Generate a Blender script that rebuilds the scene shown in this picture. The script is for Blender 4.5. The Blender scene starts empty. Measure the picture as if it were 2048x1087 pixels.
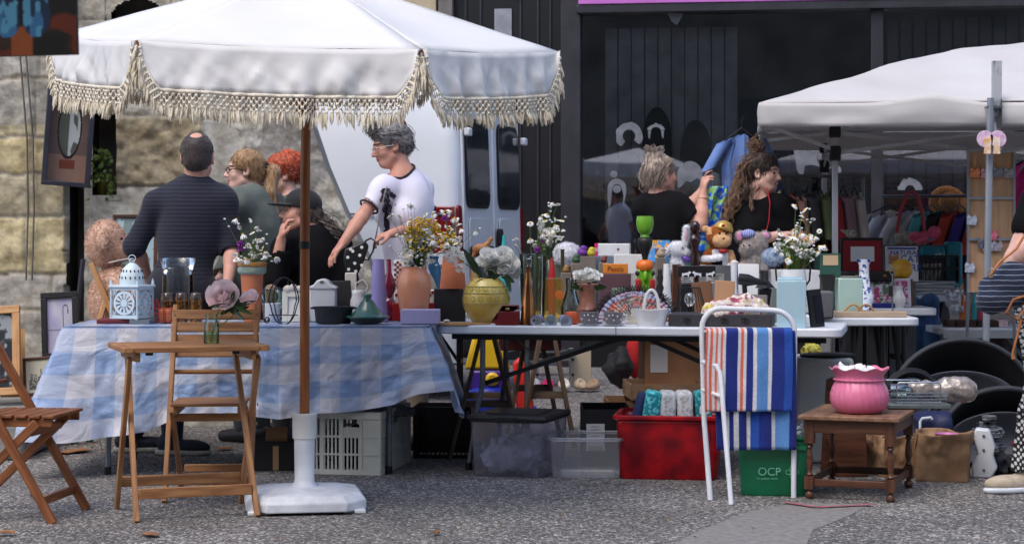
import bpy,math,random
import numpy as np
from mathutils import Vector,Matrix,Euler
R=math.radians;PI=math.pi
random.seed(7);RNG=np.random.default_rng(7)
SC=bpy.context.scene;COL=SC.collection
# camera, sky, sun, exposure
F,H,HY=3900.0,1.22,465.0
cam=bpy.data.cameras.new('camera');co=bpy.data.objects.new('camera',cam);COL.objects.link(co)
co.location=(0,0,H);co.rotation_euler=(PI/2,0,0)
cam.sensor_width=36;cam.lens=36*F/2048;cam.shift_y=-(543.5-HY)/2048
cam.clip_end=400;cam.dof.use_dof=True;cam.dof.focus_distance=9.6;cam.dof.aperture_fstop=7.1
SC.camera=co
SUN_EL,SUN_AZ=58,215
w=bpy.data.worlds.new('World');SC.world=w;w.use_nodes=True
nt=w.node_tree;bg=nt.nodes['Background'];sk=nt.nodes.new('ShaderNodeTexSky')
sk.sky_type='NISHITA';sk.sun_disc=False;sk.sun_elevation=R(SUN_EL);sk.sun_rotation=R(SUN_AZ)
sk.dust_density=3.0;sk.air_density=1.0;sk.ozone_density=1.5
nt.links.new(sk.outputs[0],bg.inputs[0]);bg.inputs[1].default_value=0.15
sl=bpy.data.lights.new('sun','SUN');sl.energy=0.65;sl.angle=R(35);sl.color=(1,.97,.92)
so=bpy.data.objects.new('sun',sl);COL.objects.link(so)
az=R(SUN_AZ);el=R(SUN_EL)
so.rotation_euler=Vector((-math.sin(az)*math.cos(el),-math.cos(az)*math.cos(el),-math.sin(el))).to_track_quat('-Z','Y').to_euler()
SC.view_settings.view_transform='Standard';SC.view_settings.look='None'
SC.view_settings.gamma=1;SC.view_settings.exposure=0.80
# helpers
def P(px,py,D):return Vector(((px-1024)*D/F,D,H-(py-HY)*D/F))
def X(px,D):return(px-1024)*D/F
def Z(py,D):return H-(py-HY)*D/F
def GD(py):return F*H/(py-HY)
def lin(c):
 return tuple(((v/255)/12.92 if v/255<=.04045 else((v/255+.055)/1.055)**2.4)for v in c[:3])+(1,)
MATS={}
def mat(name,c=None,c2=None,ns=5,rough=.6,metal=0,bump=.0,bs=60,spec=.5,coat=0,trans=0,ior=1.45,sheen=0,mode=None,alpha=1,stretch=None,emis=0,transl=0,contrast=(.35,.65)):
 if name in MATS:return MATS[name]
 m=bpy.data.materials.new(name);m.use_nodes=True;MATS[name]=m
 n=m.node_tree;N=n.nodes;Lk=n.links;b=N['Principled BSDF'];out=N['Material Output']
 tc=N.new('ShaderNodeTexCoord');vec=tc.outputs['Object']
 if mode in('wood','lc'):
  at=N.new('ShaderNodeAttribute');at.attribute_name='lc';vec=at.outputs['Vector']
 mp=N.new('ShaderNodeMapping');Lk.new(vec,mp.inputs[0]);vec=mp.outputs[0]
 mp.inputs['Scale'].default_value=stretch or((.12,1,1)if mode=='wood' else(1,1,1))
 c=lin(c)if c else(1,1,1,1)
 c2=lin(c2)if c2 else tuple(v*.82 for v in c[:3])+(1,)
 nz=N.new('ShaderNodeTexNoise');nz.inputs['Scale'].default_value=45 if mode=='wood' else ns
 nz.inputs['Detail'].default_value=5;Lk.new(vec,nz.inputs['Vector'])
 rp=N.new('ShaderNodeMapRange');rp.inputs[1].default_value=contrast[0];rp.inputs[2].default_value=contrast[1]
 Lk.new(nz.outputs[0],rp.inputs[0])
 mx=N.new('ShaderNodeMix');mx.data_type='RGBA';Lk.new(rp.outputs[0],mx.inputs[0])
 mx.inputs[6].default_value=c;mx.inputs[7].default_value=c2
 colout=mx.outputs[2]
 if mode=='vcol':
  va=N.new('ShaderNodeVertexColor');va.layer_name='Col'
  m2=N.new('ShaderNodeMix');m2.data_type='RGBA';m2.blend_type='MULTIPLY';m2.inputs[0].default_value=1
  Lk.new(va.outputs[0],m2.inputs[6]);Lk.new(mx.outputs[2],m2.inputs[7]);colout=m2.outputs[2]
 Lk.new(colout,b.inputs['Base Color'])
 b.inputs['Roughness'].default_value=rough;b.inputs['Metallic'].default_value=metal
 b.inputs['Specular IOR Level'].default_value=spec;b.inputs['IOR'].default_value=ior
 b.inputs['Coat Weight'].default_value=coat;b.inputs['Transmission Weight'].default_value=trans
 b.inputs['Sheen Weight'].default_value=sheen;b.inputs['Alpha'].default_value=alpha
 if bump:
  n2=N.new('ShaderNodeTexNoise');n2.inputs['Scale'].default_value=bs;n2.inputs['Detail'].default_value=4
  Lk.new(vec,n2.inputs['Vector']);bp=N.new('ShaderNodeBump');bp.inputs['Strength'].default_value=bump
  bp.inputs['Distance'].default_value=.004
  Lk.new(n2.outputs[0],bp.inputs['Height']);Lk.new(bp.outputs[0],b.inputs['Normal'])
 if transl or alpha<1 and mode=='film':
  pass
 if transl:
  tr=N.new('ShaderNodeBsdfTranslucent');Lk.new(colout,tr.inputs[0])
  ms=N.new('ShaderNodeMixShader');ms.inputs[0].default_value=transl
  Lk.new(b.outputs[0],ms.inputs[1]);Lk.new(tr.outputs[0],ms.inputs[2]);Lk.new(ms.outputs[0],out.inputs[0])
 return m
def glass(name,tint=(235,240,240),refl=.03,rough=.03,body=0.0,ior=1.35):
 """thin clear sheet: transparent + mirror by Fresnel, optional milky body"""
 if name in MATS:return MATS[name]
 m=bpy.data.materials.new(name);m.use_nodes=True;MATS[name]=m
 n=m.node_tree;N=n.nodes;L=n.links;N.remove(N['Principled BSDF']);out=N['Material Output']
 t=N.new('ShaderNodeBsdfTransparent');t.inputs[0].default_value=lin(tint)
 g=N.new('ShaderNodeBsdfGlossy');g.inputs['Roughness'].default_value=rough;g.inputs[0].default_value=(1,1,1,1)
 fr=N.new('ShaderNodeFresnel');fr.inputs[0].default_value=ior
 ad=N.new('ShaderNodeMath');ad.operation='ADD';ad.use_clamp=True;ad.inputs[1].default_value=refl
 L.new(fr.outputs[0],ad.inputs[0])
 ms=N.new('ShaderNodeMixShader');L.new(ad.outputs[0],ms.inputs[0]);L.new(t.outputs[0],ms.inputs[1]);L.new(g.outputs[0],ms.inputs[2])
 last=ms
 if body:
  d=N.new('ShaderNodeBsdfDiffuse');d.inputs[0].default_value=lin(tint)
  tl=N.new('ShaderNodeBsdfTranslucent');tl.inputs[0].default_value=lin(tint)
  dm=N.new('ShaderNodeMixShader');dm.inputs[0].default_value=.5;L.new(d.outputs[0],dm.inputs[1]);L.new(tl.outputs[0],dm.inputs[2])
  m2=N.new('ShaderNodeMixShader');m2.inputs[0].default_value=body;L.new(ms.outputs[0],m2.inputs[1]);L.new(dm.outputs[0],m2.inputs[2]);last=m2
 L.new(last.outputs[0],out.inputs[0]);return m
def rotm(rot):
 if rot is None:return Matrix.Identity(3)
 if isinstance(rot,Matrix):return rot.to_3x3()
 return Euler(rot).to_matrix()
class M:
 def __init__(s):s.v=[];s.f=[];s.mi=[];s.lc=[];s.col=[];s.hc=False
 def add(s,vs,fs,mi=0,lc=None,col=None):
  b=len(s.v);s.v+=[tuple(v)for v in vs];s.f+=[tuple(i+b for i in f)for f in fs]
  s.mi+=[mi]*len(fs)if not isinstance(mi,list)else mi
  s.lc+=lc if lc is not None else[tuple(v)for v in vs]
  if col is not None:s.hc=True;s.col+=col
  else:s.col+=[(1,1,1,1)]*len(vs)
  return s
 def box(s,c,d,rot=None,mi=0,taper=1,col=None):
  m=rotm(rot);c=Vector(c);vs=[];lc=[];ax=max(range(3),key=lambda i:d[i]);o=random.random()*9
  for z in(-1,1):
   for y in(-1,1):
    for x in(-1,1):
     t=taper if z>0 else 1
     l=Vector((x*d[0]/2*t,y*d[1]/2*t,z*d[2]/2));vs.append(c+m@l)
     q=[l[ax]+o,l[(ax+1)%3]+o,l[(ax+2)%3]];lc.append(tuple(q))
  return s.add(vs,[(0,2,3,1),(4,5,7,6),(0,1,5,4),(2,6,7,3),(0,4,6,2),(1,3,7,5)],mi,lc,[col]*8 if col else None)
 def bar(s,a,b,w,h,up=(0,0,1),mi=0):
  a=Vector(a);b=Vector(b);d=b-a;L=d.length;x=d/L;up=Vector(up)
  y=up.cross(x)
  if y.length<1e-4:y=Vector((0,1,0)).cross(x)
  y.normalize();z=x.cross(y)
  return s.box((a+b)/2,(L,w,h),Matrix((x,y,z)).transposed(),mi)
 def tube(s,pts,r,n=8,mi=0,closed=False,caps=True,flat=None):
  pts=[Vector(p)for p in pts];k=len(pts);rr=r if isinstance(r,(list,tuple))else[r]*k
  vs=[];lc=[];up=None;L=0
  for i in range(k):
   if closed:t=pts[(i+1)%k]-pts[i-1]
   else:t=pts[min(i+1,k-1)]-pts[max(i-1,0)]
   if t.length<1e-9:t=Vector((0,0,1))
   t.normalize()
   if up is None:
    up=Vector((0,0,1))if abs(t.z)<.9 else Vector((1,0,0))
   x=up-t*up.dot(t)
   if x.length<1e-5:x=t.orthogonal()
   x.normalize();up=x;y=t.cross(x)
   if i:L+=(pts[i]-pts[i-1]).length
   for j in range(n):
    a=2*PI*j/n;q=x*math.cos(a)*rr[i]+y*math.sin(a)*rr[i]*(flat or 1);vs.append(pts[i]+q);lc.append((L,rr[i]*math.cos(a),rr[i]*math.sin(a)))
  fs=[]
  for i in range(k if closed else k-1):
   for j in range(n):
    a=i*n+j;b=i*n+(j+1)%n;c=((i+1)%k)*n+(j+1)%n;d=((i+1)%k)*n+j;fs.append((a,b,c,d))
  if caps and not closed:fs+=[tuple(range(n))[::-1],tuple((k-1)*n+j for j in range(n))]
  return s.add(vs,fs,mi,lc)
 def lathe(s,prof,n=32,c=(0,0,0),mi=0,fn=None,rot=None,capb=True,capt=False):
  m=rotm(rot);c=Vector(c);vs=[];fs=[]
  for r,z in prof:
   for j in range(n):
    a=2*PI*j/n;q=fn(a,r,z)if fn else(r,z);vs.append(c+m@Vector((q[0]*math.cos(a),q[0]*math.sin(a),q[1])))
  for i in range(len(prof)-1):
   for j in range(n):fs.append((i*n+j,i*n+(j+1)%n,(i+1)*n+(j+1)%n,(i+1)*n+j))
  if capb:fs.append(tuple(range(n))[::-1])
  if capt:fs.append(tuple((len(prof)-1)*n+j for j in range(n)))
  return s.add(vs,fs,mi)
 def grid(s,fn,nu,nv,mi=0,cu=False,col=None):
  vs=[];cs=[]
  for j in range(nv+1):
   for i in range(nu if cu else nu+1):
    vs.append(fn(i/nu,j/nv))
    if col:q=col(i/nu,j/nv);cs.append(lin(q))
  w_=nu if cu else nu+1;fs=[]
  for j in range(nv):
   for i in range(nu):
    i2=(i+1)%w_;fs.append((j*w_+i,j*w_+i2,(j+1)*w_+i2,(j+1)*w_+i))
  return s.add(vs,fs,mi,None,cs if col else None)
 def prism(s,poly,t,c=(0,0,0),rot=None,mi=0):
  """polygon in local x,z extruded along local y by t (centred)"""
  m=rotm(rot);c=Vector(c);n=len(poly)
  vs=[c+m@Vector((x,-t/2,z))for x,z in poly]+[c+m@Vector((x,t/2,z))for x,z in poly]
  fs=[tuple(range(n)),tuple(range(2*n-1,n-1,-1))]+[(i,n+i,n+(i+1)%n,(i+1)%n)for i in range(n)]
  return s.add(vs,fs,mi)
 def ell(s,c,r,n=12,rot=None,mi=0):
  if not isinstance(r,(tuple,list,Vector)):r=(r,r,r)
  m=rotm(rot);c=Vector(c);k=max(4,n//2+1);vs=[];fs=[]
  for i in range(k+1):
   t=PI*i/k
   for j in range(n):
    a=2*PI*j/n;vs.append(c+m@Vector((r[0]*math.sin(t)*math.cos(a),r[1]*math.sin(t)*math.sin(a),-r[2]*math.cos(t))))
  for i in range(k):
   for j in range(n):fs.append((i*n+j,i*n+(j+1)%n,(i+1)*n+(j+1)%n,(i+1)*n+j))
  return s.add(vs,fs,mi)
 def shift(s,o):
  o=Vector(o);s.v=[tuple(Vector(q)+o)for q in s.v];return s
def mesh_of(m,name,mats,smooth=40):
 me=bpy.data.meshes.new(name);me.from_pydata(m.v,[],m.f)
 for k in mats:me.materials.append(k)
 if len(mats)>1:me.polygons.foreach_set('material_index',m.mi)
 a=me.attributes.new('lc','FLOAT_VECTOR','POINT');a.data.foreach_set('vector',np.array(m.lc,dtype=np.float32).ravel())
 if m.hc:
  a=me.color_attributes.new('Col','FLOAT_COLOR','POINT');a.data.foreach_set('color',np.array(m.col,dtype=np.float32).ravel())
 me.validate(clean_customdata=False)
 if smooth:
  me.polygons.foreach_set('use_smooth',[True]*len(me.polygons))
  if smooth<180:me.set_sharp_from_angle(angle=R(smooth))
 me.update();return me
def tag(o,label=None,cat=None,group=None,kind=None):
 if label:o['label']=label
 if cat:o['category']=cat
 if group:o['group']=group
 if kind:o['kind']=kind
 return o
def mk(name,m,mats,parent=None,loc=None,rz=0,rot=None,bevel=0,solid=0,smooth=40,label=None,cat=None,group=None,kind=None,sub=0,world=False):
 if not isinstance(mats,(list,tuple)):mats=[mats]
 if world and loc is not None:m.shift(-Vector(loc))
 me=m if isinstance(m,bpy.types.Mesh)else mesh_of(m,name,mats,smooth)
 o=bpy.data.objects.new(name,me);COL.objects.link(o)
 if parent is not None:o.parent=parent
 if loc is not None:o.location=loc
 if rz:o.rotation_euler=(0,0,rz)
 if rot:o.rotation_euler=rot
 if solid:q=o.modifiers.new('t','SOLIDIFY');q.thickness=solid;q.offset=0
 if bevel:
  q=o.modifiers.new('b','BEVEL');q.width=bevel;q.segments=2;q.limit_method='ANGLE';q.angle_limit=R(35);q.harden_normals=False
 if sub:q=o.modifiers.new('s','SUBSURF');q.levels=sub;q.render_levels=sub
 tag(o,label,cat,group,kind);return o
def thing(name,label,cat,loc=(0,0,0),rz=0,group=None,rot=None):
 o=bpy.data.objects.new(name,None);COL.objects.link(o);o.location=loc;o.rotation_euler=rot or(0,0,rz)
 o.empty_display_size=.1
 return tag(o,label,cat,group)
def struct(name,m,mats,**k):return mk(name,m,mats,kind='structure',**k)
def kids(o):return[c for c in COL.objects if c.parent==o]
def copy_tree(o,loc=None,rz=None,label=None,parent=None,scale=None):
 c=o.copy();COL.objects.link(c)
 if parent:c.parent=parent
 if loc is not None:c.location=loc
 if rz is not None:c.rotation_euler=(0,0,rz)
 if scale:c.scale=(scale,)*3
 if label:c['label']=label
 for k in kids(o):copy_tree(k,parent=c)
 return c
def text(s,size,loc,rot,m,parent,name='lettering',ext=.0006,align='CENTER',bold=0,world=True):
 cu=bpy.data.curves.new('t','FONT');cu.body=s;cu.size=size;cu.extrude=ext;cu.align_x=align;cu.align_y='CENTER';cu.offset=bold
 t=bpy.data.objects.new('t',cu);COL.objects.link(t)
 me=bpy.data.meshes.new_from_object(t.evaluated_get(bpy.context.evaluated_depsgraph_get()))
 bpy.data.objects.remove(t);me.materials.clear();me.materials.append(m)
 o=bpy.data.objects.new(name,me);COL.objects.link(o);o.parent=parent;o.location=loc;o.rotation_euler=rot
 return o
def fuzz(o,n,L,m,down=.2,w=.0012,jit=.45,out=.8,name='fur'):
 """short hairs growing from a mesh"""
 me=o.data;k=len(me.vertices);co_=np.empty(k*3,np.float32);me.vertices.foreach_get('co',co_);co_=co_.reshape(-1,3)
 no=np.empty(k*3,np.float32);me.vertices.foreach_get('normal',no);no=no.reshape(-1,3);i=RNG.integers(0,k,n);p=co_[i]+RNG.normal(0,.0015,(n,3));d=no[i]*out+RNG.normal(0,jit,(n,3))*.6;d[:,2]-=down
 d/=np.linalg.norm(d,axis=1)[:,None]+1e-6;t=np.cross(d,RNG.normal(0,1,(n,3)));t/=np.linalg.norm(t,axis=1)[:,None]+1e-6;l=L*RNG.uniform(.5,1.1,n)[:,None];mid=p+d*l*.55;tip=p+d*l;tip[:,2]-=l[:,0]*down*.5
 V_=np.stack([p-t*w,p+t*w,mid+t*w*.8,tip,mid-t*w*.8],1).reshape(-1,3);f2=bpy.data.meshes.new(name);f2.vertices.add(len(V_));f2.vertices.foreach_set('co',V_.astype(np.float32).ravel())
 f2.loops.add(n*5);f2.loops.foreach_set('vertex_index',np.arange(n*5,dtype=np.int32));f2.polygons.add(n);f2.polygons.foreach_set('loop_start',np.arange(0,n*5,5,dtype=np.int32));f2.materials.append(m);f2.update(calc_edges=True)
 q=mk(name,f2,m,o,kind='stuff');return q
_T=RNG.random((32,32,32)).astype(np.float32)
def vn(x,y,z):
 x=np.asarray(x,dtype=np.float32);y=np.asarray(y,dtype=np.float32);z=np.asarray(z,dtype=np.float32)
 xi=np.floor(x).astype(int);yi=np.floor(y).astype(int);zi=np.floor(z).astype(int)
 u=x-xi;v=y-yi;q=z-zi;u=u*u*(3-2*u);v=v*v*(3-2*v);q=q*q*(3-2*q)
 g=lambda a,b,c:_T[(xi+a)&31,(yi+b)&31,(zi+c)&31]
 a=(g(0,0,0)*(1-u)+g(1,0,0)*u)*(1-v)+(g(0,1,0)*(1-u)+g(1,1,0)*u)*v
 b=(g(0,0,1)*(1-u)+g(1,0,1)*u)*(1-v)+(g(0,1,1)*(1-u)+g(1,1,1)*u)*v
 return a*(1-q)+b*q-.5
def fbm(x,y,z,o=3):
 r=0;a=1
 for i in range(o):r=r+vn(x*2**i+i*7.3,y*2**i,z*2**i)*a;a*=.5
 return r
_L=_T.tolist()
def _v1(x,y,z):
 xi=math.floor(x);yi=math.floor(y);zi=math.floor(z);u=x-xi;v=y-yi;q=z-zi;u=u*u*(3-2*u);v=v*v*(3-2*v);q=q*q*(3-2*q)
 a=_L[xi&31];b=_L[(xi+1)&31];y0=yi&31;y1=(yi+1)&31;z0=zi&31;z1=(zi+1)&31
 p=(a[y0][z0]*(1-u)+b[y0][z0]*u)*(1-v)+(a[y1][z0]*(1-u)+b[y1][z0]*u)*v
 r=(a[y0][z1]*(1-u)+b[y0][z1]*u)*(1-v)+(a[y1][z1]*(1-u)+b[y1][z1]*u)*v
 return p*(1-q)+r*q-.5
def n1(x,y=0.,z=0.):return _v1(x,y,z)+.5*_v1(x*2+7.3,y*2,z*2)
class SD:
 """signed distance field sampled on a grid, smooth unions, one continuous surface out"""
 def __init__(s,lo,hi,h):
  s.lo=np.array(lo,float)-3*h;s.hi=np.array(hi,float)+3*h;s.h=h
  s.ax=[np.arange(s.lo[i],s.hi[i]+h,h,dtype=np.float32)for i in range(3)]
  s.v=np.full([len(a)for a in s.ax],.3,np.float32)
 def reg(s,lo,hi,pad):
  sl=[]
  for i in range(3):
   a=int(max(0,(lo[i]-pad-s.lo[i])//s.h));b=int(min(len(s.ax[i]),(hi[i]+pad-s.lo[i])//s.h+2));sl.append(slice(a,max(a,b)))
  return tuple(sl)
 def co(s,sl):return s.ax[0][sl[0]][:,None,None],s.ax[1][sl[1]][None,:,None],s.ax[2][sl[2]][None,None,:]
 def mix(s,sl,d,k,op):
  a=s.v[sl]
  if op=='u':
   if k>0:q=np.maximum(k-np.abs(a-d),0)/k;s.v[sl]=np.minimum(a,d)-q*q*k*.25
   else:s.v[sl]=np.minimum(a,d)
  elif op=='s':
   d=-d
   if k>0:q=np.maximum(k-np.abs(a-d),0)/k;s.v[sl]=np.maximum(a,d)+q*q*k*.25
   else:s.v[sl]=np.maximum(a,d)
 def cap(s,a,b,ra,rb=None,k=.03,op='u',flat=None):
  """tapered capsule; flat=(nx,ny,nz,scale) squashes nothing here"""
  rb=ra if rb is None else rb;a=np.array(a,float);b=np.array(b,float);r=max(ra,rb)
  sl=s.reg(np.minimum(a,b)-r,np.maximum(a,b)+r,k+2*s.h)
  if s.v[sl].size==0:return s
  x,y,z=s.co(sl);d=b-a;L=max(d@d,1e-9)
  t=np.clip(((x-a[0])*d[0]+(y-a[1])*d[1]+(z-a[2])*d[2])/L,0,1)
  q=np.sqrt((x-a[0]-t*d[0])**2+(y-a[1]-t*d[1])**2+(z-a[2]-t*d[2])**2)-(ra+(rb-ra)*t)
  s.mix(sl,q,k,op);return s
 def ell(s,c,r,k=.03,rot=None,op='u',mat3=None):
  c=np.array(c,float);r=np.array(r if isinstance(r,(tuple,list))else(r,)*3,float);R_=r.max()
  sl=s.reg(c-R_,c+R_,k+2*s.h)
  if s.v[sl].size==0:return s
  x,y,z=s.co(sl);x=x-c[0];y=y-c[1];z=z-c[2]
  if mat3 is None and rot is not None:mat3=np.array(rotm(rot))
  if mat3 is not None:
   m=np.array(mat3).T;x,y,z=m[0,0]*x+m[0,1]*y+m[0,2]*z,m[1,0]*x+m[1,1]*y+m[1,2]*z,m[2,0]*x+m[2,1]*y+m[2,2]*z
  k0=np.sqrt((x/r[0])**2+(y/r[1])**2+(z/r[2])**2);k1=np.sqrt((x/r[0]**2)**2+(y/r[1]**2)**2+(z/r[2]**2)**2)+1e-9
  s.mix(sl,k0*(k0-1)/k1,k,op);return s
 def rbox(s,c,hd,rad=.02,k=.02,rot=None,op='u'):
  c=np.array(c,float);R_=max(hd)*1.5
  sl=s.reg(c-R_,c+R_,k+2*s.h)
  if s.v[sl].size==0:return s
  x,y,z=s.co(sl);x=x-c[0];y=y-c[1];z=z-c[2]
  if rot is not None:
   m=np.array(rotm(rot)).T;x,y,z=m[0,0]*x+m[0,1]*y+m[0,2]*z,m[1,0]*x+m[1,1]*y+m[1,2]*z,m[2,0]*x+m[2,1]*y+m[2,2]*z
  qx=np.abs(x)-hd[0]+rad;qy=np.abs(y)-hd[1]+rad;qz=np.abs(z)-hd[2]+rad
  d=np.sqrt(np.maximum(qx,0)**2+np.maximum(qy,0)**2+np.maximum(qz,0)**2)+np.minimum(np.maximum(qx,np.maximum(qy,qz)),0)-rad
  s.mix(sl,d,k,op);return s
 def cut(s,p,n,k=0.0):
  """remove everything on the side n points to"""
  p=np.array(p,float);n=np.array(n,float);n=n/np.linalg.norm(n);x,y,z=s.co((slice(None),)*3)
  d=(x-p[0])*n[0]+(y-p[1])*n[1]+(z-p[2])*n[2];s.v=np.maximum(s.v,d);return s
 def noise(s,amp,freq,seed=0,st=(1,1,1),o=2):
  idx=np.abs(s.v)<.06;ii=np.nonzero(idx)
  x=s.ax[0][ii[0]];y=s.ax[1][ii[1]];z=s.ax[2][ii[2]]
  s.v[ii]+=amp*fbm(x*freq*st[0]+seed,y*freq*st[1]+seed*1.7,z*freq*st[2],o);return s
 def mesh(s,org=(0,0,0)):
  v=s.v;ins=v<0;nx,ny,nz=v.shape
  c=np.zeros((nx-1,ny-1,nz-1),np.int8)
  for i in(0,1):
   for j in(0,1):
    for k in(0,1):c+=ins[i:nx-1+i,j:ny-1+j,k:nz-1+k]
  act=(c>0)&(c<8);ids=-np.ones(act.shape,np.int64);I=np.argwhere(act);ids[act]=np.arange(len(I))
  acc=np.zeros((len(I),3));cnt=np.zeros(len(I));cor=[(i,j,k)for i in(0,1)for j in(0,1)for k in(0,1)]
  cv={q:v[I[:,0]+q[0],I[:,1]+q[1],I[:,2]+q[2]]for q in cor}
  for a in cor:
   for d in range(3):
    if a[d]:continue
    b=list(a);b[d]=1;b=tuple(b);va=cv[a];vb=cv[b];m=(va<0)!=(vb<0)
    t=np.where(m,va/np.where(m,va-vb,1),0)
    p=np.zeros((len(I),3));p[:]=a;p[:,d]+=t
    acc[m]+=p[m];cnt[m]+=1
  V=s.lo+(I+acc/cnt[:,None])*s.h-np.array(org)
  Fs=[]
  for d in range(3):
   e1,e2=[(1,2),(2,0),(0,1)][d]
   sl0=[slice(None)]*3;sl1=[slice(None)]*3;sl0[d]=slice(0,-1);sl1[d]=slice(1,None)
   A=ins[tuple(sl0)];B=ins[tuple(sl1)];E=np.argwhere(A!=B)
   E=E[(E[:,e1]>0)&(E[:,e2]>0)&(E[:,e1]<v.shape[e1]-1)&(E[:,e2]<v.shape[e2]-1)]
   fl=A[E[:,0],E[:,1],E[:,2]]
   def g(o1,o2):q=E.copy();q[:,e1]-=o1;q[:,e2]-=o2;return ids[q[:,0],q[:,1],q[:,2]]
   Q=np.stack([g(1,1),g(0,1),g(0,0),g(1,0)],1)
   Q[~fl]=Q[~fl][:,::-1];Fs.append(Q)
  return V,np.concatenate(Fs)
 def make(s,name,mats,parent=None,org=(0,0,0),facemat=None,colf=None,**k):
  V,Q=s.mesh(org);me=bpy.data.meshes.new(name)
  me.vertices.add(len(V));me.vertices.foreach_set('co',V.astype(np.float32).ravel())
  me.loops.add(Q.size);me.loops.foreach_set('vertex_index',Q.astype(np.int32).ravel())
  me.polygons.add(len(Q));me.polygons.foreach_set('loop_start',np.arange(0,Q.size,4,dtype=np.int32))
  if not isinstance(mats,(list,tuple)):mats=[mats]
  for m in mats:me.materials.append(m)
  me.update(calc_edges=True)
  if facemat is not None:
   C=V[Q].mean(1)+np.array(org);me.polygons.foreach_set('material_index',facemat(C).astype(np.int32))
  if colf is not None:
   a=me.color_attributes.new('Col','FLOAT_COLOR','POINT');a.data.foreach_set('color',np.asarray(colf(V+np.array(org)),dtype=np.float32).ravel())
  me.polygons.foreach_set('use_smooth',np.ones(len(Q),bool));me.update()
  return mk(name,me,mats,parent,**k)
  # common materials
WOOD=mat('acacia_wood',(176,128,84),(139,92,56),rough=.55,mode='wood',bump=.15,bs=60)
WOOD2=mat('reddish_teak',(148,92,54),(112,64,36),rough=.5,mode='wood',bump=.15,bs=60)
WOODD=mat('dark_oak',(96,60,42),(62,36,26),rough=.4,mode='wood',bump=.1)
WOODP=mat('pine_wood',(205,160,112),(178,128,82),rough=.6,mode='wood',bump=.1)
WOODG=mat('weathered_wood',(122,102,84),(92,74,60),rough=.8,mode='wood',bump=.3)
POLEW=mat('varnished_pole',(150,88,42),(124,66,28),rough=.35,mode='wood',coat=.3)
PLW=mat('white_plastic',(222,226,234),(200,204,212),ns=3,rough=.4,bump=.05)
PLW2=mat('ivory_plastic',(206,206,194),(180,180,168),ns=4,rough=.5,bump=.1)
BLK=mat('black_plastic',(28,28,30),(20,20,22),rough=.45)
BLKM=mat('black_metal',(30,30,33),rough=.4,metal=.3)
STEEL=mat('grey_steel_tube',(120,124,130),(96,98,104),rough=.4,metal=.6)
CHROME=mat('chrome',(200,204,208),rough=.25,metal=.95)
BRASS=mat('brass',(190,160,95),rough=.3,metal=.9)
WHITE=mat('white_paint',(226,229,234),(208,211,218),rough=.45)
RED=mat('red_paint',(176,30,34),(140,20,26),rough=.45)
GOLD=mat('gold',(200,160,90),rough=.3,metal=.8)
PAPER=mat('paper',(228,228,226),(208,208,208),rough=.9)
CARD=mat('cardboard',(170,128,92),(146,106,74),rough=.9,bump=.1)
TERRA=mat('terracotta',(196,118,82),(172,98,68),rough=.75,bump=.1)
PETAL=mat('white_petal',(246,246,242),(236,237,234),rough=.7,transl=.25)
YEL=mat('yellow_petal',(222,184,40),(190,150,20),rough=.7)
STEM=mat('green_stem',(96,120,52),(74,98,42),rough=.6)
LEAF=mat('green_leaf',(58,92,48),(38,66,34),rough=.5,transl=.2)
PURP=mat('purple_petal',(140,62,150),(112,44,124),rough=.7)
GLASS=glass('clear_glass');GLASSG=glass('greenish_glass',(236,246,241),.04)
AMBER=glass('amber_glass',(240,214,140),.06,body=.2)
# ground
def asphalt():
 m=bpy.data.materials.new('chipped_asphalt');m.use_nodes=True;n=m.node_tree;N=n.nodes;L=n.links;b=N['Principled BSDF']
 tc=N.new('ShaderNodeTexCoord');v=tc.outputs['Object']
 vo=N.new('ShaderNodeTexVoronoi');vo.inputs['Scale'].default_value=90;L.new(v,vo.inputs['Vector'])
 sep=N.new('ShaderNodeSeparateColor');L.new(vo.outputs['Color'],sep.inputs[0])
 rp=N.new('ShaderNodeValToRGB');L.new(sep.outputs[0],rp.inputs[0]);e=rp.color_ramp.elements
 e[0].color=lin((84,81,79));e[1].position=1;e[1].color=lin((222,218,214))
 for p,c in((.45,(114,110,107)),(.72,(146,141,137)),(.90,(176,171,166))):
  q=e.new(p);q.color=lin(c)
 vd=N.new('ShaderNodeMapRange');L.new(vo.outputs['Distance'],vd.inputs[0]);vd.inputs[1].default_value=.25;vd.inputs[2].default_value=.75
 vd.inputs[3].default_value=1;vd.inputs[4].default_value=.55
 big=N.new('ShaderNodeTexNoise');big.inputs['Scale'].default_value=1.3;big.inputs['Detail'].default_value=6;L.new(v,big.inputs['Vector'])
 br=N.new('ShaderNodeMapRange');L.new(big.outputs[0],br.inputs[0]);br.inputs[1].default_value=.3;br.inputs[2].default_value=.7;br.inputs[3].default_value=.66;br.inputs[4].default_value=1.22
 mm=N.new('ShaderNodeMath');mm.operation='MULTIPLY';L.new(vd.outputs[0],mm.inputs[0]);L.new(br.outputs[0],mm.inputs[1])
 sc=N.new('ShaderNodeVectorMath');sc.operation='SCALE';L.new(rp.outputs[0],sc.inputs[0]);L.new(mm.outputs[0],sc.inputs['Scale'])
 L.new(sc.outputs[0],b.inputs['Base Color']);b.inputs['Roughness'].default_value=.8;b.inputs['Specular IOR Level'].default_value=.3
 bp=N.new('ShaderNodeBump');bp.inputs['Strength'].default_value=.9;bp.inputs['Distance'].default_value=.006;bp.invert=True
 L.new(vo.outputs['Distance'],bp.inputs['Height']);L.new(bp.outputs[0],b.inputs['Normal']);return m
ASPH=asphalt()
struct('ground',M().grid(lambda u,v:(-60+120*u,-30+130*v,0),12,12),ASPH)
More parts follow.
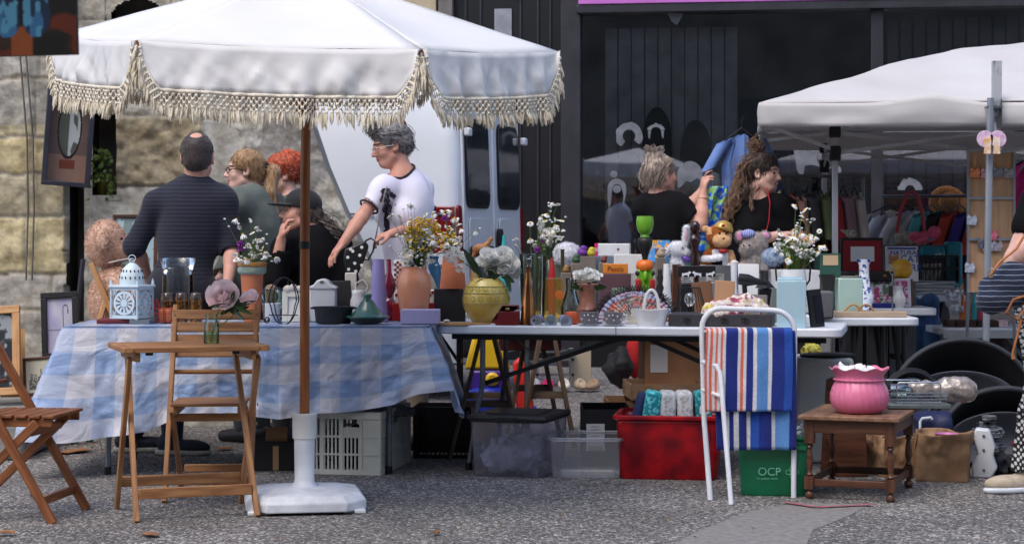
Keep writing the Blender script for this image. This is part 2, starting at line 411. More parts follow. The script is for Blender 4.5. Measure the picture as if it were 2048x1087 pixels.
pp=[(1290,1120),(1400,1060),(1500,1022),(1590,1006),(1740,1008),(1700,1030),(1625,1060),(1600,1120)]
pv=[P(a,b,GD(b))for a,b in pp]
SMOOTH=mat('smooth_concrete',(140,136,133),(112,108,106),ns=28,rough=.85,bump=.6,bs=160,contrast=(.3,.7))
struct('concrete_patch',M().add([(q.x,q.y,.002)for q in pv],[tuple(range(len(pv)))[::-1]]),SMOOTH)
CHALK=mat('pink_chalk',(196,92,104),(120,96,98),ns=60,rough=.9,contrast=(.4,.6))
cm=M()
for(a,b)in(((1568,1006),(1632,1016)),((1632,1016),(1745,1011))):
 p=P(a[0],a[1],GD(a[1]));q=P(b[0],b[1],GD(b[1]));d=(q-p).normalized();nn=Vector((-d.y,d.x,0))*.016
 cm.add([(p+nn).to_tuple()[:2]+(.008,),(p-nn).to_tuple()[:2]+(.008,),(q-nn).to_tuple()[:2]+(.008,),(q+nn).to_tuple()[:2]+(.008,)],[(0,1,2,3)])
struct('chalk_line',cm,CHALK)
# stone wall
WD=12.35
def wall_edge(py):
 pts=[(-400,610),(240,622),(330,652),(420,690),(520,738),(700,790),(900,830)]
 for(a,b),(c,d)in zip(pts,pts[1:]):
  if py<=c:return b+(d-b)*(py-a)/(c-a)
 return pts[-1][1]
def wall_fn(u,v):
 py=-330+v*(852+330);left=-420;px=left+u/.68*(500-left)if u<.68 else 500+(u-.68)/.32*(wall_edge(py)-500)
 return px,py
NU,NV=330,320
def wstyle(px,py):
 """(protrusion, colour) of the wall at a photo point at its plane"""
 j=0;wob=n1(px*.02,py*.02)*14
 if px+wob*.5<141:
  rows=[-300,-190,-80,30,160,277,348,432,545,618,900]
  k=sum(py+wob*.4>r for r in rows);tone=(k*37%5)/5
  jx=55+((k*53)%60)
  dist=min(min(abs(py+wob*.4-r)for r in rows),abs(px-jx)+2)
  if py<250 or k>=9:c=(184,179,170)
  else:c=((204,192,160),(196,182,142),(190,180,154),(208,194,154),(194,188,168))[k%5]
  pro=.13-(.010 if dist<4 else 0)
  if dist<4:c=(168,160,144)
  pro+=n1(px*.03,py*.03,3)*.02+n1(px*.12,py*.12,5)*.005
 else:
  rows=[-250,-120,40,235,372,900]
  k=sum(py+wob*.3>r for r in rows)
  rough=fbm(np.float32(px*.05),np.float32(py*.05),np.float32(1),3)
  if 235<px<405 and 232<py<370:c=(158,146,122);pro=.05+float(rough)*.03
  elif px>400 and py>225 and px-400>0 and px<478+wob:c=(186,183,176);pro=.02
  elif px>=478+wob:c=(188,184,174)if n1(px*.02,py*.015,9)>-.08 else(154,150,145);pro=.04+float(rough)*.02
  elif py>=370:c=(192,188,177);pro=.03+float(rough)*.012
  else:c=(184,178,165);pro=.02+float(rough)*.02
  dist=min(abs(py+wob*.3-r)for r in rows)
  if dist<3 and px<480:c=(150,144,132);pro-=.006
 t=1+n1(px*.045,py*.06,11)*.2+n1(px*.2,py*.2,4)*.16
 return pro,tuple(min(255,max(0,a*t))for a in c)
wm=M();vs=[];cs=[]
for j in range(NV+1):
 for i in range(NU+1):
  px,py=wall_fn(i/NU,j/NV);pro,c=wstyle(px,py)
  vs.append((X(px,WD),WD-pro,Z(py,WD)));cs.append(lin(c))
fs=[]
def hole(px,py):
 if 142<px<171 and 366<py<640:return True
 if 186<px<234 and 226<py<392:return True
 if((px-278)/56)**2+((py-42)/44)**2<1 and py<44:return True
 return False
for j in range(NV):
 for i in range(NU):
  px,py=wall_fn((i+.5)/NU,(j+.5)/NV)
  if hole(px,py):continue
  a=j*(NU+1)+i;fs.append((a,a+NU+1,a+NU+2,a+1))
wm.add(vs,fs,0,None,cs)
STONE=mat('limestone',(250,250,250),(214,210,200),ns=9,rough=.9,bump=.8,bs=52,mode='vcol')
wall=mk('stone_wall',wm,STONE,smooth=180,label='old rough limestone wall with pilaster, niche and sloping buttress behind the stall',cat='wall')
SHADEST=mat('shaded_stone',(96,88,80),(70,64,58),rough=.95,bump=.5,bs=30)  # shade of the wall recesses put into their stone colour
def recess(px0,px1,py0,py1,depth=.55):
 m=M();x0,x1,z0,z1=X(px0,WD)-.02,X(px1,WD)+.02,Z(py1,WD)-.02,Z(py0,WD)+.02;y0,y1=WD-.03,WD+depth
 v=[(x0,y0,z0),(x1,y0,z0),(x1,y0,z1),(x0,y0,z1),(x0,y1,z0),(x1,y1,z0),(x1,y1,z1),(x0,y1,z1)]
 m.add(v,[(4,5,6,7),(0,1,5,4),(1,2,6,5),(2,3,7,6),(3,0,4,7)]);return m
mk('gap',recess(141,172,364,642),SHADEST,wall,smooth=0)
mk('niche',recess(184,238,224,394,.45),SHADEST,wall,smooth=0)
mk('blind_arch',recess(218,336,-8,48,.6),SHADEST,wall,smooth=0)
bk=M();xe=X(622,WD);bk.add([(X(-420,WD),WD+.3,0),(X(780,WD),WD+.3,0),(xe,WD+.3,1.9),(xe,WD+.3,3.7),(X(-420,WD),WD+.3,3.7)],[(0,1,2,3,4)])
for(a,b),(c,d)in zip([(-330,612),(240,622),(330,652),(420,690),(520,738),(700,790)],[(240,622),(330,652),(420,690),(520,738),(700,790),(852,820)]):
 p=(X(b,WD),Z(a,WD));q=(X(d,WD),Z(c,WD))
 bk.add([(p[0],WD-.05,p[1]),(q[0],WD-.05,q[1]),(q[0],WD+.3,q[1]),(p[0],WD+.3,p[1])],[(0,1,2,3)])
mk('wall_core',bk,mat('wall_rubble',(150,146,138),(118,112,104),rough=.9,bump=.5,bs=20),wall,smooth=0)
for k,x in enumerate((60,72)):
 mk('wall_cable',M().tube([P(x-22+k*2,-60,WD-.18),P(x-20,110,WD-.175),P(x-6,280,WD-.17),P(x-4,420,WD-.165),P(x-8,560,WD-.165)],.006,5),mat('cable_sheath',(104,98,90)),wall)
sm=M();sm.box((X(50,10.46)-1.6,11.4,.1),(3.2,1.9,.2),col=None)
mk('stone_step',sm,mat('worn_stone',(150,148,144),(112,110,108),rough=.9,bump=.5,bs=30),bevel=.03,label='low grey stone step at the foot of the wall under the framed pictures',cat='step')
for k,(px,py,s)in enumerate(((150,888,1),(178,884,.8),(128,886,.7),(250,884,.5))):
 D=GD(py);g=M()
 for i in range(26):
  a=random.random()*2*PI;l=(.03+.05*random.random())*s;h=(.02+.06*random.random())*s;c=Vector((math.cos(a),math.sin(a),0))
  t=Vector((-c.y,c.x,0))*.009;g.add([c*l*.2,c*l*.7+t+Vector((0,0,h)),c*l+Vector((0,0,h*.8)),c*l*.7-t+Vector((0,0,h))],[(0,1,2,3)])
 mk('weed',g,LEAF,loc=P(px,py,D),smooth=0,label=['largest green weed at the cloth hem','small weed right of the largest weed','weed nearest the stone step','tiny weed by the table leg'][k],cat='weed',group='weeds along the wall foot')
DL=mat('dead_leaf',(150,104,66),(110,72,44),rough=.9)
for k,(px,py,s,lb)in enumerate(((148,905,.13,'large dry pale leaf lying beside the weeds'),(448,900,.07,'orange dead leaf behind the folding chair legs'),(10,1071,.05,'pale dry leaf at the bottom left corner'),(872,1070,.03,'small brown leaf below the folding table'),(1150,905,.04,'dead leaf on asphalt beside the clear tub'),(300,1072,.06,'twig-like brown leaf in front of the folding table'))):
 px2=px;g=M();pts=[(math.cos(a)*s*(1 if i%2 else.8),math.sin(a)*s*.5,.01+.012*random.random())for i,a in enumerate([2*PI*q/10 for q in range(10)])]
 g.add(pts,[tuple(range(10))]);mk('dead_leaf',g,DL,loc=(X(px2,GD(py)),GD(py),0),rz=random.random()*3,smooth=0,solid=.002,label=lb,cat='leaf')
lt=M()
for i in range(150):
 px,py=(random.uniform(60,620),888+random.expovariate(1/14))if i%3 else(random.uniform(0,2040),random.uniform(930,1085));D=GD(py);r=random.uniform(.006,.016);a=random.random()*6;c=V_=Vector((X(px,D),D,.006))
 u_=Vector((math.cos(a),math.sin(a),.25))*r;w_=Vector((-math.sin(a),math.cos(a),0))*r*.5;lt.add([c-u_,c+w_,c+u_+Vector((0,0,r*.4)),c-w_],[(0,1,2,3)])
mk('leaf_litter',lt,mat('litter_brown',(140,108,76),(92,70,52),ns=40,rough=.9),kind='stuff',smooth=0,label='scattered crumbs of dry leaf over the asphalt',cat='litter')
# shop front, slightly turned
D0=17.89;SL=-.145;CT=math.hypot(1,SL)
def WDp(px):return D0/(1-SL*(px-1024)/F)
shop=thing('shop_front','dark glazed hairdresser shop front with black frames and purple sign band','shop front',(0,D0,0),math.atan(SL))
def U(px):return X(px,WDp(px))*CT
def SZ(py,px=1500):return Z(py,WDp(px))
SHB=mat('shop_black_frame',(50,48,54),(38,37,42),rough=.45);SHD=mat('shop_black_panel',(26,25,27),rough=.35)
def sbox(name,px0,px1,z0,z1,y0,y1,m,parent=shop,bevel=.006,**k):
 u0,u1=U(px0),U(px1);return mk(name,M().box(((u0+u1)/2,(y0+y1)/2,(z0+z1)/2),(u1-u0,y1-y0,z1-z0)),m,parent,bevel=bevel,**k)
HZ=SZ(30,1160)
sbox('stone_pier',300,872,0,4.2,0,.4,mat('beige_plaster',(186,172,144),(160,146,120),rough=.9,bump=.4,bs=12))
sbox('post',878,906,0,4.2,-.04,.2,mat('grey_post',(112,108,104),(90,88,86),rough=.8))
dr=sbox('door',906,1124,.05,4.2,.05,.12,SHD)
mk('notice',M().box((U(1005),.035,SZ(42)),(.16,.01,.30)),mat('faded_notice',(150,152,160),(120,122,130),rough=.7),shop)
for px in(930,960,1040,1075,1100):sbox('door_slat',px-2,px+2,.1,4.1,.03,.05,SHB)
sbox('pillar',1124,1163,0,4.2,-.1,.2,SHB)
sbox('lintel',1156,2500,HZ,HZ+.075,-.14,.2,SHB)
sbox('sign_band',1160,2500,HZ+.078,HZ+.75,-.15,-.10,mat('purple_sign',(196,116,196),(184,104,186),ns=2,rough=.5))
sbox('mullion',1742,1766,.35,HZ,-.06,.1,SHB);sbox('plinth',1163,2500,0,.35,-.08,.2,SHD)
mk('room',M().add([(U(1163),.05,.3),(U(2500),.05,.3),(U(2500),.05,3.3),(U(1163),.05,3.3),(U(1163),1.6,.3),(U(2500),1.6,.3),(U(2500),1.6,3.3),(U(1163),1.6,3.3)],[(4,5,6,7),(0,1,5,4),(1,2,6,5),(2,3,7,6),(3,0,4,7)]),mat('dark_room',(120,117,118),rough=.9),shop,smooth=0)
WG=glass('window_glass',(228,229,233),.085,.02,ior=1.7)
for a,b in((1163,1742),(1766,2450)):
 sbox('window_pane',a,b,.35,HZ,.0,.012,WG,bevel=0)
BL=mat('blind_fabric',(190,185,182),(160,156,154),rough=.9)
bl=M()
for i,px in enumerate(range(1205,1450,27)):
 u=U(px+13);bl.box((u,.22+.015*(i%2),(3.1+.6)/2),(.112,.004,2.5),(0,0,.25))
mk('blind',bl,BL,shop,smooth=0)
bl=M()
for i,px in enumerate(range(1775,2400,27)):bl.box((U(px+13),.22+.02*(i%2),1.9),(.112,.004,2.5),(0,0,.5))
mk('blind',bl,mat('blind_dark',(140,137,136),rough=.9),shop,smooth=0)
AR=mat('arch_shade',(34,32,34),rough=.9)  # dark arched panels painting the shadowed openings inside the shop window
for px,py,wd in((1312,212,30),(1390,238,32),(1258,300,28),(1615,250,34)):
 pl=[(-wd,-260)]+[(wd*math.sin(t)*1.0,70*(math.cos(t))-80)for t in np.linspace(-PI/2,PI/2,13)]+[(wd,-260)]
 s_=WDp(px)/F;mk('arch_shade',M().prism([(a*s_,(b+10)*s_)for a,b in pl],.02,(U(px),.14,SZ(py,px))),AR,shop,smooth=0)
STK=mat('frosted_sticker',(124,127,133),(96,98,104),ns=8,rough=.8)
def sticker(px,py,polys,sc=1.0):
 s_=WDp(px)/F*sc;m=M()
 for pl in polys:m.prism([(a*s_,-b*s_)for a,b in pl],.003,(0,0,0))
 mk('wig_sticker',m,STK,shop,loc=(U(px),-.006,SZ(py,px)),smooth=0)
def arc(r0,r1,a0,a1,n=12,jag=0,sy=1.0):
 o=[((r1+(random.uniform(0,jag)))*math.cos(R(t)),-(r1*sy+random.uniform(0,jag))*math.sin(R(t)))for t in np.linspace(a0,a1,n*2)]
 i=[(r0*math.cos(R(t)),-r0*sy*math.sin(R(t)))for t in np.linspace(a1,a0,n)]
 return o+i
sticker(1258,272,[arc(13,25,-40,235,jag=4)]);sticker(1312,262,[arc(10,16,5,175,jag=4,sy=.8),[(-16,0),(-10,0),(-12,16),(-15,14)],[(10,0),(16,0),(15,16),(12,12)]])
sticker(1234,378,[arc(9,19,10,175,sy=1.1),[(-19,-3),(-9,-3),(-12,28),(-16,40),(-19,20)],[(9,-3),(19,-3),(18,12),(12,38),(13,12)],arc(0,8,0,359,n=8)])
sticker(1228,348,[arc(0,7,0,359,n=8)])
sticker(1380,350,[[(-26,2)]+[(25*math.cos(R(t))*-1,-28*math.sin(R(t)))for t in range(0,181,15)]+[(24,12),(14,6),(2,14),(-8,12),(-16,22),(-24,26)]])
sticker(1612,325,[[(-22,-22),(-4,-26),(18,-10),(26,10),(20,6),(8,4),(-2,6),(-6,30),(-16,14)]],1.1)
sticker(1665,345,[arc(10,17,0,200,jag=3),[(-17,0),(-10,0),(-14,30)]])
sticker(1820,380,[arc(10,22,0,180,jag=4)]);sticker(1352,40,[[(-18,-14),(18,-14),(2,12),(-10,4)]],.9)
ob=thing('opposite_house','grey stone house across the street, seen only mirrored in the shop glass','house',(0,-9,0))
mk('wall',M().box((0,0,5.0),(40,.4,10.0)),mat('house_wall',(112,106,98),(84,80,74),ns=1.2,rough=.9),ob)
for i in range(-6,7):mk('window',M().box((i*2.6+.6,.22,3.4),(1.1,.06,1.7)),mat('house_window',(40,44,50),rough=.1),ob)
# van
vx=math.atan2(.258,-.966)
van=thing('van','white panel van with two rear doors parked behind the stone buttress','van',(-.145+.0,14.92,0),vx)
VW=mat('van_paint',(232,235,240),(222,226,232),ns=1.5,rough=.28,coat=.5,bump=.02,bs=3)
def vsec(z):
 pts=[(.28,.90),(.5,.95),(1.2,.96),(1.34,.95),(1.45,.93),(2.1,.86),(2.28,.80),(2.36,.66),(2.38,.2)]
 for(a,b),(c,d)in zip(pts,pts[1:]):
  if z<=c:return b+(d-b)*(z-a)/(c-a)
 return.2
zs=[.28,.5,.85,1.0,1.2,1.32,1.36,1.40,1.6,1.85,2.1,2.2,2.28,2.33,2.36,2.38]
def vring(z):
 h=vsec(z);lean=max(0,z-1.0)*.035;r=.09;x0=lean;x1=4.9-max(0,z-1.1)*.9-(.2 if z>1.1 else 0);o=[]
 for cx,cy,a0 in((x0+r,-h+r,180),(x1-r*3,-h+r,270),(x1-r*3,h-r,0),(x0+r,h-r,90)):
  for k in range(5):a=R(a0+k*22.5);o.append((cx+r*math.cos(a),cy+r*math.sin(a),z))
 return o
b=M();n=20;vv=[]
for z in zs:vv+=vring(z)
ff=[(i*n+j,i*n+(j+1)%n,(i+1)*n+(j+1)%n,(i+1)*n+j)for i in range(len(zs)-1)for j in range(n)]+[tuple((len(zs)-1)*n+j for j in range(n)),tuple(range(n))[::-1]]
b.add(vv,ff);mk('body',b,VW,van,smooth=30)
TRIM=mat('van_rubber',(24,25,28),rough=.6);VGL=mat('van_window',(30,33,38),(46,50,56),ns=2,rough=.08,coat=.6)
def rlean(z):return max(0,z-1.0)*.035
def rrect(y0,y1,z0,z1,r=.07):
 o=[]
 for cy,cz,a0 in((y1-r,z1-r,0),(y0+r,z1-r,90),(y0+r,z0+r,180),(y1-r,z0+r,270)):
  for k in range(5):a=R(a0+k*22.5);o.append((cy+r*math.cos(a),cz+r*math.sin(a)))
 return o
def rear(name,y0,y1,z0,z1,t,m,r=.07,off=0.0,parent=van,bevel=.008):
 pl=rrect(y0,y1,z0,z1,r);g=M();n=len(pl)
 g.add([(rlean(z)-off,y,z)for y,z in pl]+[(rlean(z)-off-t,y,z)for y,z in pl],[tuple(range(n)),tuple(range(2*n-1,n-1,-1))]+[(i,n+i,n+(i+1)%n,(i+1)%n)for i in range(n)])
 return mk(name,g,m,parent,bevel=bevel,smooth=30)
for s,(a,c)in((1,(.02,.80)),(-1,(-.80,-.02))):
 d=rear('rear_door',a,c,.55,2.14,.02,VW,.05,.004)
 wa,wc=(a+.12,c-.06)if s>0 else(a+.06,c-.12)
 rear('window_seal',wa-.02,wc+.02,1.40,2.06,.008,TRIM,.09,.022,d);rear('rear_window',wa,wc,1.42,2.04,.006,VGL,.08,.031,d)
 rear('door_panel',a+.1,c-.1,.62,1.33,.008,VW,.05,.022,d)
 for z in(.8,1.95):mk('hinge',M().box((-.035,s*.80,z),(.04,.09,.06)),WHITE,van,bevel=.01)
h=rear('handle',-.12,-.02,1.0,1.25,.03,TRIM,.03,.03)
lr=rear('tail_light',.82,.93,1.06,1.42,.02,mat('red_lens',(150,24,28),(120,16,22),rough=.15,coat=.6),.03,-.01)
rear('tail_light',-.93,-.82,1.06,1.42,.02,MATS['red_lens'],.03,-.01);mk('side_lens',M().box((.125,.948,1.24),(.20,.03,.34)),MATS['red_lens'],van,bevel=.01)
rear('bumper',-.92,.92,.32,.56,.07,TRIM,.05,0);rear('plate_recess',.12,.74,.98,1.12,.02,TRIM,.03,.03)
pl=rear('number_plate',.18,.66,.84,.97,.008,mat('plate_blue_grey',(120,130,150),(96,104,122),ns=30),.01,.032)
m=M()
for i in range(9):m.box((-.046,.61-i*.05,.905),(.003,.022,.07))
mk('plate_characters',m,mat('plate_ink',(40,48,76)),van)
mk('side_seam',M().box((2.2,.965,1.355),(4.2,.012,.014)),mat('seam_grey',(112,118,130)),van);mk('side_seam',M().box((2.2,.966,.98),(4.2,.012,.02)),MATS['seam_grey'],van)
for xx in(1.0,4.0):
 for s in(1,-1):
  wh=mk('wheel',M().lathe([(.05,-.1),(.30,-.1),(.33,-.07),(.33,.07),(.30,.1),(.05,.1)],24,(xx,s*.84,.33),rot=(PI/2,0,0)),BLK,van)
  mk('hub_cap',M().lathe([(.01,.0),(.18,.0),(.19,-.015)],20,(xx,s*.95,.33),rot=(PI/2,0,0)),CHROME,wh)
  # pop-up tent on the right
tent=thing('gazebo_tent','white pop-up market tent over the clothes racks','tent',(X(2000,12.9),12.9,0))
TX,TY=X(2000,12.9),12.9;tx0,tx1,ty0,ty1=1.43-TX,5.05-TX,11.3-TY,14.6-TY;TR_=R(-7.5);_q=Matrix.Rotation(TR_,3,'Z')@Vector((tx0,ty0,0));tent.rotation_euler.z=TR_;tent.location=(1.43-_q.x,11.3-_q.y,0);EZ=Z(206,11.3);PZ=Z(88,12.9)
def troof(u,v):
 x=tx0+(tx1-tx0)*u;y=ty0+(ty1-ty0)*v;a=max(abs(2*u-1),abs(2*v-1));b_=math.hypot(2*u-1,2*v-1)/1.414
 h=1-a**1.3;z=EZ+(PZ-EZ)*h;z+=.025*math.sin(a*PI)*n1(u*9,v*9)*2
 if v<.001 or u<.001:z+=0
 return(x,y,z)
TFAB=mat('tent_fabric',(216,213,212),(200,196,193),ns=1.6,rough=.75,bump=.25,bs=8,transl=.18,contrast=(.3,.75))
mk('roof',M().grid(troof,60,48),TFAB,tent,solid=.003,smooth=180)
def tval(u,v):
 per=[(tx0,ty0),(tx1,ty0),(tx1,ty1),(tx0,ty1)];k=int(u*4)%4;f=u*4-int(u*4);a=per[k];c=per[(k+1)%4]
 x=a[0]+(c[0]-a[0])*f;y=a[1]+(c[1]-a[1])*f;nx,ny=((0,-1),(1,0),(0,1),(-1,0))[k]
 drop=.135*v;bul=math.sin(v*PI)*.006+n1(u*70,v*2)*.022*(.3+v)
 kink=.05*math.exp(-((f-.27)/.05)**2)*(1-v)if k==0 else 0
 return(x+nx*bul,y+ny*bul,EZ-drop+kink+.01*math.sin(f*PI)*(-1))
mk('valance',M().grid(tval,240,6,cu=True),TFAB,tent,solid=.003,smooth=180)
px0,px1,py0,py1=X(1665,11.9)-TX-.07,4.75-TX,11.9-TY,14.2-TY
TM=mat('tent_frame',(190,190,194),rough=.4,metal=.3)
for x,y in((px0,py0),(px1,py0),(px0,py1),(px1,py1)):
 mk('post',M().box((x,y,.9),(.036,.036,1.8)),TM,tent,bevel=.004)
 mk('slider',M().box((x,y,1.70),(.07,.07,.09)),BLK,tent,bevel=.01);mk('corner_bracket',M().box((x,y,1.83),(.07,.07,.07)),BLK,tent,bevel=.01)
def truss(a,b_,n):
 a=Vector(a);b_=Vector(b_)
 for i in range(n):
  p=a.lerp(b_,i/n);q=a.lerp(b_,(i+1)/n)
  for z0,z1 in((1.70,1.83),(1.83,1.70)):
   mk('scissor_bar',M().bar((p.x,p.y+(.012 if z0>1.75 else-.012),z0),(q.x,q.y+(.012 if z0>1.75 else-.012),z1),.012,.022),TM,tent)
truss((px0,py0,0),(px1,py0,0),3);truss((px0,py1,0),(px1,py1,0),3);truss((px0,py0,0),(px0,py1,0),2)
for x in(px0,px1):
 mk('eave_strut',M().bar((x,py0,1.72),(x-.42,py0-.35,1.86),.015,.02),TM,tent);mk('eave_strut',M().bar((x,py0+.02,1.83),(x-.42,py0+.4,1.80),.015,.02),TM,tent)
 mk('roof_pole',M().bar((x,py0,1.83),(0,0,PZ-.04),.02,.02),TM,tent)
 # parasol
PD=8.66;par=thing('parasol','large white fringed parasol on a brown pole in a white slab base','parasol',(X(615,PD),PD,0))
pcx,pcy=-.01,0;RP=1.12
APX=Vector((pcx,pcy,Z(-62,PD)))
def pv_(k):
 a=R(k*60);x=RP*math.cos(a);y=RP*math.sin(a);return Vector((pcx+x,y,2.06+.10*y/.97-.032*x))
CAN=mat('canopy_fabric',(240,238,236),(233,232,232),ns=2,rough=.7,transl=.22,bump=.3,bs=7)
cm=M();nseg=18
for k in range(6):
 A,B=pv_(k),pv_(k+1)
 def fn(u,v,A=A,B=B):
  e=A.lerp(B,u);p=APX.lerp(e,v);sag=.022*math.sin(v*PI)*(4*u*(1-u))+.012*math.sin(PI*u)*v
  return(p.x,p.y,p.z-sag+n1(p.x*4,p.y*4,k)*.006*v)
 cm.grid(fn,nseg,12)
mk('canopy',cm,CAN,par,solid=.002,smooth=50)
FR=mat('fringe_cotton',(240,232,214),(218,205,180),ns=40,rough=.9,transl=.15)
KN=mat('macrame_cord',(234,227,212),(212,200,180),ns=60,rough=.9)
def drop(u):e=min(u,1-u);return.187*min(1,max(0,e)/.085)**.5
def vpt(A,B,u,t,k,extra=0):
 p=A.lerp(B,u);d=(B-A).normalized();nrm=Vector((d.y,-d.x,0));
 sag=.012*math.sin(PI*u);dr_=drop(u)
 inward=(.5-u)*2*max(0,1-min(u,1-u)/.09)*.012*t
 w_=(n1(u*14,t*1.5,k*3)*.05+n1(u*34+t*4,t*2,k*5)*.022+n1(u*30-t*7,t*3,k*2)*.018+.008*math.sin(u*40+k))*t*min(1,min(u,1-u)*8)
 q=p+d*inward+nrm*(w_+.015*t);q.z=p.z-sag-dr_*t-extra;return q,nrm,d
for k in range(6):
 A,B=pv_(k),pv_(k+1);g=M();nu=80
 us=[i/nu for i in range(nu+1)]
 g.grid(lambda u,v:vpt(A,B,u,v,k)[0],nu,8)
 mk('valance',g,CAN,par,solid=.002,smooth=180)
 hem=[];N_=72
 for i in range(N_+1):
  u=i/N_;q,nr,d=vpt(A,B,u,1,k);hem.append((q,nr))
 tp=M();tp.grid(lambda u,v:(hem[round(u*N_)][0]+hem[round(u*N_)][1]*.004-Vector((0,0,.014*v-.003))),N_,1)
 mk('fringe_tape',tp,KN,par,solid=.003,smooth=180)
 net=M();
 def hp(t):
  t=min(max(t,0),N_);i=min(int(t),N_-1);f=t-i;return hem[i][0].lerp(hem[i+1][0],f),hem[i][1]
 L=sum((hem[i+1][0]-hem[i][0]).length for i in range(N_));cnt=int(L/.026)
 acc=[0]
 for i in range(N_):acc.append(acc[-1]+(hem[i+1][0]-hem[i][0]).length)
 def at(l):
  i=int(np.searchsorted(acc,l))-1;i=min(max(i,0),N_-1);f=(l-acc[i])/max(1e-6,acc[i+1]-acc[i]);return hem[i][0].lerp(hem[i+1][0],min(1,max(0,f))),hem[i][1]
 rows=3;rz_=.0155
 for r_ in range(rows+1):
  for i in range(cnt):
   l=(i+.5+(.5 if r_%2 else 0))*L/cnt;q,nr=at(min(l,L));c=q-Vector((0,0,.018+r_*rz_))+nr*.004
   net.ell(c,(.0078,.006,.0062),6)
   if r_<rows:
    for s in(-.5,.5):
     l2=l+s*L/cnt;q2,_=at(min(max(l2,0),L));c2=q2-Vector((0,0,.018+(r_+1)*rz_))+nr*.004
     net.tube([c,c2],.0028,3,caps=False)
 mk('macrame_net',net,KN,par,smooth=180)
 ts=M()
 for i in range(cnt*2):
  l=(i+.5)*L/cnt/2+random.uniform(-.004,.004);q,nr=at(min(max(l,0),L));c=q-Vector((0,0,.018+rows*rz_))+nr*.004
  ln=random.uniform(.045,.075);out=nr*random.uniform(-.008,.02);sw=Vector((random.uniform(-.01,.01),random.uniform(-.01,.01),0))
  for s in range(3):
   o2=Vector((random.uniform(-.006,.006),random.uniform(-.006,.006),0));e=c+out+sw+o2-Vector((0,0,ln*random.uniform(.75,1.05)))
   ts.tube([c,(c+e)/2+o2*.6+Vector((random.uniform(-.003,.003),0,0)),e],[.0022,.0045,.0012],4,caps=False)
 mk('tassel_fringe',ts,FR,par,smooth=180)
 tb=M()
 for i in range(26):
  c=A+Vector((random.uniform(-.012,.012),random.uniform(-.015,.015),-.015-random.random()*.13));o2=Vector((A.x,A.y,0)).normalized()*random.uniform(0,.02)
  e=c+o2+Vector((random.uniform(-.012,.012),random.uniform(-.01,.01),-random.uniform(.04,.075)));tb.tube([c,(c+e)/2+o2*.5,e],[.004,.006,.0015],4,caps=False)
  if i%2:tb.ell(c,.0075,6)
 mk('corner_tassel',tb,FR,par,smooth=180)
 mk('rib',M().bar(APX-Vector((0,0,.05)),A-Vector((0,0,.012)),.012,.016),POLEW,par)
 mk('strut',M().bar(Vector((pcx,0,1.78)),APX.lerp(A,.5)-Vector((0,0,.03)),.012,.014),POLEW,par)
mk('runner_hub',M().lathe([(.022,0),(.045,0),(.045,.06),(.022,.06)],20,(pcx*.8,0,1.75)),POLEW,par)
lean=Vector((X(621,PD)-X(611,PD),0,0));bx=X(609,PD)-par.location.x
zc=Z(890,PD)
mk('pole',M().tube([(bx,0,.25),(bx+.5*(pcx-bx),0,1.3),(pcx+.01,0,2.36)],.0215,20),POLEW,par)
zb=Z(490,PD);fx=bx+(pcx-bx)*(zb-.25)/2.1
mk('joint_band',M().lathe([(.0225,-.017),(.0245,-.015),(.0245,.015),(.0225,.017)],20,(fx,0,zb)),BLK,par)
BASE=mat('base_plastic',(224,227,232),(196,198,204),ns=9,rough=.45,bump=.15,bs=25)
mk('tube',M().lathe([(.062,.085),(.060,.10),(.046,.115),(.044,.13),(.046,.30),(.045,.33)],28,(bx,0,0)),BASE,par)
mk('clamp_collar',M().lathe([(.046,.305),(.053,.31),(.054,.335),(.054,.40),(.056,.405),(.056,.418),(.050,.422),(.03,.42)],28,(bx,0,0)),mat('collar_plastic',(214,214,210),(196,196,192),rough=.6,bump=.3,bs=80),par)
def octo(w_,d_,c,z):return[(-w_+c,-d_,z),(w_-c,-d_,z),(w_,-d_+c,z),(w_,d_-c,z),(w_-c,d_,z),(-w_+c,d_,z),(-w_,d_-c,z),(-w_,-d_+c,z)]
g=M();rings=[octo(.262,.255,.09,.012),octo(.262,.255,.09,.052),octo(.235,.228,.085,.082),octo(.16,.16,.06,.088),octo(.13,.13,.05,.096),octo(.08,.08,.03,.098)]
vv=[p for r_ in rings for p in r_]
g.add(vv,[(i*8+j,i*8+(j+1)%8,(i+1)*8+(j+1)%8,(i+1)*8+j)for i in range(5)for j in range(8)]+[tuple(40+j for j in range(8)),tuple(range(8))[::-1]])
for xx in(-.2,.2):g.box((xx,0,.006),(.09,.42,.012))
for s in(-1,1):g.box((s*.23,-.2,.01),(.05,.06,.02));
mk('slab_base',g,BASE,par,bevel=.006,smooth=30,rz=R(9),loc=(bx,0,0))
# people
SKIN=mat('skin',(214,164,144),(200,146,128),ns=14,rough=.5,bump=.1,bs=120,spec=.4,contrast=(.3,.7))
SKIN2=mat('skin_tan',(204,152,132),(188,132,114),ns=14,rough=.5,bump=.1,bs=120,spec=.4)
SKIN3=mat('skin_pale',(226,184,168),(214,166,150),ns=14,rough=.5,bump=.1,bs=120,spec=.4)
EYEM=mat('eye_dark',(46,34,30),rough=.2);LIPM=mat('lips',(170,88,82),rough=.45)
def hairmat(n,c,c2,st=(1,1,.25),ns=80):return mat(n,c,c2,ns=ns,rough=.5,bump=.9,bs=140,stretch=st,sheen=.2,contrast=(.38,.62))
def fabric(n,c,c2=None,**k):
 a=dict(ns=6,rough=.92,bump=.35,bs=30,sheen=.15);a.update(k);return mat(n,c,c2,**a)
def V(*a):return Vector(a)
def emit(sd,prims,inf=0):
 for p in prims:
  if p[0]=='cap':sd.cap(p[1],p[2],p[3]+inf,p[4]+inf,p[5])
  else:sd.ell(p[1],tuple(r+inf for r in p[2]),p[3],mat3=p[4])
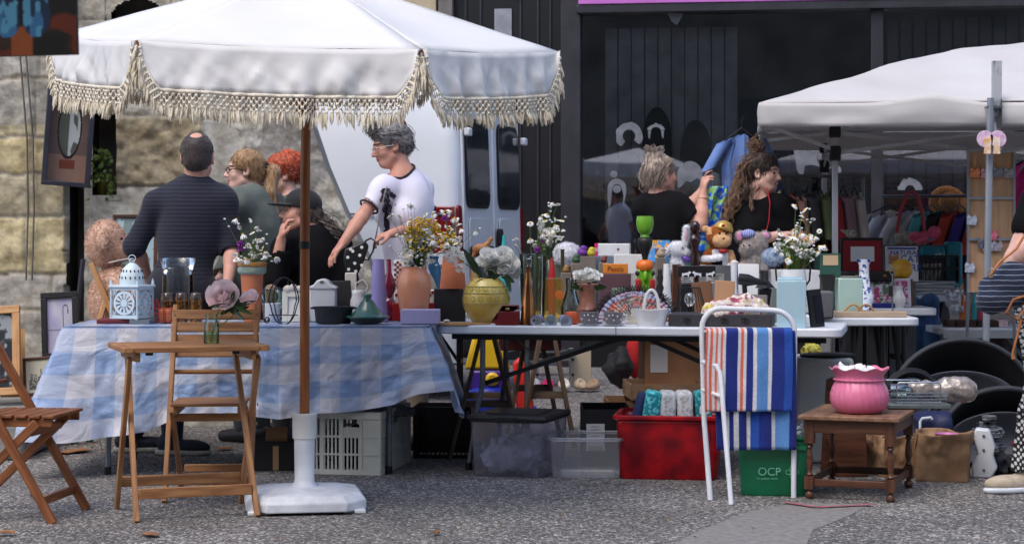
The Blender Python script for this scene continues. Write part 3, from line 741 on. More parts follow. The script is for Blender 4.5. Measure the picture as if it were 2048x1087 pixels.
def headframe(yaw,pitch=0,roll=0):
 return(Matrix.Rotation(PI+R(yaw),3,'Z')@Matrix.Rotation(R(roll),3,'Y')@Matrix.Rotation(-R(pitch),3,'X'))
def bframe(yaw):return Matrix.Rotation(PI+R(yaw),3,'Z')
def head_prims(c,Hm,s=1.0,fem=0):
 c=Vector(c);q=lambda x,y,z:c+Hm@(Vector((x,y,z))*s);H3=np.array(Hm);f=lambda*r:tuple(v*s for v in r)
 pr=[('ell',q(0,-.018,.030),f(.073,.093,.085),.0,H3),('ell',q(0,.025,-.035),f(.057-.003*fem,.062,.076),.03,H3),('ell',q(0,.052,-.088),f(.030-.004*fem,.028,.022),.035,H3),('cap',q(.045,.01,-.06),q(.02,.05,-.09),.022*s,.018*s,.03),('cap',q(-.045,.01,-.06),q(-.02,.05,-.09),.022*s,.018*s,.03),('cap',q(0,.083,.008),q(0,.104,-.028),.0075*s,.0125*s,.012),('ell',q(.011,.09,-.034),f(.009,.011,.008),.006,H3),('ell',q(-.011,.09,-.034),f(.009,.011,.008),.006,H3),('ell',q(0,.070,.026),f(.046,.020,.011),.016,H3),('ell',q(.036,.055,-.028),f(.024,.022,.022),.03,H3),('ell',q(-.036,.055,-.028),f(.024,.022,.022),.03,H3),('ell',q(0,.082,-.055),f(.022,.012,.0065),.008,H3),('ell',q(0,.080,-.066),f(.019,.012,.007),.006,H3)]
 for e in(-1,1):
  pr+=[('ell',q(e*.076,-.012,-.008),f(.009,.020,.032),.008,H3),('ell',q(e*.074,.0,-.03),f(.007,.009,.010),.008,H3)]
 return pr,q
def hand_prims(w_,d,n,curl=.5,s=1.0,spread=.0,side=1):
 """wrist point, finger direction, palm normal; returns capsules for palm, four fingers, thumb"""
 w_=Vector(w_);d=Vector(d).normalized();n=Vector(n);n=(n-d*n.dot(d)).normalized();l=d.cross(n)*side;H3=np.array(Matrix((l,d,n)).transposed())
 pr=[('ell',w_+d*.045*s,(.038*s,.052*s,.017*s),.02,H3)]
 for i,(o,L)in enumerate(((.028,.070),(.010,.078),(-.009,.073),(-.027,.058))):
  b=w_+d*(.083-.006*abs(i-1.2))*s+l*o*s;c1=curl*(.7+.12*i);v1=d*math.cos(c1)+n*math.sin(c1)+l*o*spread;c2=c1+curl*.9;v2=d*math.cos(c2)+n*math.sin(c2)+l*o*spread
  m1=b+v1*L*.52*s;m2=m1+v2*L*.48*s;pr+=[('cap',b-d*.02*s,m1,.0095*s,.0085*s,.004),('cap',m1,m2,.0085*s,.007*s,.002)]
 t0=w_+d*.025*s+l*.026*s;t1=t0+(d*.55+l*.6+n*.35).normalized()*.042*s;t2=t1+(d*.85+l*.1+n*.45).normalized()*.034*s
 pr+=[('cap',t0,t1,.014*s,.0105*s,.01),('cap',t1,t2,.010*s,.008*s,.002)]
 return pr
class Person:
 def __init__(s,label,head,yaw,pitch,byaw,neck,pelvis,sh,arms,group=None,hs=1.0,fem=1,skin=SKIN,roll=0,sw=.18,ww=.135,hw=.17,legs=None,stand=True,feet=None,armr=1.0,chest=.115,h=.006,bust=0,base=None):
  s.head=Vector(head);s.Hm=headframe(yaw,pitch,roll);s.hs=hs;s.B=bframe(byaw);s.skin=skin
  hp,s.q=head_prims(s.head,s.Hm,hs,fem);s.hp=hp
  s.neck=Vector(neck);s.pel=Vector(pelvis);B3=np.array(s.B)
  up=(s.neck-s.pel).normalized();s.up=up;fw=s.B@V(0,1,0);rt=s.B@V(1,0,0);s.fw=fw;s.rt=rt
  L=(s.neck-s.pel).length
  s.np_=[('cap',s.q(0,-.028,-.045),s.neck+up*.01,.050*hs,.058,.03)]
  c1=s.neck-up*L*.30;c2=s.neck-up*L*.62
  s.sh=[Vector(x)for x in sh]if sh else[s.neck-up*.055-rt*sw,s.neck-up*.055+rt*sw]
  s.tor=[('ell',c1-fw*.005,(sw*.86,chest,L*.36),.05,B3),('cap',s.sh[0],s.sh[1],.052,.052,.06),('cap',s.neck-up*.01,s.sh[0].lerp(s.neck,.3),.052,.05,.05),('cap',s.neck-up*.01,s.sh[1].lerp(s.neck,.3),.052,.05,.05),('ell',c2,(ww,chest*.9,L*.3),.07,B3),('ell',s.pel,(hw,chest*1.08,.13),.08,B3)]
  if bust:
   for e in(-1,1):s.tor.append(('ell',c1+rt*e*.075+fw*(chest*.72)-up*.03,(.062*bust,.055*bust,.062*bust),.05,B3))
  s.arms=[];s.hands=[]
  for i,a in enumerate(arms):
   E,W_,hd,pn=[Vector(z)for z in a[1:5]];cu=a[5]
   s.arms.append((s.sh[i],E,W_));s.hands+=hand_prims(W_,hd,pn,cu,.98 if fem else 1.06,side=1 if i else-1)
  s.armr=armr
  s.ap=[]
  for S,E,W_ in s.arms:s.ap+=[('cap',S,E,.050*armr,.040*armr,.03),('cap',E,E.lerp(W_,.35),.041*armr,.040*armr,.02),('cap',E.lerp(W_,.3),W_,.040*armr,.0265,.02)]
  s.legs=[];s.feet=[]
  if stand:
   z0=0.0
   for i,e in enumerate((-1,1)):
    hip=s.pel+rt*e*.09-V(0,0,.06)
    if feet:an=Vector(feet[i][0]);fd=Vector(feet[i][1]).normalized()
    else:an=V(s.pel.x,s.pel.y,.09)+rt*e*.1;fd=fw
    kn=hip.lerp(an,.48)+fw*.03
    s.legs+=[('cap',hip,kn,.085,.058,.05),('cap',kn,kn.lerp(an,.3),.056,.056,.02),('cap',kn.lerp(an,.3),an,.056,.036,.02)]
    s.feet+=[('cap',an-V(0,0,.045)-fd*.03,an-V(0,0,.058)+fd*.13,.036,.026,.03)];s.leg=s.legs
  elif legs:s.legs=legs
  allp=s.hp+s.np_+s.tor+s.ap+s.hands+s.legs+s.feet;pts=[]
  for p in allp:pts+=[p[1]]if p[0]=='ell' else[p[1],p[2]]
  arr=np.array([tuple(p)for p in pts]);s.lo=arr.min(0)-.13;s.hi=arr.max(0)+.13
  s.org=base or V(s.pel.x,s.pel.y,0)
  sd=SD(s.lo,s.hi,h);emit(sd,s.tor+s.legs+s.feet,-.006 if True else 0);emit(sd,s.np_+s.hp+s.ap+s.hands)
  for e in(-1,1):
   sd.ell(s.q(e*.029,.088,.004),tuple(v*hs for v in(.0155,.014,.010)),.006,mat3=np.array(s.Hm),op='s');sd.ell(s.q(e*.029,.070,.003),(.0135*hs,)*3,.002)
   sd.ell(s.q(e*.080,-.006,-.004),tuple(v*hs for v in(.006,.010,.018)),.003,mat3=np.array(s.Hm),op='s')
  def fm(C):
   Hi=np.array(s.Hm).T;l=((C-np.array(s.head))@Hi.T)/hs;o=np.zeros(len(C))
   for e in(-1,1):
    o[(((l[:,0]-e*.029)/.0125)**2+((l[:,2]-.003)/.0065)**2<1)&(l[:,1]>.066)]=1
    o[(np.abs(l[:,0]-e*.030)<.018)&(np.abs(l[:,2]-.024-.004*np.cos((l[:,0]-e*.03)*90))<.0035)&(l[:,1]>.06)]=1
   o[((l[:,0]/.024)**2+((l[:,2]+.060)/.010)**2<1)&(l[:,1]>.076)]=2
   return o
  s.shoe=s.feet
  s.o=sd.make('person',[skin,EYEM,LIPM],org=s.org,facemat=fm,loc=s.org,label=label,cat='person',group=group)
  if stand and not feet:
   for p in s.feet:
    s2=SD(np.minimum(p[1],p[2])-.08,np.maximum(p[1],p[2])+.08,.008);emit(s2,[p],.012);s2.cut((0,0,.004),(0,0,-1));s2.make('shoe',mat('dark_shoe',(40,36,36),rough=.5),s.o,org=s.org)
 def garment(s,name,prims,inf,m,cuts=(),h=.007,fold=.009,freq=9,st=(1,1,.45),subs=(),facemat=None,extra=None,parent=None,colf=None):
  pts=[]
  for p in prims:pts+=[p[1]]if p[0]=='ell' else[p[1],p[2]]
  lo_,hi_=None,None
  if extra:
   for p in s.tor:pts+=[p[1]]if p[0]=='ell' else[p[1],p[2]]
  arr=np.array([tuple(p)for p in pts]);rr=max((max(p[2])if p[0]=='ell' else max(p[3],p[4]))for p in(prims+(s.tor if extra else[])))+inf+.03
  sd=SD(arr.min(0)-rr,arr.max(0)+rr,h);emit(sd,prims,inf)
  if extra:extra(sd)
  if fold:sd.noise(fold,freq,st=st)
  for q in subs:sd.ell(*q,op='s')if len(q)>1 else None
  for p,n in cuts:sd.cut(p,n)
  return sd.make(name,m,s.o,org=s.org,facemat=facemat,colf=colf)
 def sleeve(s,i,f,inf=0):
  """arm prims up to fraction f (0..2: 1=elbow, 2=wrist)"""
  S,E,W_=s.arms[i];a=s.armr
  if f<=1:return[('cap',S,S.lerp(E,f),.052*a,(.052-.006*f)*a,.03)]
  return[('cap',S,E,.052*a,.044*a,.03),('cap',E,E.lerp(W_,f-1),.044*a,(.042-.010*(f-1))*a,.03)]
 def top(s,name,m,inf=.012,sl=.55,low=.08,neckr=.07,neckf=.02,**k):
  cuts=[(s.pel-s.up*low,-s.up)];pr=s.sleeve(0,sl)+s.sleeve(1,sl)
  sd_sub=[(s.neck+s.up*.055+s.fw*neckf,(neckr,neckr,neckr),.01)]
  def ex(sd):
   for i in(0,1):
    S,E,W_=s.arms[i]
    if sl<=1:p=S.lerp(E,sl);n=(E-S).normalized()
    else:p=E.lerp(W_,sl-1);n=(W_-E).normalized()
    sd.cap(p+n*.035,p+n*.12,.065,.065,.0,op='s')
   emit(sd,s.tor,inf)
   for c in sd_sub:sd.ell(c[0],c[1],.012,op='s')
  return s.garment(name,pr,inf,m,cuts,extra=ex,**k)
 def trousers(s,m,inf=.014,**k):
  pr=[('ell',s.pel,s.tor[5][2],.05,s.tor[5][4])]+s.legs;return s.garment('trousers',pr,inf,m,[],**k)
 def hair(s,m,prims,h=.005,noise=(.006,45),cuts=(),subs=(),name='hair',st=(1,1,.35),fz=.026):
  """prims in head-local units: (x,y,z,(rx,ry,rz),k); subs the same"""
  sd=SD(np.array(s.head)-.45,np.array(s.head)+.3,h)if False else None
  P_=[s.q(*p[:3])for p in prims];arr=np.array([tuple(p)for p in P_]);rr=max(max(p[3])for p in prims)*s.hs+.02
  sd=SD(arr.min(0)-rr,arr.max(0)+rr,h);H3=np.array(s.Hm)
  for p,c in zip(prims,P_):sd.ell(c,tuple(v*s.hs for v in p[3]),p[4]if len(p)>4 else.03,mat3=H3)
  for p in subs:sd.ell(s.q(*p[:3]),tuple(v*s.hs for v in p[3]),.01,mat3=H3,op='s')
  for p,n in cuts:sd.cut(s.q(*p),s.Hm@Vector(n))
  if noise:sd.noise(noise[0],noise[1],st=st)
  o=sd.make(name,m,s.o,org=s.org);fuzz(o,5000,fz,m,down=.9,out=.22,w=.0009,name='loose_hair');return o
 def strands(s,m,paths,n,r=.0022,spread=.02,curl=0,name='hair_strands'):
  """paths: list of world polylines; n strands around each, jittered"""
  g=M()
  for pa in paths:
   pa=[Vector(p)for p in pa]
   for i in range(n):
    o=Vector([random.gauss(0,1)for _ in range(3)])*spread*.5;ph=random.random()*6;fr=random.uniform(.8,1.3);pts=[]
    K=4*(len(pa)-1)if not curl else 9*(len(pa)-1)
    for j in range(K+1):
     t=j/K*(len(pa)-1);a=min(int(t),len(pa)-2);f=t-a;p=pa[a].lerp(pa[a+1],f*f*(3-2*f)*.5+f*.5)+o*(.35+.65*math.sin(min(1,t/len(pa)*1.4)*PI*.7+.3))
     if curl:p=p+V(math.cos(t*7*fr+ph),math.sin(t*7*fr+ph),0)*curl
     pts.append(p-s.org)
    g.tube(pts,[r]*(K)+[r*.3],3,caps=False)
  return mk(name,g,m,s.o,smooth=180)
 def glasses(s,m,r=.022,rim=.0018):
  g=M()
  for e in(-1,1):
   c=[s.q(e*.030+r*1.05*math.cos(a),.100-abs(e*.030+r*math.cos(a))*.25,.0+r*.78*math.sin(a))-s.org for a in[2*PI*i/16 for i in range(16)]]
   g.tube(c,rim,5,closed=True);g.tube([s.q(e*.052,.088,.006)-s.org,s.q(e*.076,.04,.004)-s.org,s.q(e*.080,-.01,-.004)-s.org],rim,5)
  g.tube([s.q(-.008,.102,.004)-s.org,s.q(0,.106,.008)-s.org,s.q(.008,.102,.004)-s.org],rim,5)
  return mk('glasses',g,m,s.o)
 def strip(s,name,pts,w_,m,t=.004):
  return mk(name,M().tube([Vector(p)-s.org for p in pts],w_,8,flat=.35),m,s.o)
FEM=[(0,-.025,.038,(.084,.100,.090))]
DK=lambda a:a
DM=10.9
man=Person('balding man seen from behind in a navy faintly striped sweater with pushed-up sleeves',P(395,313,DM),182,6,178,P(392,368,DM),V(X(362,DM),DM,.93),[P(313,407,DM),P(446,402,DM)],[(0,P(270,492,DM+.02),P(298,560,DM+.16),(.4,1,-.6),(0,0,-1),.5),(0,P(466,492,DM),P(455,570,DM-.12),(-.3,-.4,-1),(-1,0,0),.7)],fem=0,hs=1.13,skin=SKIN,sw=.185,ww=.15,hw=.17,chest=.13,feet=[(V(X(345,10.72),10.72,.09),(1,-.15,0)),(V(X(262,10.85),10.85,.09),(1,.1,0))],armr=1.05)
def stripes(name,base,line,freq,rough=.95,w_=.16,axis='Z'):
 m=mat(name,base,None,ns=6,rough=rough,bump=.4,bs=60,sheen=.1);n=m.node_tree;N=n.nodes;L=n.links;b=N['Principled BSDF']
 tc=N.new('ShaderNodeTexCoord');wv=N.new('ShaderNodeTexWave');wv.bands_direction=axis;wv.inputs['Scale'].default_value=freq;wv.inputs['Distortion'].default_value=1.2;wv.inputs['Detail'].default_value=2;wv.inputs['Detail Scale'].default_value=1.5
 L.new(tc.outputs['Object'],wv.inputs[0]);mr=N.new('ShaderNodeMapRange');L.new(wv.outputs[1],mr.inputs[0]);mr.inputs[1].default_value=1-w_;mr.inputs[2].default_value=1
 old=b.inputs['Base Color'].links[0].from_socket;mx=N.new('ShaderNodeMix');mx.data_type='RGBA';L.new(mr.outputs[0],mx.inputs[0]);L.new(old,mx.inputs[6]);mx.inputs[7].default_value=lin(line)
 L.new(mx.outputs[2],b.inputs['Base Color']);return m
SWEAT=stripes('navy_striped_knit',(32,34,47),(56,60,75),14,w_=.12)
man.top('sweater',SWEAT,inf=.015,sl=1.12,low=.1,neckr=.062,neckf=0,fold=.014,freq=8)
mk('undershirt_collar',M().tube([man.neck-man.org+V(math.cos(a)*.070,math.sin(a)*.062,.022+.012*math.sin(a))for a in[2*PI*i/18 for i in range(18)]],.010,6,closed=True),fabric('blue_collar',(62,92,140)),man.o)
man.trousers(fabric('dark_navy_trousers',(36,38,50)),inf=.02,fold=.014)
man.hair(hairmat('short_dark_hair',(66,52,48),(44,34,32),st=(1,1,1),ns=160),[(0,-.024,.030,(.079,.096,.088)),(0,-.05,-.03,(.062,.062,.055),.03)],fz=.008,subs=[(0,-.085,.122,(.043,.043,.044)),(0,.12,.03,(.1,.075,.12)),(.085,.01,-.02,(.022,.03,.036)),(-.085,.01,-.02,(.022,.03,.036))],noise=(.002,90))
def shoe(o,an,fd,org,m,sole,L=.29,lbl='shoe'):
 fd=Vector(fd).normalized();sd_=V(-fd.y,fd.x,0);g=SD(np.array(an)-.32,np.array(an)+.32,.007);a=V(an[0],an[1],0)
 B3=np.array(Matrix((sd_,fd,V(0,0,1))).transposed())
 g.ell(a+fd*.10+V(0,0,.045),(.045,.115,.042),.02,mat3=B3);g.ell(a-fd*.03+V(0,0,.06),(.04,.06,.055),.04,mat3=B3);g.cap(a+fd*.01+V(0,0,.07),a-fd*.01+V(0,0,.11),.042,.045,.03)
 g.cut(a+V(0,0,.018),(0,0,-1));g.cut(a+V(0,0,.125),(0,0,1))
 s_=g.make(lbl,m,o,org=org)
 so=SD(np.array(an)-.32,np.array(an)+.32,.006);so.ell(a+fd*.095+V(0,0,.018),(.048,.125,.03),.02,mat3=B3);so.ell(a-fd*.04+V(0,0,.018),(.042,.06,.03),.05,mat3=B3);so.cut(a+V(0,0,.003),(0,0,-1));so.cut(a+V(0,0,.030),(0,0,1))
 k=so.make('sole',sole,s_,org=org);return s_
SOLE=mat('cream_sole',(206,200,184),(170,164,150),ns=20,rough=.8)
SNK=mat('navy_sneaker',(42,46,60),(30,32,42),ns=30,rough=.7,bump=.2)
for an,fd in((V(X(345,10.72),10.72,0),(1,-.15,0)),(V(X(262,10.85),10.85,0),(1,.1,0))):
 k=shoe(man.o,an,fd,man.org,SNK,SOLE);fdv=Vector(fd).normalized()
 g=M();s_=V(-fdv.y,fdv.x,0)
 for i in range(4):
  c=an+fdv*(.055+i*.022)+V(0,0,.088-.009*i)-man.org;g.tube([c-s_*.03-V(0,0,.012),c,c+s_*.03-V(0,0,.012)],.003,4)
 mk('laces',g,PAPER,k)
 g=M()
 for i in range(2):c=an+fdv*(.02+i*.018)-man.org;g.tube([c-s_*.044+V(0,0,.035),c-s_*.040+V(0,0,.075)-fdv*.01],.004,4)
 mk('side_stripes',g,mat('stripe_rust',(150,70,60)),k)
D2=11.45
bl_=Person('blond woman in grey-green jacket with long ponytail and dark glasses, in profile',P(487,340,D2),-78,2,-118,P(508,392,D2),V(X(505,D2),D2,.92),None,[(0,V(X(470,D2),D2-.1,1.08),V(X(450,D2),D2-.2,.95),(-1,0,-.2),(0,0,-1),.4),(0,V(X(545,D2),D2+.15,1.05),V(X(500,D2),D2+.3,.98),(-1,0,0),(0,0,-1),.4)],skin=SKIN3,sw=.17)
JK=fabric('grey_green_jacket',(104,112,104),(84,92,86),bump=.5);bl_.top('jacket',JK,inf=.028,sl=1.85,low=.22,neckr=.055,fold=.022,freq=9,st=(1,1,.8))
mk('collar',M().tube([bl_.neck-bl_.org+V(math.cos(a)*.078,math.sin(a)*.072,.012)for a in[2*PI*i/18 for i in range(18)]],.020,8,closed=True),JK,bl_.o)
bl_.trousers(fabric('grey_trousers',(70,72,78)))
HB=hairmat('blond_hair',(178,142,100),(132,98,66));bl_.hair(HB,[(0,-.024,.036,(.082,.102,.090)),(0,-.06,-.01,(.070,.062,.070),.03)],subs=[(0,.135,.0,(.12,.085,.105)),(.086,.02,-.05,(.03,.045,.05)),(-.086,.02,-.05,(.03,.045,.05))],noise=(.004,50))
tie=bl_.q(0,-.125,.015);mk('hair_tie',M().ell(tie-bl_.org,(.032,.032,.036),12),mat('black_scrunchie',(22,20,22),rough=1,bump=.8),bl_.o)
pt=[tie,tie+V(.055,0,-.03),P(538,385,D2),P(546,425,D2),P(548,452,D2)]
sd=SD(np.array(P(500,470,D2))-.1,np.array(P(560,320,D2))+.1,.006)
for(a,ra),(b,rb)in zip(zip(pt,(.02,.036,.040,.030,.012)),list(zip(pt,(.02,.036,.040,.030,.012)))[1:]):sd.cap(a,b,ra,rb,.02)
sd.noise(.008,40,st=(1,1,.2));sd.make('ponytail',HB,bl_.o,org=bl_.org);bl_.strands(HB,[pt],70,spread=.055,r=.0018)
bl_.glasses(mat('dark_frame',(34,30,34),rough=.3),rim=.0028)
D3=11.8
rh=Person('red-haired woman with red glasses standing behind the woman in a cap',P(562,348,D3),-72,4,-80,P(582,405,D3),V(X(592,D3),D3,.9),None,[(0,V(X(560,D3),D3-.2,1.1),V(X(540,D3),D3-.2,1.0),(-1,0,0),(0,0,-1),.4),(0,V(X(590,D3),D3+.2,1.1),V(X(550,D3),D3+.2,1.0),(-1,0,0),(0,0,-1),.4)],skin=SKIN3,sw=.165)
rh.top('blouse',fabric('olive_blouse',(98,96,60)),inf=.018,sl=1.5);rh.trousers(fabric('brown_trousers',(80,66,56)))
HR=hairmat('red_hair',(198,84,34),(136,48,20),st=(1,1,.5));rh.hair(HR,[(0,-.028,.045,(.092,.108,.098)),(0,-.085,.055,(.082,.075,.085),.03),(0,.055,.062,(.055,.04,.03),.02)],subs=[(0,.135,-.02,(.12,.070,.10))],noise=(.02,22),st=(1,1,1))
pth=[]
for i in range(30):
 a=random.uniform(0,2*PI);b_=random.uniform(-.3,1.2);d=V(math.cos(a)*math.cos(b_)*.09,-abs(math.sin(a)*math.cos(b_))*.10-.02,math.sin(b_)*.10+.03)
 pth.append([rh.q(*(d*.7)),rh.q(*(d*1.0)),rh.q(*(d*1.12+V(0,-.01,-.03))),rh.q(*(d*1.12+V(0,-.02,-.07)))])
rh.strands(HR,pth,7,spread=.03,curl=.006);rh.glasses(mat('red_frame',(196,50,52),rough=.3),rim=.0026)
D4=10.95
st=Person('woman in black cap and black long-sleeved top holding her hand to her mouth',P(598,424,D4),-70,-4,-125,P(628,472,D4),V(X(640,D4),D4+.05,.64),[P(575,496,D4-.06),P(672,492,D4+.08)],[(0,P(548,560,D4-.2),P(562,480,D4-.22),(.12,.1,1),(.9,.3,0),.75),(0,P(690,560,D4),P(650,610,D4-.1),(-1,0,-.2),(0,0,-1),.4)],skin=SKIN2,sw=.18,stand=False,ww=.15,chest=.13,legs=[('cap',V(X(620,D4),D4,.60),V(X(540,D4),D4+.35,.58),.085,.06,.05),('cap',V(X(540,D4),D4+.35,.58),V(X(545,D4),D4+.4,.1),.055,.038,.03),('cap',V(X(655,D4),D4+.1,.60),V(X(600,D4),D4+.5,.58),.085,.06,.05),('cap',V(X(600,D4),D4+.5,.58),V(X(605,D4),D4+.55,.1),.055,.038,.03)])
BK=fabric('black_jersey',(22,21,24),(15,15,17),sheen=0,spec=.15);st.top('black_top',BK,inf=.022,sl=1.7,low=.1,neckr=.066,fold=.02,freq=8)
st.garment('trousers',[('ell',st.pel,(.175,.14,.12),.05,st.tor[5][4])]+st.legs,.016,fabric('charcoal_trousers',(50,50,56)))
HG=hairmat('grey_brown_hair',(120,106,98),(70,58,52));st.hair(HG,[(0,-.035,.015,(.080,.092,.08)),(0,-.09,-.035,(.05,.045,.045),.03)],subs=[(0,.12,-.02,(.12,.080,.11))])
cp=SD(np.array(st.head)-.2,np.array(st.head)+.22,.005);H3=np.array(st.Hm)
cp.ell(st.q(0,-.022,.046),(.089,.108,.092),.0,mat3=H3);cp.cut(st.q(0,0,.022),st.Hm@V(0,.12,-1));cp.ell(st.q(0,.10,.034),(.068,.085,.010),.012,mat3=H3);cp.ell(st.q(0,-.02,.138),(.012,.012,.008),.005,mat3=H3)
cp.make('baseball_cap',fabric('black_cap',(26,26,29),(18,18,20),rough=.8),st.o,org=st.org)
tie=st.q(0,-.115,-.01);pt=[tie,P(648,448,D4),P(662,462,D4),P(672,474,D4)];st.strands(HG,[pt,[p+V(0,.02,-.01)for p in pt]],60,spread=.06,curl=.009)
stool=thing('stool','plain wooden stool under the woman in the black cap','stool',(st.pel.x,st.pel.y,0))
mk('seat',M().lathe([(.01,.49),(.17,.49),(.175,.5),(.17,.52),(.01,.52)],24),WOODD,stool)
for a in range(4):c=(math.cos(a*PI/2+.7),math.sin(a*PI/2+.7));mk('leg',M().tube([(c[0]*.12,c[1]*.12,.49),(c[0]*.17,c[1]*.17,0)],.016),WOODD,stool)
D5=11.05
wt=Person('grey-haired woman in glasses and white T-shirt with black trim reaching over the table',P(779,291,D5),-72,16,-42,P(806,349,D5),V(X(815,D5),D5+.03,.90),[P(762,379,D5-.11),P(842,377,D5+.10)],[(0,P(722,436,D5-.2),P(686,486,D5-.30),(-.6,-.3,-.7),(0,0,-1),.4),(0,P(858,448,D5-.02),P(786,466,D5-.30),(-1,-.1,-.25),(0,.2,-1),.75)],skin=SKIN2,sw=.18,bust=.85,armr=.9,hs=1.02,chest=.115)
WT=fabric('white_cotton',(228,226,238),(212,208,228),ns=3)
TR=fabric('black_trim',(24,24,28))
tee=wt.top('t_shirt',WT,inf=.011,sl=.58,low=.09,neckr=.098,neckf=.045,fold=.014,freq=9)
ncen=wt.neck+wt.up*.055+wt.fw*.045
def ring_on(obj,org,cen,axis,rad,n=28,r=.008):
 """ring of radius rad round cen dropped along axis onto obj's surface"""
 from mathutils.bvhtree import BVHTree
 me=obj.data;bv=BVHTree.FromPolygons([v.co.copy()for v in me.vertices],[tuple(p.vertices)for p in me.polygons]);ax=Vector(axis).normalized();u=ax.orthogonal().normalized();w_=ax.cross(u);out=[]
 for i in range(n):
  a=2*PI*i/n;p=Vector(cen)-org+(u*math.cos(a)+w_*math.sin(a))*rad;h=bv.find_nearest(p)
  out.append(h[0]if h[0]is not None else p)
 return out
ax5=(wt.up+wt.fw*.55).normalized();cc=ncen-ax5*.035
mk('neck_trim',M().tube(ring_on(tee,wt.org,cc,ax5,.092),.0085,6,closed=True),TR,wt.o)
for i in(0,1):
 S,E,W_=wt.arms[i];p=S.lerp(E,.60);n=(E-S).normalized();u=n.orthogonal().normalized();v_=n.cross(u)
 mk('sleeve_trim',M().tube([p-wt.org+(u*math.cos(a)+v_*math.sin(a))*.0555 for a in[2*PI*j/20 for j in range(20)]],.006,6,closed=True),TR,wt.o)
wt.trousers(fabric('beige_trousers',(160,146,128)))
from mathutils.bvhtree import BVHTree
def decal(obj,org,px0,px1,py0,py1,D,inside,m,name,parent,n=26,off=.003,colf=None):
 me=obj.data;bv=BVHTree.FromPolygons([v.co.copy()for v in me.vertices],[tuple(p.vertices)for p in me.polygons]);g=M();idx={};vs=[];fs=[];cs=[]
 for j in range(n+1):
  for i in range(n+1):
   a=px0+(px1-px0)*i/n;b_=py0+(py1-py0)*j/n;t=P(a,b_,D);o_=Vector((t.x*.6,D-3,H+(t.z-H)*.6))if False else t-V(0,1.0,0)
   h=bv.ray_cast(o_-org,V(0,1,0),3)
   if h[0]is not None:idx[(i,j)]=len(vs);vs.append(h[0]+h[1]*off*(1 if h[1].y<0 else-1));cs.append(lin(colf(i/n,j/n))if colf else(1,1,1,1))
 for j in range(n):
  for i in range(n):
   q=[(i,j),(i,j+1),(i+1,j+1),(i+1,j)]
   if all(k in idx for k in q)and inside((i+.5)/n,(j+.5)/n):fs.append(tuple(idx[k]for k in q))
 if fs:g.add(vs,fs,0,None,cs if colf else None);return mk(name,g,m,parent,smooth=180)
def pr_in(u,v):
 w_=.42*(1-v)**.7*(.4+.6*min(1,v*6))if v<.75 else.16
 c=.5+.06*math.sin(v*5);return abs(u-c+.08*math.sin(v*30)*(v<.6))<w_ and n1(u*6,v*9,3)>-.25
def pr_col(u,v):
 t=n1(u*9,v*12,7);return(44,40,52)if t<.12 else((120,112,130)if v<.6 else(60,50,60))
decal(tee,wt.org,758,796,378,466,D5,pr_in,mat('shirt_print',(255,255,255),(235,235,235),mode='vcol',rough=.9),'chest_print',wt.o,colf=pr_col)
HW=hairmat('grey_hair',(136,132,132),(78,74,76),st=(.5,.5,.5));wt.hair(HW,[(0,-.026,.040,(.084,.104,.092)),(0,-.07,-.005,(.072,.064,.075),.03),(0,.045,.098,(.055,.05,.034),.03),(0,-.06,.105,(.035,.04,.032),.03)],subs=[(0,.140,-.015,(.12,.085,.110)),(.086,.015,-.04,(.026,.034,.05)),(-.086,.015,-.04,(.026,.034,.05))],noise=(.007,38),st=(1,1,1),fz=.016)
wt.strands(hairmat('dark_grey_hair',(88,82,82),(50,46,48)),[[wt.q(x,.0,.11),wt.q(x*1.2,.05,.13),wt.q(x*1.2,.09,.115),wt.q(x,.10,.095)]for x in(-.03,0,.03)],22,spread=.03)
wt.strands(HW,[[wt.q(e*.06,.05,.07),wt.q(e*.082,-.03,.05),wt.q(e*.05,-.11,.0),wt.q(0,-.13,-.05)]for e in(-1,1)]+[[wt.q(0,-.06,.10),wt.q(.02,-.11,.08),wt.q(.0,-.135,.02)]],26,spread=.035)
mk('hair_clip',M().ell(wt.q(0,-.105,.075)-wt.org,(.02,.028,.045),12),mat('maroon_clip',(110,32,40),rough=.3),wt.o)
wt.glasses(mat('light_frame',(206,196,190),rough=.3),rim=.0022)
S0=P(770,360,D5-.14);wt.strip('bag_strap',[P(783,352,D5-.1),P(770,384,D5-.19),P(760,430,D5-.20),P(748,492,D5-.17)],.007,fabric('beige_strap',(176,168,158)))
D6=12.1
bt=Person('woman with messy silver-blond bun in black T-shirt handling a blue dress',P(1323,347,D6),118,2,150,P(1316,398,D6),V(X(1330,D6),D6,.9),[P(1292,418,D6+.0),P(1358,416,D6-.05)],[(0,P(1372,425,D6+.15),P(1404,382,D6+.18),(.1,0,1),(1,0,0),.6),(0,P(1400,447,D6-.12),P(1407,388,D6-.08),(.05,.1,1),(1,.3,0),.8)],skin=SKIN,sw=.17,ww=.15,armr=1.15)
bt.sh[0]=P(1300,416,D6+.1)
bt.top('t_shirt',BK,inf=.017,sl=.62,low=.1,neckr=.08,neckf=0,fold=.014);bt.trousers(fabric('black_trousers',(32,32,36)))
HS=hairmat('silver_blond_hair',(184,168,152),(112,92,78));bt.hair(HS,[(0,-.026,.038,(.084,.102,.090)),(0,-.06,-.015,(.070,.062,.075),.03),(0,-.06,.115,(.05,.05,.04),.03)],subs=[(0,.13,-.01,(.12,.075,.11)),(.086,.015,-.03,(.024,.03,.04)),(-.086,.015,-.03,(.024,.03,.04))],noise=(.010,34),st=(1,1,1),fz=.013)
pth=[]
for i in range(14):a=i*2*PI/14;c=bt.q(0,-.06,.115);pth.append([c,c+V(math.cos(a)*.04,math.sin(a)*.04,.02),c+V(math.cos(a+.8)*.055,math.sin(a+.8)*.055,.035+random.random()*.02)])
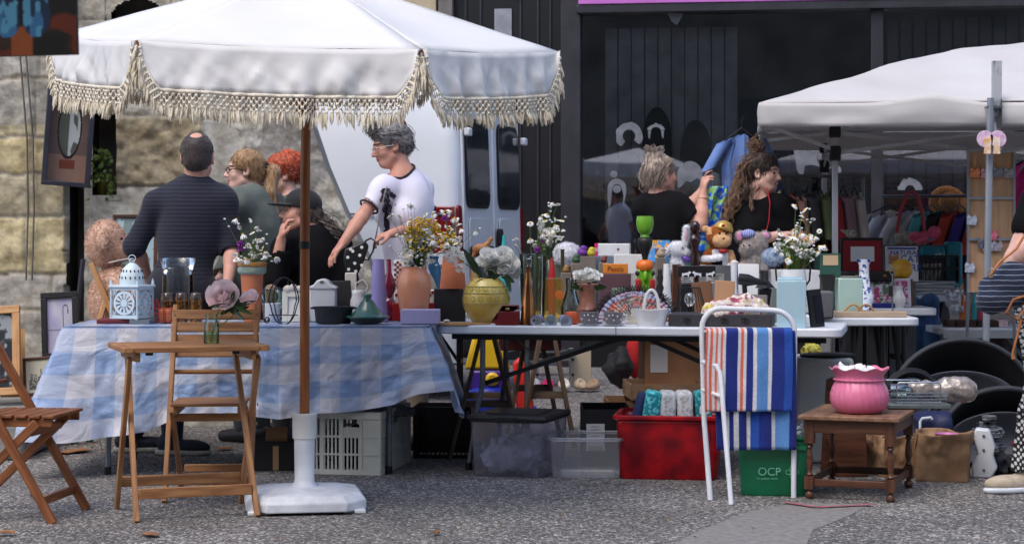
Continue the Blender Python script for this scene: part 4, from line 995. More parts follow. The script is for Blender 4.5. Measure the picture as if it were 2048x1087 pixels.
bt.strands(HS,pth,8,spread=.02);bt.strands(HS,[[bt.q(e*.07,.02,.08),bt.q(e*.085,-.05,.03),bt.q(e*.06,-.08,-.05),bt.q(e*.05,-.06,-.09)]for e in(-1,1)]+[[bt.q(0,-.1,.07),bt.q(.0,-.13,.0),bt.q(.02,-.1,-.06)]],30,spread=.04)
for e in(-1,1):mk('earring',M().ell(bt.q(e*.08,-.01,-.04)-bt.org,.005,8),PAPER,bt.o)
mk('bracelet',M().tube([P(1407,396,D6-.085)-bt.org+V(math.cos(a)*.034,math.sin(a)*.034,0)for a in[2*PI*j/16 for j in range(16)]],.003,5,closed=True),GOLD,bt.o)
D7=12.0
sm_=Person('smiling woman with long dark curly hair, black T-shirt and red shoulder strap',P(1529,345,D7),58,6,25,P(1512,402,D7),V(X(1515,D7),D7,.9),[P(1464,424,D7+.08),P(1568,418,D7-.06)],[(0,P(1478,490,D7-.05),P(1556,470,D7-.28),(1,-.1,.15),(0,0,-1),.5),(0,P(1592,468,D7-.1),P(1598,476,D7-.35),(.4,-1,.1),(0,0,-1),.5)],skin=SKIN3,sw=.175,bust=1.1,ww=.15)
sm_.top('t_shirt',BK,inf=.02,sl=.8,low=.1,neckr=.082,neckf=.03,fold=.014);sm_.trousers(fabric('black_trousers',(32,32,36)))
HC=hairmat('dark_curly_hair',(64,44,36),(34,24,22),st=(1,1,.6));HC2=hairmat('caramel_curls',(150,112,78),(96,66,46),st=(1,1,.6))
sm_.hair(HC,[(0,-.030,.042,(.086,.104,.090)),(0,-.08,.02,(.07,.06,.09),.03)],subs=[(0,.135,-.015,(.10,.085,.105))],noise=(.010,34),st=(1,1,1))
c0=sm_.q(0,-.05,.12)
sm_.strands(HC2,[[sm_.q(0,-.03,.11),c0+V(.02,0,.02),c0+V(.0,0,.05),c0+V(-.03,0,.03)],[c0,c0+V(-.03,0,.04),c0+V(-.01,.02,.06)]],34,spread=.045,curl=.010)
sm_.strands(HC,[[sm_.q(x,.02,.09),sm_.q(x*1.1,-.06,.06),sm_.q(x-.01,-.13,-.04),P(1492,388,D7-.03+x),P(1486,402,D7+x)]for x in(-.06,-.03,.0,.04)],26,spread=.05,curl=.010)
sm_.strands(HC2,[[sm_.q(x,-.05,.09),sm_.q(x,-.13,.03),P(1476,382,D7+x),P(1462,412,D7-.05+x),P(1452,442,D7-.04+x)]for x in(-.05,0,.06)],30,spread=.06,curl=.012)
sm_.strands(HC2,[[sm_.q(-.07,.0,-.02),P(1502,392,D7-.14),P(1504,420,D7-.16)]],8,spread=.015,curl=.006)
sm_.strip('red_strap',[P(1534,376,D7-.08),P(1540,405,D7-.155),P(1538,440,D7-.19),P(1530,472,D7-.17)],.009,mat('red_leather',(196,40,54),rough=.4))
mk('teeth',M().box(sm_.q(0,.0925,-.060)-sm_.org,(.022,.003,.0055),sm_.Hm),PAPER,sm_.o)
mk('wristband',M().tube([P(1557,470,D7-.285)-sm_.org+V(0,math.cos(a)*.033,math.sin(a)*.033)for a in[2*PI*j/16 for j in range(16)]],.009,6,closed=True),mat('grey_scrunchie',(120,118,122),rough=1,bump=.6),sm_.o)
D8=9.25
er=Person('person at the right edge in black top and black-and-white patterned trousers',V(X(2135,D8),D8,1.60),-60,10,-60,V(X(2130,D8),D8,1.43),V(X(2112,D8),D8,.92),[V(X(2066,D8),D8-.14,1.36),V(X(2190,D8),D8+.12,1.36)],[(0,P(2034,520,D8-.16),P(2100,470,D8-.36),(1,0,.6),(0,1,0),.5),(0,V(X(2200,D8),D8,1.08),V(X(2150,D8),D8-.3,.98),(-1,0,0),(0,0,-1),.5)],skin=SKIN3,sw=.18,armr=1.42,ww=.16,hw=.19,feet=[(V(X(2052,9.17),9.17,.09),(-1,-.25,0)),(V(X(2120,9.5),9.5,.09),(-1,0,0))])
er.top('black_top',BK,inf=.018,sl=.42,low=.1)
def checks():
 m=mat('patterned_trouser',(210,210,208),rough=.9,bump=.2);n=m.node_tree;N=n.nodes;L=n.links;b=N['Principled BSDF']
 tc=N.new('ShaderNodeTexCoord');mp=N.new('ShaderNodeMapping');mp.inputs['Rotation'].default_value=(0,R(40),0);mp.inputs['Scale'].default_value=(75,1,42);L.new(tc.outputs['Object'],mp.inputs[0])
 ck=N.new('ShaderNodeTexVoronoi');ck.inputs['Scale'].default_value=1.0;ck.inputs['Randomness'].default_value=.25;L.new(mp.outputs[0],ck.inputs[0])
 mr=N.new('ShaderNodeMapRange');L.new(ck.outputs['Distance'],mr.inputs[0]);mr.inputs[1].default_value=.36;mr.inputs[2].default_value=.46
 mx=N.new('ShaderNodeMix');mx.data_type='RGBA';L.new(mr.outputs[0],mx.inputs[0]);mx.inputs[6].default_value=lin((205,205,203));mx.inputs[7].default_value=lin((24,24,27));L.new(mx.outputs[2],b.inputs['Base Color']);return m
er.garment('trousers',[('ell',er.pel,(.2,.14,.14),.05,er.tor[5][4])]+er.legs,.035,checks(),fold=.02,cuts=[((0,0,.10),(0,0,-1))])
er.hair(HC,[(0,-.03,.035,(.086,.104,.092)),(0,-.07,-.05,(.075,.06,.10),.03)],subs=[(0,.13,-.01,(.1,.085,.105))])
BG=mat('beige_canvas_shoe',(190,176,156),(168,154,134),ns=30,rough=.9)
shoe(er.o,V(X(2052,9.17),9.17,0),(-1,-.25,0),er.org,BG,PLW);shoe(er.o,V(X(2120,9.5),9.5,0),(-1,0,0),er.org,BG,PLW)
DB=D8-.30
NB=stripes('navy_striped_canvas',(34,42,62),(150,160,180),13,w_=.06)
bg_=thing('shoulder_bag','navy bag with thin white stripes and tan straps on the arm at the right edge','bag',P(2005,628,DB))
sd=SD((-.2,-.12,-.04),(.2,.12,.28),.006);sc_=DB/F
sd.rbox((0.0,0,.105),(.105,.055,.085),.05,rot=(0,R(-14),0));sd.ell((.05,0,.17),(.08,.05,.07),.05);sd.ell((-.06,0,.06),(.06,.05,.05),.05);sd.noise(.014,14)
sd.make('bag_body',NB,bg_)
TAN=mat('tan_leather',(176,108,56),(146,84,42),rough=.5)
mk('strap',M().tube([(-.07,-.06,.18),(-.03,-.07,.24),(.05,-.05,.30),(.1,0,.36)],.006,8),TAN,bg_)
mk('strap',M().tube([(.10,-.06,.09),(.03,-.075,.07),(-.0,-.07,.01),(.05,-.07,-.02),(.09,-.05,.03),(.10,-.04,.12),(.1,0,.2)],.006,8),TAN,bg_)
mk('tassel',M().tube([(.07,-.06,-.02),(.05,-.065,-.10),(.03,-.065,-.17),(.035,-.06,-.20)],[.008,.005,.005,.010],8),TAN,bg_)
mk('ring',M().tube([(-.07+math.cos(a)*.014,-.06,.19+math.sin(a)*.018)for a in[2*PI*j/12 for j in range(12)]],.0025,5,closed=True),GOLD,bg_)
pb=thing('polka_dot_bag','small black polka-dot cloth bag held by the woman in white','bag',P(716,522,D5-.34))
s_=(D5-.34)/F;pg=M();poly=[(-30,2),(-27,25),(-12,30),(14,42),(22,30),(12,0),(0,-26),(-22,-30)]
pg.prism([(a*s_,b*s_)for a,b in poly],.035);mk('bag_body',pg,BLK,pb,bevel=.012)
for(a,b)in((-20,8),(-10,20),(-6,-4),(4,12),(8,28),(-18,-16),(-4,-20),(8,-8),(-14,24)):mk('dot',M().lathe([(.0001,0),(.009,0)],12,(a*s_,-.0195,b*s_),rot=(PI/2,0,0),capb=False),PAPER,pb,smooth=0)
mk('handle',M().tube([(14*s_,0,40*s_),(26*s_,-.01,46*s_),(34*s_,0,40*s_),(30*s_,0,20*s_),(20*s_,0,2*s_),(12*s_,0,4*s_)],.005,6),BLK,pb)
# tables
def table_legs(par,x,ys,h,foot=.05,r=.0145,m=STEEL,splay=.0):
 """folding-table leg pair at local x: two bent tubes and cross bars"""
 ls=[]
 for y in ys:
  s=1 if x>0 else-1;oy=foot*(1 if y>0 else-1)
  lg=mk('leg',M().tube([(x,y,h),(x,y+oy*.1,h*.62),(x+s*splay*.3,y+oy*.25,h*.5),(x+s*splay,y+oy,.02)],r,12),m,par)
  mk('foot_cap',M().lathe([(r*1.25,0),(r*1.3,.035),(r,.04)],12,(x+s*splay,y+oy,0)),BLK,lg);ls.append(lg)
 mk('cross_bar',M().tube([(x,ys[0],h*.62),(x,ys[1],h*.62)],r*.8,8),m,par)
 return ls
def rtop(name,L,W_,t,z,m,par,r=.07):
 o=[]
 for cx,cy,a0 in((L/2-r,W_/2-r,0),(-L/2+r,W_/2-r,90),(-L/2+r,-W_/2+r,180),(L/2-r,-W_/2+r,270)):
  for k in range(6):a=R(a0+k*18);o.append((cx+r*math.cos(a),cy+r*math.sin(a)))
 g=M();n=len(o);g.add([(x,y,z-t)for x,y in o]+[(x,y,z)for x,y in o],[tuple(range(n))[::-1],tuple(range(n,2*n))]+[(i,(i+1)%n,n+(i+1)%n,n+i)for i in range(n)])
 return mk(name,g,m,par,bevel=.008,smooth=50)
TH=.745
CTX,CTY=X(510,10.2),10.2
ct=thing('folding_table','folding table hidden under the blue checked cloth, only its steel legs showing','table',(CTX,CTY,0))
rtop('tabletop',1.82,.72,.04,TH-.004,PLW,ct)
table_legs(ct,-.70,(-.27,.27),TH-.04,.07);table_legs(ct,.72,(-.27,.27),TH-.04,.05)
cw,cd=.925,.375
def cloth_pt(s,t):
 """s 0..1 round the perimeter starting back-left, t 0 edge..1 hem"""
 per=[(-cw,cd),(-cw,-cd),(cw,-cd),(cw,cd)];ln=[2*cd,2*cw,2*cd,2*cw];tot=sum(ln);l=s*tot;k=0
 while k<3 and l>ln[k]:l-=ln[k];k+=1
 f=min(1,l/ln[k]);a=per[k];b=per[(k+1)%4];x=a[0]+(b[0]-a[0])*f;y=a[1]+(b[1]-a[1])*f
 nrm=[(-1,0),(0,-1),(1,0),(0,1)][k]
 e=min(l,ln[k]-l);cr=max(0,1-e/.16)**2
 nx,ny=nrm
 if cr>0:
  o=[(-1,0),(0,-1),(1,0),(0,1)][(k+1)%4 if l>ln[k]/2 else(k-1)%4];nx+=o[0]*cr*.9;ny+=o[1]*cr*.9
 q=math.hypot(nx,ny);nx/=q;ny/=q
 px=1024+(CTX+x)*F/(CTY+y)
 if k==1:
  pts=[(120,872),(155,880),(215,873),(300,862),(345,840),(440,826),(560,838),(640,826),(720,822),(790,808),(830,786),(880,770)]
  hy=pts[-1][1]
  for(p0,q0),(p1,q1)in zip(pts,pts[1:]):
   if px<=p1:hy=q0+(q1-q0)*max(0,(px-p0))/(p1-p0);break
  L=TH-Z(hy,CTY+y-.05)
 elif k==0:L=.50-.03*f+.06*f*f
 elif k==2:L=.42+.12*f
 else:L=.3
 fl=(.08+.06*cr)*t**.8 if k in(0,)else(.05+.17*cr)*t if k==1 else(.10+.10*cr)*t**.8
 if k==0:fl+=.03*t
 if k==1 and px<330:fl+=.09*t*(1-max(0,px-150)/180)
 if k==2:fl+=.05*t
 fold=math.sin(s*95+1.2*math.sin(s*31))*.016*t**1.3+n1(s*44,t*2.5,2)*.05*t+n1(s*100,t*9,5)*.014*min(1,t*3)
 return Vector((x+nx*(fl+fold),y+ny*(fl+fold),TH-L*t-.004*(1-t)))
g=M();NS,NT=460,46
def topf(u,v):x=(-1+2*u)*cw;y=(-1+2*v)*cd;return(x,y,TH+.0035+n1(x*12,y*12)*.004)
g.grid(topf,60,26)
g.grid(lambda s,t:tuple(cloth_pt(s,t)),NS,NT,cu=True)
lcs=[]
for v in range(27):
 for u in range(61):lcs.append(((-1+2*u/60)*cw,(-1+2*v/26)*cd,0))
for j in range(NT+1):
 for i in range(NS):
  s=i/NS;t=j/NT;per=[(-cw,cd),(-cw,-cd),(cw,-cd),(cw,cd)];ln=[2*cd,2*cw,2*cd,2*cw];l=s*sum(ln);k=0
  while k<3 and l>ln[k]:l-=ln[k];k+=1
  f=min(1,l/ln[k]);a=per[k];b=per[(k+1)%4];nr=[(-1,0),(0,-1),(1,0),(0,1)][k];dpt=t*.5
  e=min(l,ln[k]-l);cr=max(0,1-e/.2)
  lcs.append((a[0]+(b[0]-a[0])*f+nr[0]*dpt,a[1]+(b[1]-a[1])*f+nr[1]*dpt,0))
g.lc=lcs
def gingham():
 m=mat('gingham_plastic',(120,120,120),rough=.38,transl=0,coat=.15,spec=.5);n=m.node_tree;N=n.nodes;L=n.links;b=N['Principled BSDF']
 at=N.new('ShaderNodeAttribute');at.attribute_name='lc';sp=N.new('ShaderNodeSeparateXYZ');L.new(at.outputs['Vector'],sp.inputs[0])
 def band(o,per,ph):
  a=N.new('ShaderNodeMath');a.operation='MULTIPLY_ADD';L.new(o,a.inputs[0]);a.inputs[1].default_value=1/per;a.inputs[2].default_value=ph
  f=N.new('ShaderNodeMath');f.operation='FRACT';L.new(a.outputs[0],f.inputs[0]);g_=N.new('ShaderNodeMath');g_.operation='GREATER_THAN';L.new(f.outputs[0],g_.inputs[0]);g_.inputs[1].default_value=.5;return g_.outputs[0]
 bx=band(sp.outputs[0],.205,.15);by=band(sp.outputs[1],.205,.35)
 ad=N.new('ShaderNodeMath');ad.operation='ADD';L.new(bx,ad.inputs[0]);L.new(by,ad.inputs[1]);md=N.new('ShaderNodeMath');md.operation='MULTIPLY';L.new(ad.outputs[0],md.inputs[0]);md.inputs[1].default_value=.5
 rp=N.new('ShaderNodeValToRGB');L.new(md.outputs[0],rp.inputs[0]);e=rp.color_ramp.elements;e[0].color=lin((216,216,226));e[1].color=lin((152,178,220));q=e.new(.5);q.color=lin((188,200,225));rp.color_ramp.interpolation='LINEAR'
 nz=N.new('ShaderNodeTexNoise');nz.inputs['Scale'].default_value=14;nz.inputs['Detail'].default_value=6;L.new(at.outputs['Vector'],nz.inputs['Vector'])
 mr=N.new('ShaderNodeMapRange');L.new(nz.outputs[0],mr.inputs[0]);mr.inputs[3].default_value=.88;mr.inputs[4].default_value=1.08
 sc=N.new('ShaderNodeVectorMath');sc.operation='SCALE';L.new(rp.outputs[0],sc.inputs[0]);L.new(mr.outputs[0],sc.inputs['Scale']);L.new(sc.outputs[0],b.inputs['Base Color'])
 v1=N.new('ShaderNodeTexNoise');v1.inputs['Scale'].default_value=7;v1.inputs['Detail'].default_value=7;v1.inputs['Distortion'].default_value=1.8;L.new(at.outputs['Vector'],v1.inputs['Vector'])
 v2=N.new('ShaderNodeTexVoronoi');v2.feature='DISTANCE_TO_EDGE';v2.inputs['Scale'].default_value=3.3;v2.inputs['Randomness'].default_value=.8;L.new(at.outputs['Vector'],v2.inputs['Vector'])
 m2=N.new('ShaderNodeMapRange');L.new(v2.outputs['Distance'],m2.inputs[0]);m2.inputs[1].default_value=0;m2.inputs[2].default_value=.03;m2.inputs[3].default_value=.05;m2.inputs[4].default_value=0
 a2=N.new('ShaderNodeMath');a2.operation='ADD';L.new(v1.outputs[0],a2.inputs[0]);L.new(m2.outputs[0],a2.inputs[1])
 bp=N.new('ShaderNodeBump');bp.inputs['Strength'].default_value=.7;bp.inputs['Distance'].default_value=.02;L.new(a2.outputs[0],bp.inputs['Height']);L.new(bp.outputs[0],b.inputs['Normal'])
 tr=N.new('ShaderNodeBsdfTranslucent');L.new(sc.outputs[0],tr.inputs[0]);ms=N.new('ShaderNodeMixShader');ms.inputs[0].default_value=.22;out=N['Material Output']
 L.new(b.outputs[0],ms.inputs[1]);L.new(tr.outputs[0],ms.inputs[2]);L.new(ms.outputs[0],out.inputs[0]);return m
mk('tablecloth',g,gingham(),loc=(CTX,CTY,0),smooth=180,label='crinkled blue and white checked plastic cloth draped over the left table',cat='tablecloth')
A1,B1=V(X(868,10.05),10.05,0),V(X(1684,9.62),9.62,0);dv=(B1-A1).normalized();WTr=math.atan2(dv.y,dv.x);nb=V(-dv.y,dv.x,0)
WTC=(A1+B1)/2+nb*.37;WTL=(B1-A1).length
wtb=thing('folding_table','long white bifold plastic table carrying vases, cups and baskets','table',WTC,WTr)
rtop('tabletop',WTL,.74,.045,TH,PLW,wtb)
mk('fold_seam',M().box((-.09,-.371,TH-.022),(.004,.004,.044)),mat('seam_dark',(120,122,128)),wtb)
table_legs(wtb,-.80,(-.28,.28),TH-.045,.06,m=STEEL,splay=.06);table_legs(wtb,.62,(-.26,.28),TH-.045,.03,m=BLKM)
for y in(-.25,.27):
 mk('brace',M().bar((-.80,y,.44),(-.04,y,TH-.05),.012,.022),BLKM,wtb);mk('brace',M().bar((.62,y,.44),(.02,y,TH-.05),.012,.022),BLKM,wtb)
mk('frame_rail',M().box((0,-.30,TH-.06),(WTL-.16,.02,.03)),BLKM,wtb);mk('frame_rail',M().box((0,.30,TH-.06),(WTL-.16,.02,.03)),BLKM,wtb)
def WTp(px,back=.1,z=TH):
 """point on the white table under photo column px, 'back' metres behind its front edge"""
 k=(px-1024)/F;a=A1+nb*back;t=(k*a.y-a.x)/(dv.x-k*dv.y);q=a+dv*t;return V(q.x,q.y,z)
def simple_table(label,px0,px1,D,depth,h,legs=True,m=PLW,splay=.0,rz=0,name='folding_table',lm=BLKM):
 x0,x1=X(px0,D),X(px1,D);t=thing(name,label,'table',((x0+x1)/2,D+depth/2,0),rz)
 rtop('tabletop',x1-x0,depth,.045,h,m,t)
 if legs:
  table_legs(t,-(x1-x0)/2+.2,(-depth*.38,depth*.38),h-.045,.02,m=lm);table_legs(t,(x1-x0)/2-.2,(-depth*.38,depth*.38),h-.045,.02,m=lm)
  mk('brace',M().bar((-(x1-x0)/2+.2,-depth*.3,h*.6),(-.05,-depth*.3,h-.05),.012,.02),lm,t);mk('brace',M().bar(((x1-x0)/2-.2,-depth*.3,h*.6),(.05,-depth*.3,h-.05),.012,.02),lm,t)
 return t
T2=simple_table('white folding table in the second row under the boxes and cuddly toys',985,1655,11.15,.7,TH,lm=STEEL)
T3=simple_table('white plastic table carrying a wooden chopping board and mint tin',1640,1842,10.85,.70,TH)
T4=simple_table('white table behind the chopping board table, with a floral tray on it',1735,1877,12.0,.55,TH+.01)
T5=simple_table('small white table stacked with white papers and a black crate',1815,1935,13.1,.5,.80)
T6=simple_table('low aluminium camping table with dark trinket boxes',1880,2130,12.4,.6,.615,lm=STEEL)
rl=M();w6=X(2130,12.4)-X(1880,12.4);rl.box((0,-.302,.575),(w6-.04,.006,.05));mk('edge_rail',rl,mat('aluminium',(190,194,200),rough=.35,metal=.7),T6)
T7=simple_table('white table at the back behind the flower vases left of the toys',700,985,11.5,.6,TH)
def trestle(px,D,label,w_=.30,h=.70,rz=0):
 t=thing('wooden_trestle',label,'trestle',(X(px,D),D,0),rz,group='wooden trestles under the second row')
 mk('top_beam',M().box((0,0,h),(.05,.6,.07)),WOODG,t,bevel=.003)
 for sx in(-1,1):
  for sy in(-.26,.26):mk('leg',M().bar((sx*.03,sy,h),(sx*w_,sy,0),.022,.048,up=(0,1,0)),WOODG,t,bevel=.002)
 for sy in(-.26,.26):mk('stretcher',M().box((0,sy+.02,.30),(w_*1.2,.018,.04)),WOODG,t)
 return t
trestle(975,10.75,'brown wooden trestle nearest the blue cloth',.20,.68);trestle(1080,11.3,'brown wooden trestle behind the clear storage tub',.16,.68,R(8))
g=M();g.box((0,0,.0),(.36,.08,.16));sc=thing('wall_drawer','dark red drawer hanging under the second row table','drawer',P(1060,672,11.3));mk('panel',g,mat('dark_red_lacquer',(92,26,26),(70,18,18),rough=.5),sc,bevel=.006)
mk('handle',M().tube([(-.11,-.06,.02),(-.04,-.10,-.05),(.0,-.10,-.075),(.03,-.07,-.06)],.005,6),BLK,sc)
# foreground bistro table
FL,FRt,BLf=V(X(239,8.17),8.17,0),V(X(533,8.38),8.38,0),V(X(223,8.65),8.65,0)
bz=math.atan2(FRt.y-FL.y,FRt.x-FL.x);bc=(FRt+BLf)/2;bc=V(bc.x,bc.y,0)
bt_=thing('bistro_table','small slatted wooden folding table in front of the parasol','table',bc,bz)
LX,LY,BH=(FRt-FL).length,.47,.735
for i in range(5):mk('slat',M().box((0,-LY/2+LY*(i+.5)/5,BH-.011),(LX-.09,LY/5-.008,.022)),WOOD,bt_,bevel=.003)
for s in(-1,1):mk('end_board',M().box((s*(LX/2-.022),0,BH-.0112),(.043,LY,.024)),WOOD,bt_,bevel=.004)
for s in(-1,1):mk('under_rail',M().box((s*(LX/2-.065),0,BH-.043),(.022,LY-.06,.038)),WOOD,bt_,bevel=.003)
xa,xb=LX/2-.046,LX/2-.085
for s in(-1,1):
 mk('leg',M().bar((s*(xb+.012),LY/2-.09,BH-.05),(s*(xb+.03),-LY/2+.00,0),.020,.040,up=(0,1,0)),WOOD,bt_,bevel=.003)
 mk('leg',M().bar((s*(xa+.010),-LY/2+.07,BH-.05),(s*(xa+.010),LY/2-.02,0),.020,.040,up=(0,1,0)),WOOD,bt_,bevel=.003)
mk('foot_bar',M().box((0,-LY/2+.045,.115),(2*xb+.03,.022,.045)),WOOD,bt_,bevel=.003)
mk('foot_bar',M().box((0,LY/2-.065,.125),(2*xa,.022,.045)),WOOD,bt_,bevel=.003)
for x in(-.2,.17):mk('hinge_clip',M().box((x,-LY/2+.03,BH-.028),(.03,.02,.012)),BLK,bt_)
def BT(lx,ly,z=BH):q=Matrix.Rotation(bz,3,'Z')@V(lx,ly,0);return V(bc.x+q.x,bc.y+q.y,z)
def folding_chair(label,loc,rz,wood,w_=.41,back=3,group=None,sh=.45,bh=.87):
 """faces local -y"""
 c=thing('folding_chair',label,'chair',loc,rz,group)
 for s in(-1,1):
  x=s*w_/2
  lp=[(x,-.27,0),(x,.055,sh),(x,.235,bh)]
  g=M();g.bar(lp[0],lp[2],.022,.038,up=(0,1,0));mk('long_leg',g,wood,c,bevel=.003)
  mk('short_leg',M().bar((x-s*.026,-.19,sh-.02),(x-s*.026,.25,0),.022,.038,up=(0,1,0)),wood,c,bevel=.003)
  mk('seat_rail',M().bar((x-s*.048,-.25,sh-.022),(x-s*.048,.10,sh-.022),.022,.035),wood,c,bevel=.003)
  for(y,z)in((-.02,.33),(.055,sh-.02)):mk('bolt',M().lathe([(.001,.006),(.007,.005),(.008,0)],10,(x+s*.0115,y,z),rot=(0,s*PI/2,0)),BRASS,c)
 for i in range(6):mk('seat_slat',M().box((0,-.235+.06*i,sh+.004),(w_-.05,.052,.014)),wood,c,bevel=.003)
 dz=(bh-sh)/(.235-.055);
 for i in range(back):
  z=bh-.04-i*.058;y=.055+(z-sh)/dz;mk('back_slat',M().box((0,y-.022,z),(w_+.03,.014,.048),(-.38,0,0)),wood,c,bevel=.003)
  for s in(-1,1):mk('screw',M().ell((s*w_/2,y-.032,z),(.004,.003,.004),8),STEEL,c)
 mk('lower_back_bar',M().tube([(-w_/2,.105,.565),(w_/2,.105,.565)],.011,10),wood,c)
 mk('seat_front_bar',M().box((0,-.16,sh-.06),(w_-.06,.018,.036)),wood,c,bevel=.003)
 mk('foot_bar',M().box((0,-.21,.09),(w_-.02,.018,.036)),wood,c,bevel=.003);mk('foot_bar',M().box((0,.20,.10),(w_-.09,.018,.036)),wood,c,bevel=.003)
 return c
folding_chair('light wooden folding chair with slatted back behind the small table',(X(428,9.15),9.10,0),R(4),WOOD,back=4,w_=.385,sh=.435,bh=.87)
folding_chair('darker reddish wooden folding chair cut off by the left edge of the photo',(X(18,8.40),8.42,0),R(83),WOOD2,w_=.42,sh=.44,bh=.88)
# towel rack with towels
tr_=thing('towel_rack','white metal towel rail stand in front of the white table','towel rack',(X(1495,8.98),8.98,0),R(3))
s9=8.98/F
def rl_(px,py):return((px-1495)*s9,Z(py,8.98))
xL,xR=(1403-1495)*s9,(1590-1495)*s9;zt=Z(616,8.98)
hoop=[(xL+.03,-.06,0),(xL+.012,0,.35),(xL,0,zt-.10)]+[(xL+.09-.09*math.cos(a),0,zt-.09+.09*math.sin(a))for a in np.linspace(0,PI/2,7)][1:]+[(xR-.10+.10*math.sin(a),0,zt-.11+.10*math.cos(a))for a in np.linspace(0,PI/2,7)]+[(xR-.003,0,.4),(xR-.004,0,0)]
mk('hoop',M().tube(hoop,.0125,14),WHITE,tr_)
mk('rail',M().tube([(xL,0,Z(662,8.98)),(xR,0,Z(672,8.98))],.009,10),WHITE,tr_)
mk('side_leg',M().tube([(xL,0,Z(722,8.98)),(xL+.06,-.05,Z(732,8.9)),(xL+.075,-.06,Z(745,8.9)),(xL+.082,-.09,.45),(xL+.10,-.22,0)],.0115,12),WHITE,tr_)
mk('side_rail',M().tube([(xL,0,Z(778,8.98)),(xL+.078,-.075,Z(792,8.9))],.009,10),WHITE,tr_)
def towel(label,x0,x1,z0,zf,zb,yoff,cols,wav=.008,lean=0):
 """hangs over the rail: front length to zf, back to zb"""
 w_=x1-x0
 def fn(u,v):
  Lf=z0-zf;Lb=z0-zb;l=v*(Lf+Lb+.05)
  wv=math.sin(u*19+2*v)*wav*min(1,abs(v-.5)*4)+n1(u*6,v*6,x0)*.008
  if l<Lf:return(x0+w_*u+lean*(Lf-l)+.01*math.sin((1-l/Lf)*3)*(u-.5),-.016-yoff+wv-.010*(1-l/Lf),zf+l)
  if l<Lf+.05:a=(l-Lf)/.05*PI;return(x0+w_*u,-(.016+yoff)*math.cos(a),z0+.016*math.sin(a))
  return(x0+w_*u,.016+yoff+wv,z0-(l-Lf-.05))
 def cf(u,v):
  for e,c in cols:
   if u<=e:return c
  return cols[-1][1]
 g=M().grid(fn,120,50,col=cf)
 return mk('towel',g,mat('terry_cloth',(255,255,255),(226,226,226),ns=160,rough=1,bump=1,bs=320,mode='vcol',sheen=.1),loc=tr_.location,rz=R(3),solid=.006,smooth=180,label=label,cat='towel')
CO,WH,NV_,BLU,LB=(232,112,92),(226,224,226),(30,48,132),(36,84,176),(96,150,214)
tx=lambda px:(px-1495)*s9
cols1=[]
def pxs(seq,x0,x1):return[((e-x0)/(x1-x0),c)for e,c in seq]
towel('top towel with coral stripes on the left and bands of navy and light blue',tx(1410),tx(1582),Z(668,8.98)+.012,Z(820,8.98),Z(740,8.98),.026,pxs([(1413,CO),(1418,WH),(1424,CO),(1429,WH),(1434,CO),(1439,WH),(1443,CO),(1450,WH),(1457,NV_),(1474,NV_),(1480,WH),(1485,CO),(1491,WH),(1504,NV_),(1511,WH),(1534,LB),(1541,WH),(1566,NV_),(1582,BLU)],1410,1582),lean=-.02)
towel('lower blue towel with thin white stripes hanging beneath the coral-striped one',tx(1432),tx(1590),Z(668,8.98)+.004,Z(898,8.98),Z(850,8.98),.002,pxs([(1446,NV_),(1450,BLU),(1458,WH),(1466,NV_),(1475,WH),(1492,NV_),(1500,WH),(1516,BLU),(1540,NV_),(1548,WH),(1575,LB),(1590,NV_)],1432,1590),wav=.012)
# coffee table
KD=8.9;kt=thing('coffee_table','small dark turned-leg wooden coffee table carrying the pink planter','table',(1.634,9.153,0),R(-20))
KH=.385;KL,KW=.46,.64
mk('tabletop',M().box((0,0,KH-.010),(KL,KW,.020)),mat('worn_table_top',(140,104,78),(104,74,56),rough=.5,mode='wood',bump=.1),kt,bevel=.004)
for x in(-1,1):mk('apron',M().box((x*(KL/2-.035),0,KH-.05),(.018,KW-.1,.06)),WOODD,kt)
for y in(-1,1):mk('apron',M().box((0,y*(KW/2-.04),KH-.0505),(KL-.09,.018,.06)),WOODD,kt)
turn=[(.012,0),(.020,.008),(.021,.018),(.018,.03),(.010,.036),(.012,.045),(.0001,.045)]
for x in(-1,1):
 for y in(-1,1):
  q=(x*(KL/2-.045),y*(KW/2-.05));g=M()
  g.lathe(turn[:-1],16,(q[0],q[1],0));g.box((q[0],q[1],.075),(.042,.042,.06));g.lathe([(.012,.105),(.018,.112),(.010,.122),(.013,.14),(.017,.17),(.014,.2),(.010,.232),(.018,.238),(.012,.248),(.018,.256)],16,(q[0],q[1],0));g.box((q[0],q[1],.31),(.044,.044,.11))
  mk('leg',g,WOODD,kt,smooth=50)
for y in(-1,1):mk('stretcher',M().box((0,y*(KW/2-.05),.075),(KL-.13,.018,.034)),WOODD,kt,bevel=.003)
for x in(-1,1):mk('stretcher',M().box((x*(KL/2-.045),0,.0755),(.018,KW-.14,.03)),WOODD,kt,bevel=.003)
def KP(px,D,z=KH):return V(X(px,D),D,z)
pd=9.05;s_=pd/F;q=KP(1719,pd)
def ruf(a,r,z):
 k=1+.018*math.sin(a*26+z*30)if z<.17 else 1+.03*math.sin(a*9)*(z-.16)/.05
 zz_=z+(.006*math.sin(a*9)if z>.19 else 0);return(r*k,zz_)
pl_=mk('planter',M().lathe([(.075,0),(.10,.004),(.125,.03),(.135,.06),(.134,.09),(.125,.12),(.113,.142),(.110,.15),(.115,.155),(.110,.162),(.113,.175),(.122,.19),(.134,.205),(.138,.208),(.130,.204),(.110,.17),(.105,.10),(.09,.03),(.01,.02)],96,fn=ruf),mat('pink_ceramic',(226,126,160),(212,108,144),ns=4,rough=.35,coat=.3),loc=q,label='pink ruffled ceramic planter on the dark coffee table',cat='planter',smooth=70)
rp=M()
